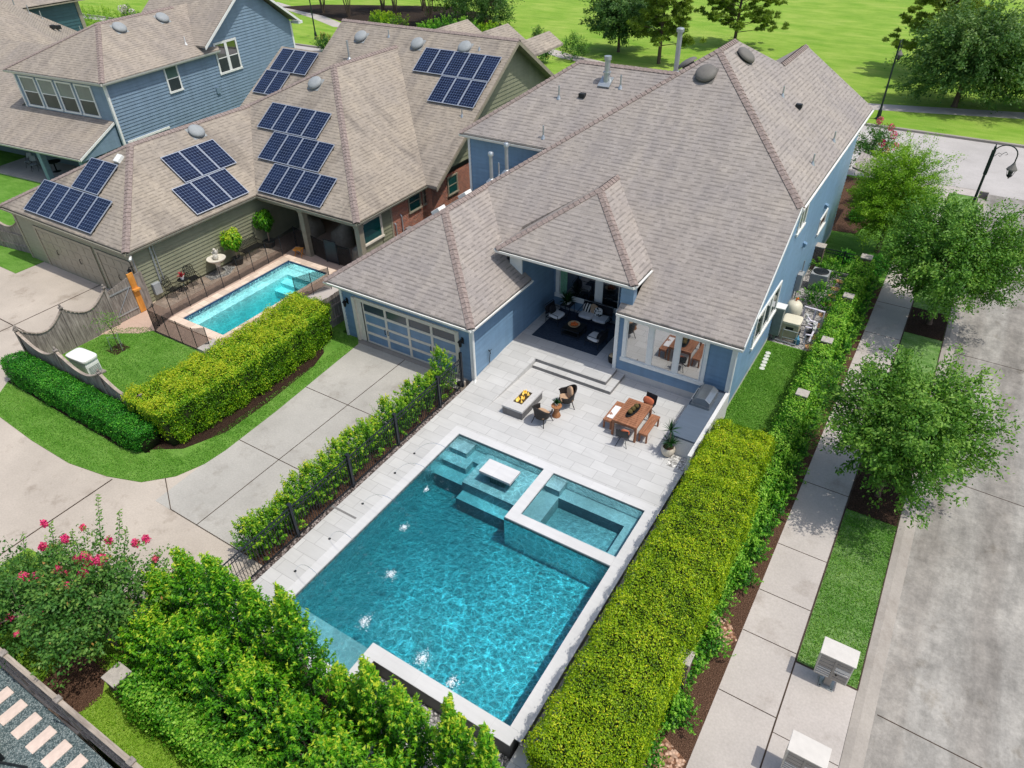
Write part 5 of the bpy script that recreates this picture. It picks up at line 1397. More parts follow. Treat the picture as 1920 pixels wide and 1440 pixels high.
# ------------------------------------------------------------ black metal fence and gate
def picket_panel(P, u, L, h, gap=.105, mat='black_metal', z0=.10):
    m = Matrix(((u[0],-u[1],0,P[0]),(u[1],u[0],0,P[1]),(0,0,1,P[2]),(0,0,0,1)))
    mb = MB(); mb.M = m
    mb.box(0,L,-.014,.014,h-.06,h-.02); mb.box(0,L,-.014,.014,z0,z0+.035); mb.box(0,L,-.012,.012,h-.24,h-.21)
    n = int(L/gap)
    for i in range(1, n): mb.box(L*i/n-.008,L*i/n+.008,-.008,.008,z0,h-.03)
    return mb
t = thing('metal_fence', 'black metal picket fence with square posts along the pool strip', 'fence', (-1.58,-9,0))
ys = [-12.2,-9.85,-6.93,-4.24,-1.72,.93]
for i in range(len(ys)-1): obj('picket_panel', picket_panel((-1.6+.004*i,ys[i],-.02), (0,1), ys[i+1]-ys[i], 1.45), M['black_metal'], t, world=True)
for y in ys:
    b = MB(); b.box(-1.65,-1.55,y-.05,y+.05,-.05,1.52); b.box(-1.665,-1.535,y-.065,y+.065,1.52,1.55); obj('fence_post', b, M['black_metal'], t, world=True, bevel=.008)
t = thing('metal_gate', 'black metal picket gate between fence post and garage corner', 'gate', (-1.58,1.0,0))
b = picket_panel((-1.58,1.05,0), (0,1), 1.35, 1.5); b.M = None; b.box(-1.60,-1.56,1.03,1.07,.08,1.5); b.box(-1.60,-1.56,2.38,2.42,.08,1.5); obj('gate_leaf', b, M['black_metal'], t, world=True)
b = MB(); b.box(-1.64,-1.54,2.46,2.56,0,1.75); obj('gate_post', b, M['black_metal'], t, world=True)
b = MB(); b.tube([(-1.53,2.3,1.0),(-1.48,2.3,1.0),(-1.48,2.2,1.0)], .02, 6); b.box(-1.66,-1.5,2.2,2.36,.25,.4); obj('latch', b, M['iron'], t, world=True)

# ------------------------------------------------------------ weathered board fences
def board_fence(name, label, P, u, spans, h, dip=.5, cap=True, side=1, zb=-.05, finial=True, mat='oldwood', last=True):
    """boards between posts; dip makes the scalloped top"""
    t = thing(name, label, 'fence', (P[0],P[1],0))
    m = Matrix(((u[0],-u[1],0,0),(u[1],u[0],0,0),(0,0,1,0),(0,0,0,1)))
    s0 = 0
    f = lambda x, L: h - dip*math.sin(PI*max(0,min(1,x/L)))
    posts = [0]
    for L in spans:
        b = MB(); b.M = m; n = int(L/.145)
        for i in range(n):
            x = s0+L*i/n; w = L/n
            z1 = f((i+.5)*w, L)+rnd.uniform(-.012,.012); yy = rnd.uniform(-.006,.006)
            b.box(x+.004,x+w-.004,-.012+yy,.012+yy,zb,z1)
        for z in (.3,1.0): b.box(s0,s0+L,.014*side,.055*side,z,z+.09)
        obj('boards', b, M[mat], t)
        if cap:
            c = MB(); c.M = m; pts = []
            for i in range(17): pts.append((s0+L*i/16, 0, f(L*i/16, L)+.02))
            for i in range(16): c.bar(pts[i], pts[i+1], .12, .035)
            obj('cap_rail', c, M['oldwood_cap'], t)
        s0 += L; posts.append(s0)
    for x in (posts if last else posts[:-1]):
        b = MB(); b.M = m; b.box(x-.06,x+.06,-.06,.06,zb,h+.06); b.box(x-.085,x+.085,-.085,.085,h+.06,h+.10)
        if finial:
            b.M = m @ Matrix.Translation((x,0,h+.1)); b.lathe([(0,0),(.05,0),(.03,.04),(.055,.09),(.04,.14),(0,.16)], n=10)
        obj('fence_post', b, M['oldwood'], t)
    return t
board_fence('board_fence', 'weathered scalloped board fence on the alley side of the small lawn', (-18.85,-6.02), (0,1), [2.0,2.1], 1.95, .62, side=1)
board_fence('board_fence', 'weathered scalloped board fence behind the low dark hedge', (-18.85,-6.05), (1,0), [3.0,3.0,2.6], 1.9, .55, side=1, last=False)
board_fence('board_fence', 'grey board fence between yellow hedge and blue garage', (-9.68,2.2), (.03,1), [2.2], 1.7, .12, cap=False, side=-1, finial=False)
board_fence('board_fence', 'weathered board fence by the lawn at the far left of the olive garage', (-30.2,.2), (-1,-.12), [2.4,2.4,2.4], 1.95, .5, side=1)
board_fence('board_fence', 'grey capped board fence between gravel yard and corner lawn', (-6.35,-14.60), (1,.012), [2.5,2.4,2.85,2.9], 1.75, .0, side=-1, finial=False)
t = thing('wood_gate', 'wooden yard gate with one fresh orange board and a diagonal rod', 'gate', (-18.9,-1.9,0))
b = MB(); n = 9
for i in range(n): b.box(-.015,.015,i*.135+.004,(i+1)*.135-.004,0,1.72+.25*i/n)
obj('gate_leaf', b, M['oldwood'], t)
b = MB(); b.box(.02,.05,.0,1.2,.3,.36); b.box(.02,.05,0,1.2,1.45,1.51); b.tube([(.05,.1,.35),(.05,1.1,1.48)], .012, 6); obj('brace', b, M['galv'], t)
b = MB(); b.box(-.03,.05,1.22,1.52,0,2.1); b.box(-.06,.2,1.2,1.55,1.2,1.3); obj('orange_board', b, M['orangewood'], t)
b = MB(); b.box(-.02,.02,1.53,1.95,0,1.95); obj('side_board', b, M['oldwood'], t)

# ------------------------------------------------------------ mesh pool-safety fence next door
t = thing('safety_fence', 'black mesh safety fence with thin poles round the turquoise pool', 'fence', (-17.25,0,0))
def mesh_run(pts, h=1.2):
    for a, b_ in zip(pts[:-1], pts[1:]):
        q = MB(); q.thick([(a[0],a[1],.03),(b_[0],b_[1],.03),(b_[0],b_[1],h),(a[0],a[1],h)], (.004,.002,0)); obj('mesh_panel', q, M['mesh'], t, world=True)
    for p in pts:
        q = MB(); q.cyl((p[0],p[1],-.03),(p[0],p[1],h+.04),.018,n=8); obj('pole', q, M['black_metal'], t, world=True)
mesh_run([(-17.25,-.05),(-17.25,1),(-17.26,2.03),(-17.26,3.1),(-17.25,4.17),(-17.26,5.14),(-17.28,6.2),(-17.3,7.26),(-17.5,8.5)])
mesh_run([(-17.25,-.05),(-16.98,-1.0),(-16.74,-1.41),(-15.64,-1.43),(-14.7,-1.42),(-13.6,-1.43),(-13.12,-1.1)])
mesh_run([(-17.5,8.55),(-16.2,8.3),(-14.63,8.0)]); mesh_run([(-13.74,8.04),(-12.8,8.06)]); mesh_run([(-13.05,4.2),(-12.7,5.0),(-12.3,5.9)])
q = MB(); q.tube([(-14.6,7.99,0),(-14.6,7.99,1.35),(-13.78,8.03,1.35),(-13.78,8.03,0)], .024, 6); q.thick([(-14.6,7.99,.05),(-13.78,8.03,.05),(-13.78,8.03,1.3),(-14.6,7.99,1.3)], (0,.004,0)); obj('mesh_gate', q, M['black_metal'], t, world=True)
b = MB(); b.box(-13.35,-12.9,-1.6,-.7,-.1,.32); o = obj('stone_block', b, M['capstone'], bevel=.02); tag(o, 'low tan stone block at the corner of the turquoise pool deck', 'block')

# neighbour's terrace things
def iron_chair(label, loc, rz, w=.5, cat='chair', name='iron_chair'):
    t = thing(name, label, cat, loc, rz, 'wrought iron garden seats by the olive wall')
    b = MB()
    for i in range(6): b.box(-w/2,w/2,-.24+i*.085,-.24+i*.085+.05,.42,.44)
    obj('seat', b, M['iron'], t)
    b = MB(); b.tube([(-w/2,.24,.42),(-w/2*1.0,.34,.95),(-w/4,.36,1.06),(0,.37,1.0),(w/4,.36,1.06),(w/2,.34,.95),(w/2,.24,.42)], .018, 6)
    k = max(4, int(w/.1))
    for i in range(1, k): x = -w/2+w*i/k; b.tube([(x,.245,.44),(x+.03,.29,.65),(x-.02,.33,.85),(x,.35,.99)], .011, 5)
    for z in (.6,.78): b.tube([(-w/2,.24+(z-.42)*.19,z),(w/2,.24+(z-.42)*.19,z)], .011, 5)
    obj('backrest', b, M['iron'], t)
    for s in (-1,1):
        q = MB(); q.tube([(s*w/2,-.24,.43),(s*w/2,-.26,.64),(s*w/2,.27,.66)], .015, 6); obj('arm', q, M['iron'], t)
        for y in (-.24,.24):
            q = MB(); q.tube([(s*w/2,y,.43),(s*w/2*1.06,y*1.3,0)], .015, 6); obj('leg', q, M['iron'], t)
    return t
iron_chair('black wrought iron chair beside the downspout on the olive wall', (-18.72,1.25,-.01), R(110))
iron_chair('black wrought iron chair between glass table and stone fountain', (-18.85,2.55,-.01), R(80))
iron_chair('long black wrought iron bench between the two potted trees', (-18.9,6.5,-.01), R(90), 1.3, 'bench', 'iron_bench')
t = thing('glass_table', 'small round iron table with red-leaved pot between the iron chairs', 'table', (-18.75,1.9,-.01))
b = MB(); b.lathe([(0,.66),(.28,.66),(.28,.68),(0,.68)], n=20)
for k in range(3): a = k*2.1; b.tube([(0,0,.45),(.12*math.cos(a),.12*math.sin(a),.3),(.25*math.cos(a),.25*math.sin(a),0)], .014, 6)
b.cyl((0,0,.4),(0,0,.67),.02); obj('body', b, M['iron'], t)
t = thing('potted_plant', 'red-leaved plant in a white pot on the small iron table', 'plant', (-18.75,1.9,.67))
b = MB(); b.lathe([(0,0),(.08,0),(.11,.16),(.09,.16),(0,.13)], n=14); obj('pot', b, M['pvc_white'], t, smooth=True); b = MB(); leaf_blades(b, (0,0,.14), 40, .24, .06, .2, .9, 3); obj('leaves', b, M['red_leaf'], t)
t = thing('stone_fountain', 'white stone birdbath fountain with a carved figure by the olive wall', 'fountain', (-18.75,4.1,-.01))
b = MB(); b.lathe([(0,0),(.26,0),(.27,.05),(.15,.12),(.11,.4),(.15,.66),(.34,.74),(.48,.84),(.50,.90),(.44,.89),(.2,.82),(0,.80)], n=28); obj('basin', b, M['stone'], t, smooth=True)
b = MB(); b.sph((0,0,1.0),(.16,.14,.2),12,8,.12); b.sph((.06,.05,1.24),(.11,.1,.14),10,7,.12); b.sph((-.09,.02,1.16),(.1,.09,.12),10,7,.15); b.sph((.03,.0,1.40),.075,10,7,.06); b.tube([(.04,.04,1.2),(.17,.1,1.3),(.2,.1,1.42)],[.05,.035,.02],7); b.tube([(-.08,0,1.15),(-.2,-.05,1.2)],[.05,.03],7); obj('figure', b, M['stone'], t, smooth=True)
b = MB()
t = thing('folding_stool', 'small orange slatted wooden stool at the far pool corner', 'stool', (-16.5,7.75,-.01), R(20))
for i in range(5): b.box(-.24,.24,-.2+i*.082,-.2+i*.082+.065,.40,.43)
obj('seat', b, M['orangewood'], t)
for s in (-1,1):
    q = MB(); q.bar((s*.2,-.19,0),(s*.2,.19,.40),.03,.035); obj('leg', q, M['orangewood'], t); q = MB(); q.bar((s*.165,.19,0),(s*.165,-.19,.40),.03,.035); obj('leg', q, M['orangewood'], t)
def covered(label, loc, s, seed):
    r = random.Random(seed); b = MB(); n = 20; prof = [(1.02,0),(1.0,.3),(.92,.6),(.8,.86),(.45,1.0)]; vs = []
    for rr, z in prof:
        for k in range(n):
            a = 2*PI*k/n; q = (abs(math.cos(a))**3+abs(math.sin(a))**3)**(-1/3); w = 1+.05*math.sin(5*a+seed)*(1-z)
            vs.append((rr*q*w*s[0]/2*math.cos(a), rr*q*w*s[1]/2*math.sin(a), z*s[2]*(1+.22*math.sin(a+seed)*(z>.7))))
    fs = [(j*n+k, j*n+(k+1)%n, (j+1)*n+(k+1)%n, (j+1)*n+k) for j in range(len(prof)-1) for k in range(n)]+[tuple((len(prof)-1)*n+k for k in range(n))]
    b.add(vs, fs); o = obj('furniture_cover', b, M['cover'], smooth=True, loc=loc); tag(o, label, 'cover', 'covered furniture under the olive porch')
covered('tan furniture cover near the porch post with the mesh gate in front', (-15.3,10.1,-.02), (1.3,1.1,1.25), 1); covered('tan furniture cover in the porch corner under the green-tinted window', (-13.3,10.4,-.02), (1.7,1.2,1.0), 2); covered('long low tan cover along the side opening of the porch', (-12.9,9.0,-.02), (.8,1.3,.85), 3); covered('brown covered seat deep in the dark of the porch', (-18.0,10.3,-.02), (1.3,1.3,1.2), 4)
# generator
t = thing('generator', 'white rounded standby generator behind the board fence', 'generator', (-16.45,-5.0,-.03), R(4))
b = MB(); b.box(-.68,.68,-.38,.38,0,.08); obj('base', b, M['kerb'], t)
b = MB(); b.cushion((0,0,.45), (1.22,.66,.78), None, 9, 5); obj('housing', b, M['pvc_white'], t, smooth=True)
b = MB(); b.cushion((0,0,.88), (1.32,.76,.18), None, 6, 5); obj('lid', b, M['white'], t, smooth=True)
b = MB()
for k in range(6): b.box(.55,.615,-.24,.24,.22+k*.06,.25+k*.06)
obj('louvre', b, M['grey_plastic'], t)
# folding chairs on the slate porch
M3 = Matrix.Translation(H3.location) @ Matrix.Rotation(R(5.5),4,'Z')
for k, (x, y, rz_, l) in enumerate(((-9.6,-1.2,30,'pale folding chair on the slate house porch, outer one'),(-8.6,-1.5,50,'pale folding chair on the slate house porch, nearer the post'))):
    p = M3 @ Vector((x,y,.02)); t = thing('folding_chair', l, 'chair', p, R(rz_), 'folding chairs on the slate porch')
    b = MB(); b.box(-.22,.22,-.2,.2,.44,.47); obj('seat', b, M['vent_grey'], t); b = MB(); b.thick([(-.22,.22,.62),(.22,.22,.62),(.22,.32,.95),(-.22,.32,.95)], (0,.03,0)); obj('backrest', b, M['vent_grey'], t)
    for s in (-1,1):
        q = MB(); q.tube([(s*.21,-.28,0),(s*.21,.32,.95)], .013, 6); obj('leg', q, M['iron'], t); q = MB(); q.tube([(s*.21,.28,0),(s*.21,-.16,.45)], .013, 6); obj('leg', q, M['iron'], t)
p = M3 @ Vector((-7.0,-1.0,.02)); t = thing('porch_table', 'dark iron table with brown pot under the slate porch', 'table', p)
b = MB(); b.lathe([(0,.7),(.5,.7),(.5,.73),(0,.73)], n=20); b.cyl((0,0,0),(0,0,.7),.05); b.lathe([(0,.0),(.3,0),(.05,.06),(0,.06)], n=14); obj('body', b, M['iron'], t)

# ------------------------------------------------------------ side-yard equipment
t = thing('pool_filter', 'tall cream pool filter tank with dark clamp band beside the light blue wall', 'filter tank', (8.85,14.6,-.30))
b = MB(); b.lathe([(0,0),(.36,0),(.37,.06),(.37,.70),(.0,.70)], n=24); obj('tank', b, M['cream2'], t, smooth=True)
b = MB(); b.lathe([(0,.70),(.395,.70),(.395,.76),(0,.76)], n=24); obj('clamp_band', b, M['iron'], t)
b = MB(); b.lathe([(0,.76),(.365,.76),(.36,1.05),(.33,1.22),(.24,1.32),(.1,1.37),(0,1.38)], n=24); obj('lid', b, M['cream'], t, smooth=True)
b = MB(); b.cyl((.0,.05,1.36),(0,.05,1.50),.03); b.cyl((0,.05,1.46),(.08,.05,1.52),.05,n=10); obj('gauge', b, M['copper'], t)
t = thing('pool_heater', 'square cream pool heater with a dark control panel', 'heater', (9.05,13.65,-.30), R(2))
b = MB(); b.box(-.38,.38,-.38,.38,.08,.88); obj('body', b, M['cream2'], t, bevel=.02)
b = MB(); b.cushion((0,0,.93), (.82,.82,.16), None, 7); obj('lid', b, M['cream'], t, smooth=True)
b = MB(); b.thick([(-.18,-.40,.62),(.16,-.40,.62),(.16,-.36,.88),(-.18,-.36,.88)], (0,.03,0)); obj('control_panel', b, M['black_plastic'], t)
b = MB(); b.box(-.42,.42,-.42,.42,0,.08); obj('base', b, M['kerb'], t)
t = thing('pipe_manifold', 'white plastic pipework standing between the tank and the shrubs', 'pipes', (9.4,14.6,-.30))
b = MB()
b.tube([(-.15,.5,.1),(-.15,.5,.95),(.75,.35,1.0),(.75,.35,.1)], .045, 8); b.tube([(.35,.42,.97),(.35,.42,.3)], .045, 8); b.tube([(-.3,.1,.5),(.15,.05,.55),(.2,-.2,.5),(.55,-.3,.5)], .045, 8)
b.tube([(.1,.0,.75),(.3,-.05,.6),(.6,.0,.55),(.62,-.45,.5),(.62,-.9,.5),(.6,-1.2,.2)], .05, 8); b.tube([(.25,-.7,.1),(.25,-.7,.6),(.5,-.7,.62)], .045, 8); b.tube([(.4,-1.25,.1),(.4,-1.25,.55),(.62,-1.2,.55)], .045, 8)
obj('pipes', b, M['pvc'], t, smooth=True)
for p in ((.1,0,.75),(.2,-.2,.56),(.55,-.3,.56),(.62,-.7,.56)):
    q = MB(); q.cyl((p[0],p[1],p[2]-.08),(p[0],p[1],p[2]+.1),.075,n=12); q.bar((p[0]-.1,p[1],p[2]+.12),(p[0]+.1,p[1],p[2]+.12),.03,.03); obj('valve', q, M['pvc_white'], t)
for k, (x, y, l, m) in enumerate(((9.95,14.35,'black pool pump with rounded strainer lid beside the gravel path','black_plastic'),(9.55,12.98+.45,'blue motored pool pump beside the cream heater','blue_plastic'))):
    t = thing('pool_pump', l, 'pump', (x,y,-.30), R(20*k), 'pool pumps')
    b = MB(); b.cyl((-.1,-.3,.2),(-.1,.15,.2),.11,n=14); b.box(-.2,.0,-.25,.1,0,.08); obj('motor', b, M[m], t, smooth=False); b = MB(); b.lathe([(0,0),(.13,0),(.14,.3),(.15,.36),(.08,.42),(0,.42)], (-.1,.3,.02), 16); obj('strainer', b, M['black_plastic'], t, smooth=True)
t = thing('equipment_rack', 'bare metal pipe stand in front of the pool heater', 'stand', (9.15,13.05,-.30))
b = MB()
for x in (-.3,.35): b.tube([(x,0,0),(x,.02,.75)], .02, 6)
for z in (.3,.7): b.tube([(-.3,0,z),(.35,0,z)], .02, 6)
b.tube([(-.9,.1,.06),(-.3,.02,.06),(.35,-.02,.06)], .03, 6); obj('frame', b, M['galv'], t)
t = thing('junction_box', 'tall pale electrical cabinet standing against the light blue wall', 'cabinet', (8.5,11.8+1.3,-.3))
b = MB(); b.box(-.2,.2,-.22,.22,.35,1.75); obj('body', b, M['grey_plastic'], t, bevel=.015); b = MB(); b.box(-.23,.23,-.25,.25,1.75,1.80); obj('lid', b, M['pvc_white'], t); b = MB(); b.box(-.05,.05,-.05,.05,0,.35); obj('conduit', b, M['grey_plastic'], t)
t = thing('meter_cabinet', 'narrow grey utility box on the light blue wall behind the filter', 'cabinet', (8.42,17.2,.3))
b = MB(); b.box(-.12,.12,-.25,.25,0,.9); b.tube([(0,-.1,0),(0,-.1,-.6)], .03, 6); b.tube([(0,.15,.9),(0,.15,1.5)], .03, 6); obj('body', b, M['vent_grey'], t)
for k, (y, l) in enumerate(((19.0,'grey air conditioner between the clipped bush and the metal gate'),)):
    t = thing('air_conditioner', l, 'air conditioner', (9.1,y,-.3))
    b = MB(); b.box(-.42,.42,-.42,.42,.05,.92); obj('body', b, M['vent_grey'], t, bevel=.03); b = MB(); b.lathe([(.36,.92),(.38,.95),(.34,.97),(.30,.95)], n=24)
    for q in range(6): b.tube([(.34*math.cos(q*PI/6),.34*math.sin(q*PI/6),.95),(-.34*math.cos(q*PI/6),-.34*math.sin(q*PI/6),.95)], .008, 4)
    obj('fan_grille', b, M['black_plastic'], t)
for k in range(6):
    y = 10.55+k*.26; b = MB(); b.lathe([(0,0),(.12,0),(.12,.03),(.10,.04),(0,.04)], n=14); o = obj('stepping_stone', b, M['roundstone'], loc=(8.72-.02*k,y,-.30))
    tag(o, 'pale round stepping stone in the short row on the side lawn', 'stepping stone', 'round stepping stones on the side lawn')
for k, (x, y) in enumerate(((9.98,20.2),(9.95,19.3),(9.95,18.5),(10.0,17.6),(9.98,15.3),(10.05,14.2),(10.1,13.3),(10.02,16.4))):
    n = 9; q = [((.22+rnd.uniform(-.05,.06))*math.cos(2*PI*i/n)*1.1, (.22+rnd.uniform(-.05,.06))*math.sin(2*PI*i/n)) for i in range(n)]
    b = MB(); b.prism(q, -.02, .025); o = obj('flagstone', b, M['flagstone'], loc=(x,y,-.30)); tag(o, 'orange flagstone set in the grey gravel side path', 'flagstone', 'orange flagstones on the gravel path')
# brick pillars of the boundary
pill = [(-1.48,-13.27,.98,'brick pillar with pale cap at the corner lawn end of the ivy hedge',.24),(10.82,20.93,1.0,'pale capped pillar where the metal gate meets the ivy hedge',.24),(8.5,21.1,1.0,'brown brick pillar with pale cap against the light blue wall',.24),(10.82,16.5,.95,'pale capped pillar in the ivy beside the pipework',.2),(10.8,12.17,.95,'pale capped pillar in the ivy beside the round stepping stones',.2),(10.82,7.9,.95,'pale capped pillar in the ivy between side lawn and golden hedge',.2),(10.95,-5.03,.9,'pale capped pillar at the pavement edge of the golden hedge',.2)]
for x, y, z, l, w in pill:
    t = thing('brick_pillar', l, 'pillar', (x,y,-.42), 0, 'brick pillars of the garden boundary'); h = z+.42
    b = MB()
    for (p0, p1) in (((-w,-w),(w,-w)),((w,-w),(w,w)),((w,w),(-w,w)),((-w,w),(-w,-w))):
        b.add([(*p0,0),(*p1,0),(*p1,h),(*p0,h)], [(0,1,2,3)], [[(0,0),(2*w,0),(2*w,h),(0,h)]])
    obj('shaft', b, M['pbrick'], t)
    b = MB(); b.box(-w-.03,w+.03,-w-.03,w+.03,h,h+.06); obj('cap', b, M['capstone'], t, bevel=.012)
t = thing('side_gate', 'black picket gate and panel across the gravel side path', 'gate', (8.74,21.15,0))
obj('picket_panel', picket_panel((8.74,21.12,-.3), (1,0), 1.0, 1.25), M['black_metal'], t, world=True); obj('gate_leaf', picket_panel((9.78,21.10,-.3), (1,0), .8, 1.25), M['black_metal'], t, world=True)
b = MB(); b.box(9.73,9.79,21.08,21.14,-.3,1.0); obj('gate_post', b, M['black_metal'], t, world=True)

# ------------------------------------------------------------ street furniture
def mailbox(label, loc):
    t = thing('cluster_mailbox', label, 'mailbox', loc, 0, 'cluster mailboxes on the pavement pad')
    b = MB(); b.box(-.42,.42,-.02,.46,.42,1.34); obj('cabinet', b, M['mail'], t, bevel=.01)
    b = MB(); b.box(-.45,.45,-.06,.50,1.34,1.385); obj('roof', b, M['mail'], t, bevel=.01)
    for i in range(6):
        for j in range(2):
            d = MB(); x0 = -.39+j*.405; d.box(x0,x0+.375,-.034,-.018,.46+i*.145,.585+i*.145)
            light = (j == 0 and i in (0,1,2,3)) or (j == 1 and i == 3)
            obj('mail_door', d, M['mail_light'] if light and i % 1 == 0 and j == 1 else M['mail_dark'], t)
    b = MB()
    for i in range(4): b.box(-.39,-.04,-.05,-.034,.50+i*.09,.53+i*.09)
    b.box(.02,.38,-.05,-.034,.82,.87); obj('door_ledge', b, M['mail_light'], t)
    b = MB(); b.box(-.03,.03,-.052,-.018,.44,1.33); obj('centre_rib', b, M['mail_dark'], t)
    b = MB(); b.box(-.09,.09,.02,.2,.03,.43); obj('pedestal', b, M['mail_dark'], t, bevel=.01); b = MB(); b.box(-.19,.19,-.08,.30,0,.03); obj('base_plate', b, M['galv'], t)
    for i in range(4):
        q = MB(); q.cyl(((-.15,.15)[i % 2],(-.05,.27)[i//2],.03),((-.15,.15)[i % 2],(-.05,.27)[i//2],.05),.016,n=6); obj('bolt', q, M['iron'], t)
    b = MB(); b.cyl((.1,-.03,.72),(.1,-.055,.72),.022,n=8); obj('lock', b, M['iron'], t)
mailbox('tan cluster mailbox standing where the verge grass ends', (14.43,-3.0,-.45))
mailbox('tan cluster mailbox cut off by the lower picture edge, on bare pavement', (14.35,-6.0,-.45))
def street_lamp(label, loc, rz, h=6.4):
    t = thing('street_lamp', label, 'street lamp', loc, rz, 'dark green street lamps')
    b = MB(); b.lathe([(0,0),(.24,0),(.24,.08),(.17,.18),(.15,.7),(.11,.8),(0,.8)], n=14); obj('base', b, M['lamp_green'], t)
    b = MB(); b.tube([(0,0,.7),(0,0,h)], [.085,.055], 12); b.cyl((0,0,h),(0,0,h+.12),.03); b.box(-.09,.09,-.05,.05,h-1.5,h-.2); obj('pole', b, M['lamp_green'], t, smooth=True)
    P = [(0,0,h-.5)]
    for k in range(13):
        a = PI-PI*k/12; P.append((.55+.55*math.cos(a), 0, h-.35+.5*math.sin(a)))
    P.append((1.1,0,h-.75)); b = MB(); b.tube(P, .032, 8); b.tube([(.1,0,h-.5),(.25,0,h-.3),(.4,0,h-.35),(.36,0,h-.48),(.28,0,h-.42)], .014, 6); b.tube([(.4,0,h-.35),(.55,0,h-.2),(.66,0,h-.3),(.58,0,h-.36)], .014, 6); obj('arm', b, M['lamp_green'], t, smooth=True)
    b = MB(); b.lathe([(0,.10),(.05,.10),(.09,.0),(.25,-.22),(.26,-.28),(0,-.26)], (1.1,0,h-.78), 12); obj('lamp_shade', b, M['vent_taupe'], t)
    b = MB()
    for k in range(4): a = k*PI/2; b.tube([(1.1+.2*math.cos(a),.2*math.sin(a),h-1.06),(1.1+.12*math.cos(a),.12*math.sin(a),h-1.38)], .014, 5)
    b.lathe([(0,-.56),(.13,-.56),(.13,-.62),(.04,-.7),(0,-.78)], (1.1,0,h-.78), 10); obj('cage', b, M['iron'], t)
    b = MB(); b.lathe([(0,-.28),(.14,-.28),(.10,-.55),(0,-.56)], (1.1,0,h-.78), 10); obj('lantern_glass', b, M['glass_screen'], t)
street_lamp('dark green street lamp with a hooked arm, rising out of the wide street oak', (14.72,28.6,-.46), R(0), 5.5)
street_lamp('dark green street lamp across the street by the park path, lantern over its pole', (6.8,50.4,-.45), R(85), 5.8)
street_lamp('dark green street lamp at the park edge between slate house and olive roof', (-58.5,51.7,-.45), R(95), 6.2)
# ------------------------------------------------------------ gravel yard in the corner
for k in range(7):
    x = -4.45+k*.688; o = obj('paver', MB().box(-.17,.17,-.66,0,-.05,.02), M['paver'], loc=(x,-14.88,-.02), bevel=.01); tag(o, 'pale blush paver in the row across the blue gravel', 'paver', 'pavers across the blue gravel')
t = thing('yard_equipment', 'white plumbing over dark pool machinery at the corner edge of the gravel yard', 'pipes', (-3.3,-16.1,-.02))
b = MB(); b.box(-.9,.6,-.5,.15,0,.5); obj('machine', b, M['black_plastic'], t, bevel=.03)
b = MB(); b.tube([(-1.2,.5,.75),(-.7,.25,.75),(-.1,-.05,.75),(.5,-.3,.6)], .055, 8); b.tube([(-.7,.25,.75),(-.75,.1,.75),(-1.0,-.1,.5)], .055, 8); b.tube([(-.35,.08,.75),(-.35,.08,.95)], .06, 8); obj('pipes', b, M['pvc_white'], t, smooth=True)
b = MB(); b.tube([(-.65,.65,.05),(-.5,.4,.35),(0,.1,.3),(.6,.0,.1),(1.3,.3,.04),(1.9,.2,.03)], .03, 8); obj('hose', b, M['black_plastic'], t, smooth=True)
b = MB(); b.tube([(0,0,.85),(.5,.25,0)], .02, 6); o = obj('bamboo_stake', b, M['bark'], loc=(-2.25,-14.72,.02), rot=(0,0,R(-10))); tag(o, 'thin brown stake leaning on the capped fence over blue gravel', 'stake')
# ------------------------------------------------------------ plants
def leaf_obj(name, P, N, size, aspect, tint, mat, parent=None, core=None, seed=0, T=None, fold=0.0):
    """one mesh of leaf-shaped faces at points P facing N; tint goes into the leaf colour"""
    rg = np.random.default_rng(seed); n = len(P)
    P = np.asarray(P, float); N = np.asarray(N, float) + rg.normal(0, .55, (n,3))
    N /= np.linalg.norm(N, axis=1, keepdims=True)+1e-9
    t = rg.normal(0, 1, (n,3)) if T is None else np.asarray(T, float)+rg.normal(0, .35, (n,3))
    t -= N*np.sum(t*N, axis=1, keepdims=True); t /= np.linalg.norm(t, axis=1, keepdims=True)+1e-9
    b = np.cross(N, t)
    s = np.asarray(size).reshape(-1,1)*np.ones((n,1)) * rg.uniform(.7,1.25,(n,1))
    V = np.empty((n,4,3)); V[:,0] = P-t*s*.5; V[:,1] = P+b*s*aspect*.5-t*s*.05; V[:,2] = P+t*s*.5; V[:,3] = P-b*s*aspect*.5-t*s*.05
    V = V.reshape(-1,3); tint = np.repeat(np.clip(tint, 0, 1), 4)
    F = np.arange(n*4); nf = n; loops = F; starts = np.arange(n)*4; tot = np.full(n, 4)
    cm = 0
    if core is not None:
        cv = np.array([tuple(p) for p in core.v]); cf = core.f; o = len(V)
        V = np.vstack([V, cv]); tint = np.concatenate([tint, np.zeros(len(cv))])
        cl = [i+o for f in cf for i in f]; ct = [len(f) for f in cf]
        starts = np.concatenate([starts, len(loops)+np.cumsum([0]+ct[:-1])]); tot = np.concatenate([tot, ct]); loops = np.concatenate([loops, cl]); cm = len(cf); nf += cm
    me = bpy.data.meshes.new(name)
    me.vertices.add(len(V)); me.vertices.foreach_set('co', V.astype(np.float32).ravel())
    me.loops.add(len(loops)); me.loops.foreach_set('vertex_index', loops.astype(np.int32))
    me.polygons.add(nf); me.polygons.foreach_set('loop_start', starts.astype(np.int32)); me.polygons.foreach_set('loop_total', tot.astype(np.int32))
    at = me.attributes.new('tint', 'FLOAT', 'POINT'); at.data.foreach_set('value', tint.astype(np.float32))
    me.materials.append(M[mat])
    if cm:
        me.materials.append(M['core'])
        mi = np.zeros(nf, np.int32); mi[-cm:] = 1; me.polygons.foreach_set('material_index', mi)
    me.update(calc_edges=True)
    o = bpy.data.objects.new(name, me); COL.objects.link(o)
    if parent is not None: o.parent = parent
    return o
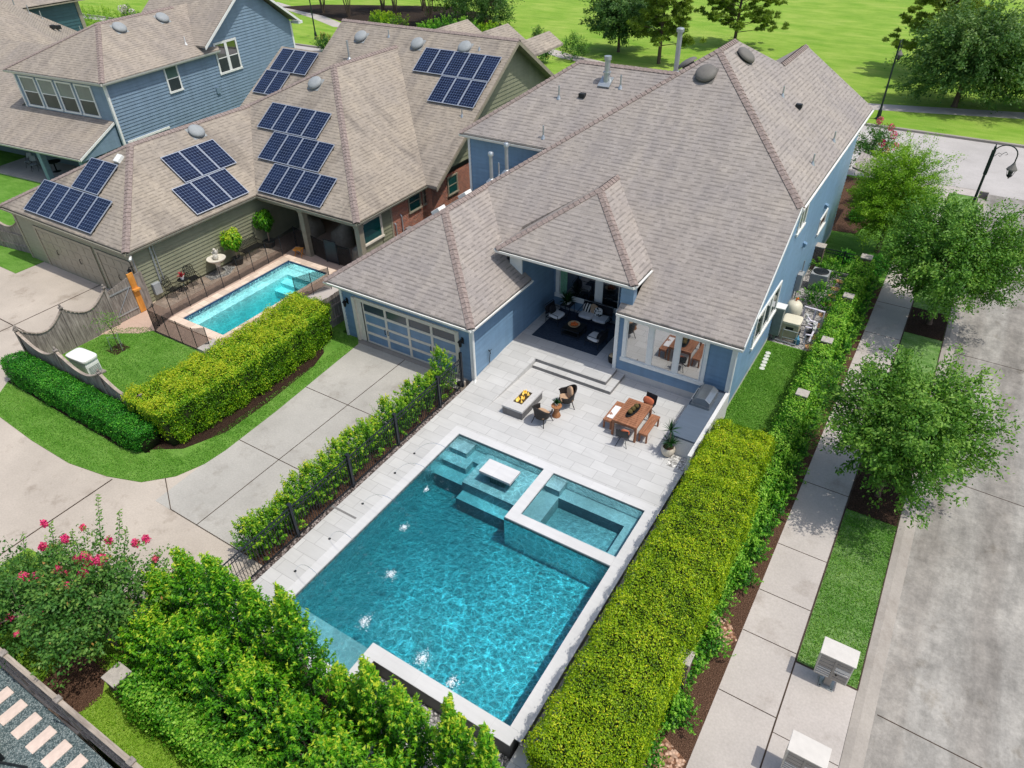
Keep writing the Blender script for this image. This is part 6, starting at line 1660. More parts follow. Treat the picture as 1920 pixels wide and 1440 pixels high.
def lump(P, amp, f, seed):
    rg = np.random.default_rng(seed); ph = rg.uniform(0, 6.28, 9)
    x, y, z = P[:,0]*f, P[:,1]*f, P[:,2]*f
    return amp*(np.sin(1.7*x+ph[0]+.8*np.sin(1.3*y+ph[6]))+np.sin(2.1*y+ph[1]+.9*np.sin(1.1*x+ph[7]))+np.sin(1.9*z+ph[2])+.7*np.sin(3.9*x+3.1*y+ph[3])+.7*np.sin(4.3*y-3.3*z+ph[4])+.5*np.sin(6.1*x-5.7*z+ph[5]))/3
def hedge(name, label, x0, x1, y0, y1, z0, z1, n, mat, leaf=.05, aspect=.5, seed=1, amp=.07, p=9, group=None, core=True, fuzz=.05, cat='hedge', taper=0.0, tip=.35, f=1.0, rot=0.0, bend=None):
    rg = np.random.default_rng(seed)
    c = np.array([(x0+x1)/2, (y0+y1)/2, 0]); h = np.array([(x1-x0)/2, (y1-y0)/2, (z1-z0)/2])
    A = np.array([h[1]*h[2], h[1]*h[2], h[0]*h[2], h[0]*h[2], h[0]*h[1]*1.25]); fc = rg.choice(5, n, p=A/A.sum())
    q = rg.uniform(-1, 1, (n,3)); N = np.zeros((n,3))
    for k, (ax, sg) in enumerate(((0,-1),(0,1),(1,-1),(1,1),(2,1))):
        m = fc == k; q[m,ax] = sg; N[m,ax] = sg
    # round the edges
    W = q*h; r = min(.32, h.min()*.6)*min(1.0, 9/p*.8)
    I = np.clip(W, -(h-r), h-r); I[:,2] = np.where(W[:,2] < 0, W[:,2], I[:,2]); dd = W-I
    N = dd/(np.linalg.norm(dd, axis=1, keepdims=True)+1e-9); W = I+N*r
    if taper: W[:,:2] *= (1-taper*(1-q[:,2:3])/2)
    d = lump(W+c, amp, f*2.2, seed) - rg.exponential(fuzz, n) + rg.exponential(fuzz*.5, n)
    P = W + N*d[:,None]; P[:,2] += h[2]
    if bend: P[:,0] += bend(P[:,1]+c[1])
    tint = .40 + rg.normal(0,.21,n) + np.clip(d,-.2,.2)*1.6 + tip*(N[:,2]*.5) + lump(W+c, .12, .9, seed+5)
    cm = None
    if core:
        cm = MB(); i = .24
        pl = [(-h[0]+i,-h[1]+i),(h[0]-i,-h[1]+i),(h[0]-i,h[1]-i),(-h[0]+i,h[1]-i)]
        if bend:
            k = 12; ys = np.linspace(-h[1]+i, h[1]-i, k)
            pl = [(h[0]-i+bend(np.array(y+c[1])),y) for y in ys]+[(-h[0]+i+bend(np.array(y+c[1])),y) for y in ys[::-1]]
        cm.prism([(float(a),float(b)) for a,b in pl], .05, z1-z0-i)
    loc = (c[0], c[1], z0)
    o = leaf_obj(name, P, N, leaf, aspect, tint, mat, None, cm, seed)
    o.location = loc; o.rotation_euler.z = rot
    return tag(o, label, cat, group)
def shoots(n, r, h, seed, base=.10, L=(.3,.6), per=26, spread=.45, up=1.0, w=.05, pk=0.0):
    """leafy upright shoots filling a rounded shrub; returns leaf points, normals, tints, directions"""
    rg = np.random.default_rng(seed)
    u = rg.uniform(0, 1, n); a = rg.uniform(0, 2*np.pi, n); z = base+(1-base)*rg.uniform(0, 1, n)**.75
    rad = np.sqrt(np.clip(1-(2*np.abs(z-.42))**2.6*.9, .03, 1))*(.45+.55*np.sqrt(u))*(1-pk*np.clip(z-.35,0,1))
    rad *= 1+.22*np.sin(3*a+seed)+.12*np.sin(7*a+2*seed)
    C = np.stack([r[0]*rad*np.cos(a), r[1]*rad*np.sin(a), h*z], 1)
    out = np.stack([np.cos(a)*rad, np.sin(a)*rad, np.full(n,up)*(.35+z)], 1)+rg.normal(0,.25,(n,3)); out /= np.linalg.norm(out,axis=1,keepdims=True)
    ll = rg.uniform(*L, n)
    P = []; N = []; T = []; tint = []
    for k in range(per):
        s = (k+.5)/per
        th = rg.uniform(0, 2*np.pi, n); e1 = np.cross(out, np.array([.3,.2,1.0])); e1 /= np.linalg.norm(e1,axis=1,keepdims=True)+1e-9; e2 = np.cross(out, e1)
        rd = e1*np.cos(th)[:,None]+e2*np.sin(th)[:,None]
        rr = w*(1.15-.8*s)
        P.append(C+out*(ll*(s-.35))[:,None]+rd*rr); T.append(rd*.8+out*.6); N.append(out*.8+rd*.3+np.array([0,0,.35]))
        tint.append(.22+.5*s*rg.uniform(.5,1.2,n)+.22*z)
    return np.vstack(P), np.vstack(N), np.concatenate(tint), np.vstack(T)
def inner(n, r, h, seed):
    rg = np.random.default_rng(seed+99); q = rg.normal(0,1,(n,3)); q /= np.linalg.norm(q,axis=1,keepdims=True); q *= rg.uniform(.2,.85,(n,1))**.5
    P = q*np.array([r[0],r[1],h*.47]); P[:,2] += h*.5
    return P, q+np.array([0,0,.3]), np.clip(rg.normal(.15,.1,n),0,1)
def shrub(name, label, loc, r, h, mat, n=160, per=24, leaf=.07, aspect=.4, seed=1, group=None, cat='shrub', L=(.3,.6), up=1.0, stem=True, fill=1500, w=.05, rotz=0.0, pk=0.0):
    t = thing(name, label, cat, loc, rotz, group)
    P, N, ti, T = shoots(n, r, h, seed, .06, L, per, up=up, w=w, pk=pk)
    P2, N2, t2 = inner(fill, r, h, seed); rg = np.random.default_rng(seed)
    keep = P[:,2] > .02
    o = leaf_obj('foliage', np.vstack([P[keep],P2]), np.vstack([N[keep],N2]), leaf, aspect, np.concatenate([ti[keep],t2])+rg.normal(0,.08,keep.sum()+len(P2)), mat, t, None, seed, np.vstack([T[keep], rg.normal(0,1,(len(P2),3))]))
    if stem:
        b = MB(); q = random.Random(seed)
        for k in range(5):
            a = q.uniform(0,6.28); b.tube([(.05*math.cos(a),.05*math.sin(a),-.05),(r[0]*.25*math.cos(a),r[1]*.25*math.sin(a),h*.35),(r[0]*.5*math.cos(a+.3),r[1]*.5*math.sin(a+.3),h*.7)], [.025,.018,.008], 6)
        obj('stem', b, M['palebark'], t)
    return t
def tree(name, label, loc, cz, r, nclump, per, leaf, mat, seed=1, aspect=.45, trunk=.16, csize=.5, droop=0.0, group=None, stretch=1.6, hollow=.55, limbs=9, bark='bark', rotz=0.0, flat=1.0, lean=(0,0), multi=1, tint0=.45, zbot=-.62, crownname='crown', spray=True):
    """trunk with limbs, crown of many separate leaf sprays with gaps between them"""
    t = thing(name, label, 'tree', loc, rotz, group)
    rg = np.random.default_rng(seed); q = random.Random(seed)
    rx_, ry_, rz_ = r; C = []
    while len(C) < nclump:
        p = rg.normal(0,1,3); p /= np.linalg.norm(p); p *= rg.uniform(hollow**3,1)**(1/3)
        if p[2] < zbot: continue
        a = math.atan2(p[1],p[0])
        k = 1+.16*math.sin(3*a+seed)+.12*math.sin(5*a+2.3*seed+2*p[2])+.10*math.sin(4*p[2]*3+seed)
        C.append(p*k)
    C = np.array(C); D = C*np.array([1,1,.6])+np.array([0,0,.25-droop]); D /= np.linalg.norm(D,axis=1,keepdims=True)
    D += rg.normal(0,.22,D.shape); D /= np.linalg.norm(D,axis=1,keepdims=True)
    W = C*np.array([rx_,ry_,rz_]); W[:,2] += cz; W[:,0] += lean[0]; W[:,1] += lean[1]
    cs = csize*rg.uniform(.6,1.3,nclump)
    P = []; N = []; ti = []; T = []
    cl = rg.normal(0,.10,nclump)
    s = rg.uniform(-1,1,(nclump,per)); rad = rg.normal(0,.34,(nclump,per,3))*(1.05-.55*np.abs(s))[:,:,None]
    P = W[:,None,:]+D[:,None,:]*(s*stretch*.62)[:,:,None]*cs[:,None,None]+rad*cs[:,None,None]*np.array([1,1,flat])
    P[:,:,2] -= droop*.25*(np.maximum(s,0)**2)*cs[:,None]
    N = rad+C[:,None,:]*.35+np.array([0,0,.35])
    T = np.repeat(D[:,None,:],per,1)+rad*1.2
    ti = tint0+cl[:,None]+.16*s+rg.normal(0,.12,(nclump,per))+.10*C[:,2:3]
    # sparse inner leaves keep the middle from looking empty
    leaf_obj(crownname, P.reshape(-1,3), N.reshape(-1,3), leaf, aspect, ti.ravel(), mat, t, None, seed, T.reshape(-1,3))
    b = MB()
    top = Vector((lean[0]*.6, lean[1]*.6, cz-rz_*.15))
    stems = []
    for m in range(multi):
        a = m*2*PI/max(1,multi)+.4; s0 = Vector((0,0,-.1)) if multi == 1 else Vector((.12*math.cos(a),.12*math.sin(a),-.1))
        tp = top if multi == 1 else top+Vector((rx_*.4*math.cos(a),ry_*.4*math.sin(a),0))
        mid = (s0+tp)/2+Vector((q.uniform(-.06,.06),q.uniform(-.06,.06),0))*(1 if multi == 1 else 1.5)
        k = 1 if multi == 1 else .5
        b.tube([s0, s0.lerp(mid,.12)+Vector((0,0,.05)), mid, tp, tp+Vector((q.uniform(-.1,.1),q.uniform(-.1,.1),rz_*.5))], [trunk*1.5*k,trunk*1.05*k,trunk*.85*k,trunk*.6*k,trunk*.15*k], 9); stems.append((s0,mid,tp))
    idx = rg.choice(nclump, min(limbs*3,nclump), replace=False)
    for j, i in enumerate(idx):
        e = Vector(W[i]); st = stems[j % multi]; f0 = q.uniform(.25,1.0)
        a0 = st[1].lerp(st[2], f0); m = a0.lerp(e,.5)+Vector((0,0,.12*rz_))
        big = j < limbs
        b.tube([a0, m, e], [trunk*(.36 if big else .2), trunk*(.2 if big else .11), trunk*.04], 6)
    obj('trunk', b, M[bark], t, smooth=True)
    return t

# clipped hedges
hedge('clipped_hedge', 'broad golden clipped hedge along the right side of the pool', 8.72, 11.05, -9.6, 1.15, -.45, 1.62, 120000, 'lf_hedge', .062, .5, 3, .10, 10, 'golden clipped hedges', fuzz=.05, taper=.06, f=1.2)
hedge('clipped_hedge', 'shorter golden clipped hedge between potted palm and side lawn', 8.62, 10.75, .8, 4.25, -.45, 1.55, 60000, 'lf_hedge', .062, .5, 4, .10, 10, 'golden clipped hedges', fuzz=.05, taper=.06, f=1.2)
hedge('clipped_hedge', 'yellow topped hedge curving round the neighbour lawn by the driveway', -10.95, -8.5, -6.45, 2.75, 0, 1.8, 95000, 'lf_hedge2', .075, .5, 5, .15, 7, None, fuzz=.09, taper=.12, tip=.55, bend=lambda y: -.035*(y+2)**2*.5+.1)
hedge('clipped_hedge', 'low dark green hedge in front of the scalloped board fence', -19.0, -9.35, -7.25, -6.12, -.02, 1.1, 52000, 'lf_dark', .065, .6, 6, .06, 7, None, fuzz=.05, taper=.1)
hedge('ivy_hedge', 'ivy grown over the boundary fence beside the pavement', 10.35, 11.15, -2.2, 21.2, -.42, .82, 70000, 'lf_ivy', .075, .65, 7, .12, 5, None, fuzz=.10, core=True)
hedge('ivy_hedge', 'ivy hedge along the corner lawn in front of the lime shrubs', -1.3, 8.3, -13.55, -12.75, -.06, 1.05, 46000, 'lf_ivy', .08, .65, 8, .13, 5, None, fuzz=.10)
k = 0
for y in list(np.arange(20.4, -1.9, -1.12))+[-3.6,-5.9,-9.0,-10.4]:
    k += 1; rr = rnd.uniform(.5,.68)
    P = shrub('low_shrub', 'low green shrub in the row between ivy and pavement' if y > -2.5 else 'single low shrub between golden hedge and pavement, bare soil round it', (11.42+rnd.uniform(-.06,.05) if y > -2 else 11.25, float(y), -.42), (rr*.72,rr), rnd.uniform(.6,.85), 'lf_ivy', 60, 16, .075, .6, 100+k, 'low shrubs beside the pavement', 'shrub', (.2,.4), .7, False, 900)
for k, y in enumerate((3.2,2.0,.7,-.6,-2.0,-3.2,-4.6,-6.0,-7.6)):
    shrub('ivy_clump', 'green creeper clump squeezed between golden hedge and pavement bed', (11.12, y, -.42), (.34,.7), rnd.uniform(.5,1.0), 'lf_ivy', 46, 16, .075, .6, 150+k, 'creeper beside the golden hedge', 'plant', (.2,.4), .7, False, 500)
# lime shrubs at the pool foot
wx = [(-1.75,-11.25,.7,2.7),(-.6,-10.95,.85,3.9),(.75,-10.9,.85,4.55),(1.95,-10.85,.72,4.2),(3.05,-10.75,.62,4.75),(4.3,-10.75,.5,3.3),(5.2,-10.6,.55,4.1),(6.25,-10.7,.62,4.15),(7.55,-10.55,.5,4.55),(8.45,-10.6,.3,4.5),
      (-1.05,-12.2,.85,2.4),(.2,-12.0,.95,2.9),(1.5,-12.05,1.0,3.1),(2.8,-12.0,1.0,3.0),(4.1,-12.0,1.0,3.3),(5.4,-12.1,.95,3.4),(6.7,-12.0,.95,3.3),(7.9,-12.2,.8,3.1)]
lab = ['shorter lime shrub at the alley end, nearest the crepe myrtles','tall lime shrub behind the end of the metal fence','tall lime shrub whose top stands against the deck strip','tall lime shrub whose tips stand against the pool corner','tall lime shrub with spikes against the blue water','lime shrub just left of the bare gap with white coping','lime shrub just right of the gap, in front of the coping end','lime shrub in front of the middle of the pool foot coping','lime shrub in front of the right end of the pool foot coping','slim lime shrub nearest the bare grey pool corner',
       'low lime shrub right behind the brick pillar','second low lime shrub above the ivy hedge, counted from the pillar','lime shrub of the front row below the deck strip end','lime shrub of the front row below the pool corner','lime shrub of the front row below the coping gap','front row lime shrub cut by the lower picture edge, left one','front row lime shrub cut by the lower picture edge, middle one','front row lime shrub cut by the lower picture edge, under the grey corner']
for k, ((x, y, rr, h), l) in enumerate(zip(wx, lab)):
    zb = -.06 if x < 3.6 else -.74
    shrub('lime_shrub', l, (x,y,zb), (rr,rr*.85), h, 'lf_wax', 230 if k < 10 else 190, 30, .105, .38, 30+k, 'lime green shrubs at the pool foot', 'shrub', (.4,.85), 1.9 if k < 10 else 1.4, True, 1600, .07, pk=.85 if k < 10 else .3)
# shrubs on the black fence
k = 0
for y in np.arange(1.75, -8.6, -.66):
    k += 1
    h = rnd.uniform(1.2,1.95) if k > 1 else 2.2
    shrub('fence_shrub', 'young green shrub growing against the black picket fence' if k > 1 else 'tallest young shrub, at the gate end of the black fence', (-2.1+rnd.uniform(-.1,.06), float(y), -.04), (rnd.uniform(.44,.56),rnd.uniform(.46,.62)), h, 'lf_fence', 105, 24, .085, .45, 200+k, 'young shrubs along the black fence', 'shrub', (.25,.5), 1.4, True, 800, .06)
# crepe myrtles
def crepe(label, loc, cz, r, seed, spikes, blooms, n=150):
    t = tree('crepe_myrtle', label, loc, cz, r, n, 75, .105, 'lf_myrtle', seed, .55, .10, .42, .0, 'pink crepe myrtles', 1.8, .5, 8, 'palebark', multi=4, tint0=.42)
    rg = np.random.default_rng(seed); P = []; N = []; T = []; ti = []; b = MB()
    for (x, y, z, dx, dy, L) in spikes:
        d = Vector((dx,dy,1)).normalized()
        b.tube([(x,y,z),tuple(Vector((x,y,z))+d*L)], [.012,.004], 5)
        for i in range(int(L*46)):
            s = i/(L*46); a = i*2.4; w = .11*(1-.6*s)
            P.append(Vector((x,y,z))+d*L*s+Vector((w*math.cos(a),w*math.sin(a),.02))); N.append((.3*math.cos(a),.3*math.sin(a),1)); T.append((math.cos(a),math.sin(a),.3)); ti.append(.35+.5*s)
    if P:
        leaf_obj('shoot', np.array([tuple(p) for p in P]), np.array(N), .11, .5, np.array(ti), 'lf_myrtle', t, b, seed, np.array(T))
    for (x, y, z, s) in blooms:
        m = int(190*s); q = rg.normal(0,1,(m,3)); q /= np.linalg.norm(q,axis=1,keepdims=True); q *= rg.uniform(.3,1,(m,1))
        P = np.array([x,y,z])+q*np.array([.13,.13,.17])*s**.5
        leaf_obj('blossom', P, q, .065, .85, rg.uniform(0,1,m) if s > .6 else rg.uniform(.6,1,m), 'petal', t, None, seed)
    return t
def rel(cx, cy, cz, pts, loc):
    return pts
crepe('pink flowering crepe myrtle with tall leafy spikes against the alley concrete', (-3.15,-12.45,-.04), 2.15, (1.75,1.5,1.05), 301,
    [(-1.35,1.2,2.3,-.25,.5,1.5),(-.95,1.5,2.3,-.15,.55,1.0),(-.6,1.4,2.2,0,.5,.8),(-2.2,.3,2.2,-.3,.45,1.0),(-1.7,.6,2.2,-.2,.4,.8),(.9,1.3,2.0,.5,.5,.9),(.5,1.5,2.1,.3,.5,.8),(1.3,1.0,1.8,.9,.4,.8)],
    [(-.55,.5,3.0,1.5),(-.25,.45,3.0,1.6),(-.05,.65,3.05,1.4),(-.2,.2,2.9,1.3),(-.75,.35,2.9,1.0),(-.35,-.25,2.7,.8),(-1.75,.6,2.9,.9),(-.6,1.2,2.9,.8),(.35,1.75,3.0,.9),(.1,1.55,2.9,.9),(1.45,1.6,2.3,.7),(.75,1.6,2.6,.5),(-2.5,.55,3.15,.7),(-1.65,1.1,2.95,.5),(1.75,1.45,2.1,.4)], 190)
crepe('crepe myrtle with fading pink clusters, cut by the left picture edge', (-4.9,-13.25,-.04), 1.75, (1.5,1.25,1.0), 302,
    [(-1.2,.6,2.1,-.3,.5,.8),(.2,.9,2.2,0,.4,.7)],
    [(.2,.35,2.55,1.0),(-.15,.15,2.5,1.1),(.55,.75,2.6,1.0),(.75,.85,2.5,.6),(-.6,1.0,2.6,.9),(.15,-.65,1.9,.7),(-.2,-.9,1.7,1.0),(1.0,-.2,2.1,.6),(-.3,-1.15,1.3,.6),(.6,-.8,1.7,.5)], 150)
shrub('yellow_shrub', 'olive yellow shrub at the picture edge beside the fading crepe myrtle', (-6.3,-12.6,-.04), (1.0,.9), 1.9, 'lf_oak', 120, 24, .08, .45, 310, None, 'shrub')
shrub('leafy_shrub', 'small drooping shrub under the crepe myrtle by the brick pillar', (-2.05,-12.3,-.04), (.45,.45), 1.0, 'lf_myrtle', 50, 20, .08, .45, 311, None, 'shrub')
# street trees
tree('street_tree', 'young street oak in the mulch square nearest the mailboxes', (14.35,5.3,-.45), 3.2, (2.35,2.5,1.9), 430, 110, .125, 'lf_oak', 320, .5, .09, .52, 0.0, 'street oaks on the verge', 2.0, .35, 12, zbot=-.8)
tree('street_tree', 'wide street oak over the pavement beyond the iron side gate', (14.45,18.4,-.45), 3.6, (2.9,3.0,2.1), 560, 110, .13, 'lf_oak', 321, .5, .11, .55, .12, 'street oaks on the verge', 2.0, .35, 12, zbot=-.8)
tree('bald_cypress', 'feathery bright green cypress on the lawn beside the light blue wall', (11.0,25.0,-.42), 3.3, (2.05,2.05,2.6), 520, 120, .12, 'lf_cyp', 322, .3, .12, .55, .0, None, 1.7, .3, 12, flat=.45, zbot=-.85)
tree('crepe_myrtle', 'far crepe myrtle with red blossom by the front corner of the blue house', (8.4,36.3,-.42), 2.2, (1.3,1.2,1.4), 90, 60, .12, 'lf_myrtle', 323, .5, .08, .4, .0, None, 1.9, .4, 6, 'palebark', multi=3)
b = bpy.data.objects['crepe_myrtle']
rg = np.random.default_rng(5)
ct = [o for o in bpy.data.objects if o.get('label','').startswith('far crepe')][0]
for (x, y, z) in ((.6,.3,3.4),(.9,.1,3.0),(1.2,-.2,2.4),(.4,-.6,2.6),(.75,-.5,2.1),(-.2,.4,3.7)):
    q = rg.normal(0,1,(110,3)); q /= np.linalg.norm(q,axis=1,keepdims=True)
    leaf_obj('blossom', np.array([x,y,z])+q*np.array([.2,.2,.24]), q, .09, .8, rg.uniform(0,1,110), 'petal', ct, None, 1)
# park trees
tree('park_oak', 'big oak behind the park path with long overhanging side branches', (11.8,57.0,-.45), 4.3, (4.4,4.0,3.6), 420, 90, .25, 'lf_oak_far', 330, .5, .22, .9, .3, None, 1.9, .35, 12, zbot=-.75)
tree('park_oak', 'grey green oak at the right picture edge beyond the path', (17.2,58.5,-.45), 3.9, (3.6,3.6,3.2), 300, 90, .25, 'lf_oak', 331, .5, .2, .85, .3, None, 1.9, .35, 10, zbot=-.75)
tree('park_oak', 'round dark oak on the open park lawn left of the pines', (-22.4,62.4,-.45), 3.9, (3.4,3.2,3.3), 340, 90, .24, 'lf_oak_far', 332, .5, .16, .8, .25, None, 1.6, .45, 10, zbot=-.65, tint0=.35)
def pine(label, loc, h, r, seed):
    t = thing('pine_tree', label, 'tree', loc, 0, 'loblolly pines in the park')
    rg = np.random.default_rng(seed); b = MB(); b.tube([(0,0,-.1),(.05,0,h*.5),(0,.05,h)], [.2,.13,.03], 9); P = []; N = []; T = []; ti = []
    for k in range(46):
        z = h*(.16+.84*k/46); L = r*(1.15-(k/46)**1.6)*rg.uniform(.55,1.1); a = k*2.4+rg.uniform(-.4,.4); d = np.array([math.cos(a),math.sin(a),.18+.25*k/46])
        e = np.array([0,0,z])+d*L; b.tube([(0,0,z-.1),tuple(np.array([0,0,z])+d*L*.5+np.array([0,0,-.05])),tuple(e)], [.05,.03,.012], 5)
        for m in range(11):
            c = np.array([0,0,z])+d*L*rg.uniform(.45,1.05)+rg.normal(0,.36,3)*np.array([1,1,.6]); n = 80
            v = rg.normal(0,1,(n,3)); v[:,2] = np.abs(v[:,2])*.8; v /= np.linalg.norm(v,axis=1,keepdims=True)
            P.append(c+v*.26); T.append(v); N.append(rg.normal(0,1,(n,3))); ti.append(.3+.4*rg.uniform(0,1,n)+.15*k/46)
    leaf_obj('crown', np.vstack(P), np.vstack(N), .46, .2, np.concatenate(ti), 'lf_pine', t, None, seed, np.vstack(T)); obj('trunk', b, M['bark'], t, smooth=True)
pine('tall pine with a bare trunk beside the round dark oak', (-16.4,59.5,-.45), 11.5, 2.9, 340)
pine('bushy pine standing behind the blue house ridge', (-12.0,71.0,-.45), 9.5, 4.2, 341)
pine('dark pine reaching out from behind the big park oak', (9.0,67.0,-.45), 9.0, 5.2, 342)
pine('pine at the far right of the park lawn', (20.0,72.0,-.45), 9.5, 4.5, 343)
for k, (x, y, h, r_) in enumerate(((-70.4,65.3,7,2.2),(-64.8,64.5,7,2.2),(-63.5,70.4,8,2.4),(-60.4,69.4,8,2.4),(-58.2,73.1,8,2.6),(-50.8,65.0,6.2,1.9),(-50.0,71.4,7,2.2))):
    lb_ = ['multi-stemmed park tree nearest the dark lamp post','multi-stemmed park tree second from the dark lamp post','slender park tree at the back of the mulch bed','slender park tree just right of the back one in the mulch bed','tallest park tree at the far edge of the mulch bed','multi-stemmed park tree at the near edge of the mulch bed','park tree behind the bushes at the end of the mulch bed'][k]
    tree('park_tree', lb_, (x,y,-.43), h*.78, (r_,r_,h*.34), 90, 55, .24, 'lf_oak_far', 350+k, .5, .16, .8, .1, 'multi-stemmed trees in the mulch bed', 1.7, .4, 6, multi=4, zbot=-.5)
tree('park_oak', 'dense dark oak at the end of the park mulch bed', (-42.8,66.2,-.43), 3.6, (4.0,3.8,3.6), 230, 75, .22, 'lf_oak_far', 360, .5, .2, .9, .1, None, 1.6, .4, 10, zbot=-.85, tint0=.33)
tree('park_oak', 'oak behind the bushes, its crown cut by the top picture edge', (-49.5,69.0,-.43), 4.2, (3.4,3.2,3.3), 180, 75, .22, 'lf_oak', 361, .5, .18, .9, .1, None, 1.6, .4, 10, zbot=-.8, tint0=.42)
for k, (x, y, rr, h, m, l) in enumerate(((-54.6,61.6,1.9,1.5,'lf_hedge2','golden bush at the near edge of the park mulch bed'),(-57.0,61.9,1.5,1.4,'lf_hedge2','yellow orange bush leaning on the golden one in the park bed'),(-45.6,61.2,1.9,1.9,'lf_ivy','grey green bush above the olive house ridge'),(-42.2,60.8,1.8,2.0,'lf_ivy','mid green bush between ridge and dense park oak'),(-48.4,61.4,1.3,1.0,'lf_ivy','low green bush left of the small roof gable'),(-38.6,60.6,1.5,1.8,'lf_hedge2','bronze tipped bush at the corner of the olive house roof'),(-31.2,59.4,.8,2.1,'lf_myrtle','small bronze leaved tree beyond the olive gable peak'),(-27.2,54.2,.8,2.6,'lf_myrtle','slim dark shrub by the olive gable slope'),(-25.2,56.8,1.5,2.4,'lf_oak','thin pale green sapling over the park path'),(-53.0,47.6,1.0,1.5,'lf_myrtle','reddish green shrub at the street side of the olive roof'),(-89.0,43.4,3.4,2.4,'lf_cyp','tall grassy clump in front of the far lawn'),(-96.0,43.6,3.6,2.0,'lf_cyp','wide bright clump beside the teal house wall'),(-82.5,44.2,2.4,2.2,'lf_oak','leafy bush under the white blossom'))):
    shrub('park_shrub', l, (x,y,-.43), (rr,rr), h, m, 80, 20, .20 if k < 10 else .34, .4 if k < 10 else .14, 370+k, None, 'shrub', (.5,.9), 1.2 if k < 10 else 2.5, False, 700, .14)
t = shrub('white_myrtle', 'white blossoming bush over the slate house ridge', (-85.5,44.8,-.43), (1.6,1.4), 2.6, 'lf_oak_far', 60, 20, .2, .4, 390, None, 'shrub', (.5,.9), 1.5, False, 400, .14)
for (x, y, z) in ((-.6,-.4,2.5),(.3,-.5,2.7),(1.0,.0,2.2),(-1.2,.2,2.1)):
    q = rg.normal(0,1,(90,3)); q /= np.linalg.norm(q,axis=1,keepdims=True); leaf_obj('blossom', np.array([x,y,z])+q*.38, q, .18, .8, rg.uniform(0,1,90), 'petal_white', t, None, 2)
# side yard bushes
for k, (x, y, rr, h, z, m, l) in enumerate(((9.5,17.3,.78,1.15,-.3,'lf_ivy','rounded clipped bush between pipework and air conditioner'),(9.3,20.4,.85,.95,-.3,'lf_ivy','light green bush in front of the brick pillar and gate'),(9.7,22.7,.5,.7,-.42,'lf_dark','small dark bush on the front lawn by the house wall'),(11.4,22.3,.7,1.0,-.42,'lf_dark','dark round bush under the cypress just outside the gate'),(9.2,28.8,.55,.7,-.42,'lf_dark','dark clump in the brown front bed'),(9.0,31.5,.9,1.3,-.42,'lf_cyp','bright bush between house front and cypress'),(9.6,34.0,1.0,1.0,-.42,'lf_myrtle','pale flowering bush under the far red crepe myrtle'),(12.4,33.5,.8,.7,-.42,'lf_ivy','low bush at the front corner beside the pavement'))):
    shrub('garden_bush', l, (x,y,z), (rr,rr*(1.3 if k < 2 else 1)), h, m, 90, 18, .075, .6, 400+k, None, 'bush', (.15,.35), .8, False, 1500, .06)
# neighbour's garden plants
t = thing('young_tree', 'thin sapling with ties in a square of mulch on the neighbour lawn', 'tree', (-16.95,-3.2,-.03))
b = MB(); b.tube([(0,0,0),(.03,.02,.8),(-.03,0,1.5)], [.025,.02,.01], 6); b.tube([(0,0,1.0),(.25,.1,1.5)], [.01,.005], 5); b.tube([(0,0,1.1),(-.3,.0,1.45)], [.01,.005], 5); obj('trunk', b, M['bark'], t)
b = MB()
for a in (0,2.1,4.2): b.tube([(.3*math.cos(a),.3*math.sin(a),0),(.28*math.cos(a),.28*math.sin(a),.75)], .015, 5)
b.tube([(.28,0,.7),(-.14,.24,.7),(-.14,-.24,.7),(.28,0,.7)], .008, 5); obj('stake', b, M['galv'], t)
P = rg.normal(0,1,(420,3))*np.array([.28,.28,.2])+np.array([0,0,1.5]); leaf_obj('crown', P, rg.normal(0,.5,(420,3))+np.array([0,0,1]), .09, .45, rg.uniform(.3,.9,420), 'lf_oak', t, None, 3)
slab('sapling_mulch', rect(-17.35,-16.6,-3.6,-2.85), -.012, 'mulch')
for k, (x, y, l) in enumerate(((-18.75,5.35,'potted yellow green tree between fountain and iron bench'),(-18.85,7.75,'potted green tree at the porch end of the olive wall'))):
    t = thing('potted_tree', l, 'potted tree', (x,y,-.01))
    b = MB(); b.lathe([(0,0),(.24,0),(.33,.3),(.33,.36),(.28,.36),(0,.3)], n=18); obj('pot', b, M['terracotta_dark'], t, smooth=True)
    b = MB(); b.tube([(0,0,.3),(.04,0,.8),(-.03,.02,1.3)], [.03,.025,.015], 7); b.tube([(.02,0,.7),(.25,.1,1.3)], [.015,.008], 5); obj('trunk', b, M['palebark'], t)
    n = 1600; q = rg.normal(0,1,(n,3)); q /= np.linalg.norm(q,axis=1,keepdims=True); q *= rg.uniform(.3,1,(n,1))**.4
    P = q*np.array([.55,.6,.62])*(1+.15*np.sin(5*q[:,:1]+4*q[:,1:2])) + np.array([.0,0,1.45 if k == 0 else 1.6]); leaf_obj('crown', P, q+np.array([0,0,.4]), .15, .38, (.75 if k == 0 else .5)+.25*q[:,2]+rg.normal(0,.12,n), 'lf_wax', t, None, 7+k, q*.7+np.array([0,0,-.8]))
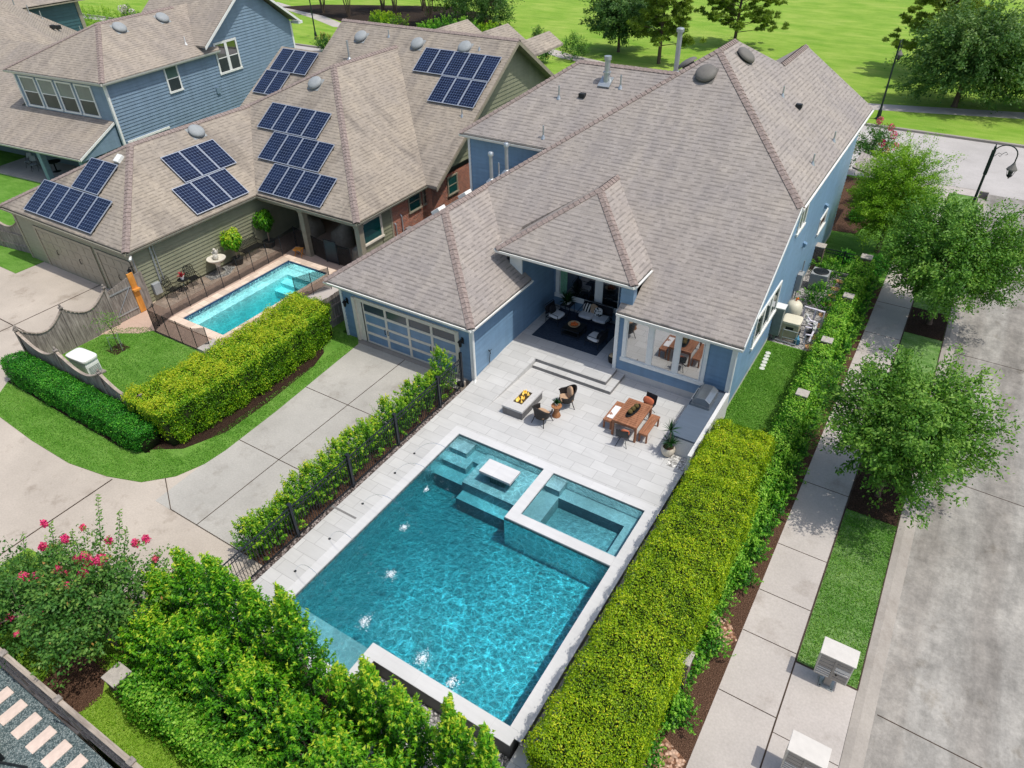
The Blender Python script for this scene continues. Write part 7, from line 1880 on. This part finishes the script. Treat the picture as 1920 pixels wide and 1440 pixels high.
# grass blades on the lawns near the camera
def blades(name, label, poly, z, n, mat, seed, hmin=.03, hmax=.07, skip=None):
    rgx = np.random.default_rng(seed); xs = [p[0] for p in poly]; ys = [p[1] for p in poly]
    Q = np.stack([rgx.uniform(min(xs),max(xs),n), rgx.uniform(min(ys),max(ys),n)], 1)
    inside = np.zeros(n, bool); j = len(poly)-1
    for i in range(len(poly)):
        xi, yi = poly[i]; xj, yj = poly[j]
        c = ((yi > Q[:,1]) != (yj > Q[:,1])) & (Q[:,0] < (xj-xi)*(Q[:,1]-yi)/(yj-yi+1e-12)+xi); inside ^= c; j = i
    for (a,b_,c,d) in (skip or []): inside &= ~((Q[:,0]>a)&(Q[:,0]<b_)&(Q[:,1]>c)&(Q[:,1]<d))
    Q = Q[inside]; m = len(Q); h = rgx.uniform(hmin,hmax,m)
    P = np.column_stack([Q, np.full(m,z)+h*.4]); T = np.column_stack([rgx.normal(0,.4,(m,2)), np.ones(m)]); N = np.column_stack([rgx.normal(0,1,(m,2)), np.full(m,.9)])
    ti = .45+rgx.normal(0,.16,m)+.22*np.sin(.9*Q[:,0]+2*np.sin(.7*Q[:,1]))*np.sin(1.1*Q[:,1])
    o = leaf_obj(name, P, N, h, .42, ti, mat, None, None, seed, T); o['kind'] = 'stuff'; o['label'] = label; o['category'] = 'grass'
LW = [(-18.9,-7.2),(-18.2,-8.08),(-16.8,-8.7),(-14.2,-8.83),(-11.7,-8.82),(-9.8,-8.5),(-8.44,-8.03),(-7.62,-7.2),(-7.24,-6.2),(-7.17,-5.3),(-7.27,-2.6),(-7.47,0),(-7.68,2.75),(-8.6,3.05),(-9.3,3.0),(-10.8,2.7),(-12.9,-1.6),(-16.75,-1.5),(-17.3,-1.3),(-18.1,-1.75),(-18.7,-2.3),(-18.8,-5.9)]
blades('grass', 'mown grass of the neighbour lawn', LW, -.03, 90000, 'blade', 501, skip=[(-18.9,-9.5,-7.3,-6.1),(-10.9,-8.2,-6.5,2.4),(-17.1,-15.8,-5.6,-4.5)])
blades('grass', 'mown verge grass between pavement and kerb', rect(13.58,15.18,-2.62,14), -.465, 34000, 'blade', 502, skip=[(13.5,15.2,4.1,6.6)])
blades('grass', 'bright grass of the corner lawn below the ivy hedge', [(-7,-14.5),(4.2,-14.5),(4.2,-13.1),(-1.75,-13.1),(-2.2,-12.0),(-3.6,-11.55),(-5.6,-11.5)], -.035, 50000, 'blade_lime', 503, skip=[(-3.9,-2.2,-14.5,-13.2)])
blades('grass', 'green grass of the side lawn', rect(8.3,10.3,4.2,12.8), -.30, 30000, 'blade', 504)

# ------------------------------------------------------------ light, sky, camera
SUN = Vector((.43,.035,1)).normalized()
el = math.asin(SUN.z); az = math.atan2(SUN.x, SUN.y)
w = bpy.data.worlds.new('World'); S.world = w; w.use_nodes = True
nt = w.node_tree; nt.nodes.clear()
sky = nt.nodes.new('ShaderNodeTexSky'); sky.sky_type = 'NISHITA'; sky.sun_disc = False; sky.sun_elevation = el; sky.sun_rotation = az
sky.air_density = 1.0; sky.dust_density = 2.4; sky.ozone_density = 1.0
bg = nt.nodes.new('ShaderNodeBackground'); bg.inputs['Strength'].default_value = .15
wo = nt.nodes.new('ShaderNodeOutputWorld'); nt.links.new(sky.outputs[0], bg.inputs[0]); nt.links.new(bg.outputs[0], wo.inputs[0])
sd = bpy.data.lights.new('sun', 'SUN'); sd.energy = 2.75; sd.angle = R(.53); sd.color = (1,.965,.90)
so = bpy.data.objects.new('sun', sd); COL.objects.link(so); so.rotation_euler = SUN.to_track_quat('Z','Y').to_euler(); so.location = (20,0,40)
S.view_settings.view_transform = 'Standard'; S.view_settings.look = 'None'; S.view_settings.exposure = 0.16; S.view_settings.gamma = 1.0
cam = bpy.data.cameras.new('camera'); co = bpy.data.objects.new('camera', cam); COL.objects.link(co); S.camera = co
cam.sensor_fit = 'HORIZONTAL'; cam.sensor_width = 36.0; cam.lens = 1313.955/1920*36.0; cam.clip_start = .1; cam.clip_end = 2000
yaw, pit, roll = R(-32.7566), R(37.417), R(1.3375)
fw = Vector((math.sin(yaw)*math.cos(pit), math.cos(yaw)*math.cos(pit), -math.sin(pit))); rt_ = Vector((math.cos(yaw), -math.sin(yaw), 0)); dn = fw.cross(rt_)
r2 = rt_*math.cos(roll)+dn*math.sin(roll); d2 = -rt_*math.sin(roll)+dn*math.cos(roll)
mm = Matrix((( r2.x,-d2.x,-fw.x),( r2.y,-d2.y,-fw.y),( r2.z,-d2.z,-fw.z))).to_4x4(); mm.translation = (12.83,-16.06,18.0)
co.matrix_world = mm
S.render.engine = 'CYCLES'
c = S.cycles; c.max_bounces = 10; c.transparent_max_bounces = 24; c.diffuse_bounces = 4; c.glossy_bounces = 3; c.transmission_bounces = 4; c.volume_bounces = 0
c.use_denoising = True; c.caustics_reflective = False; c.caustics_refractive = False; c.sample_clamp_indirect = 6
S.render.film_transparent = False
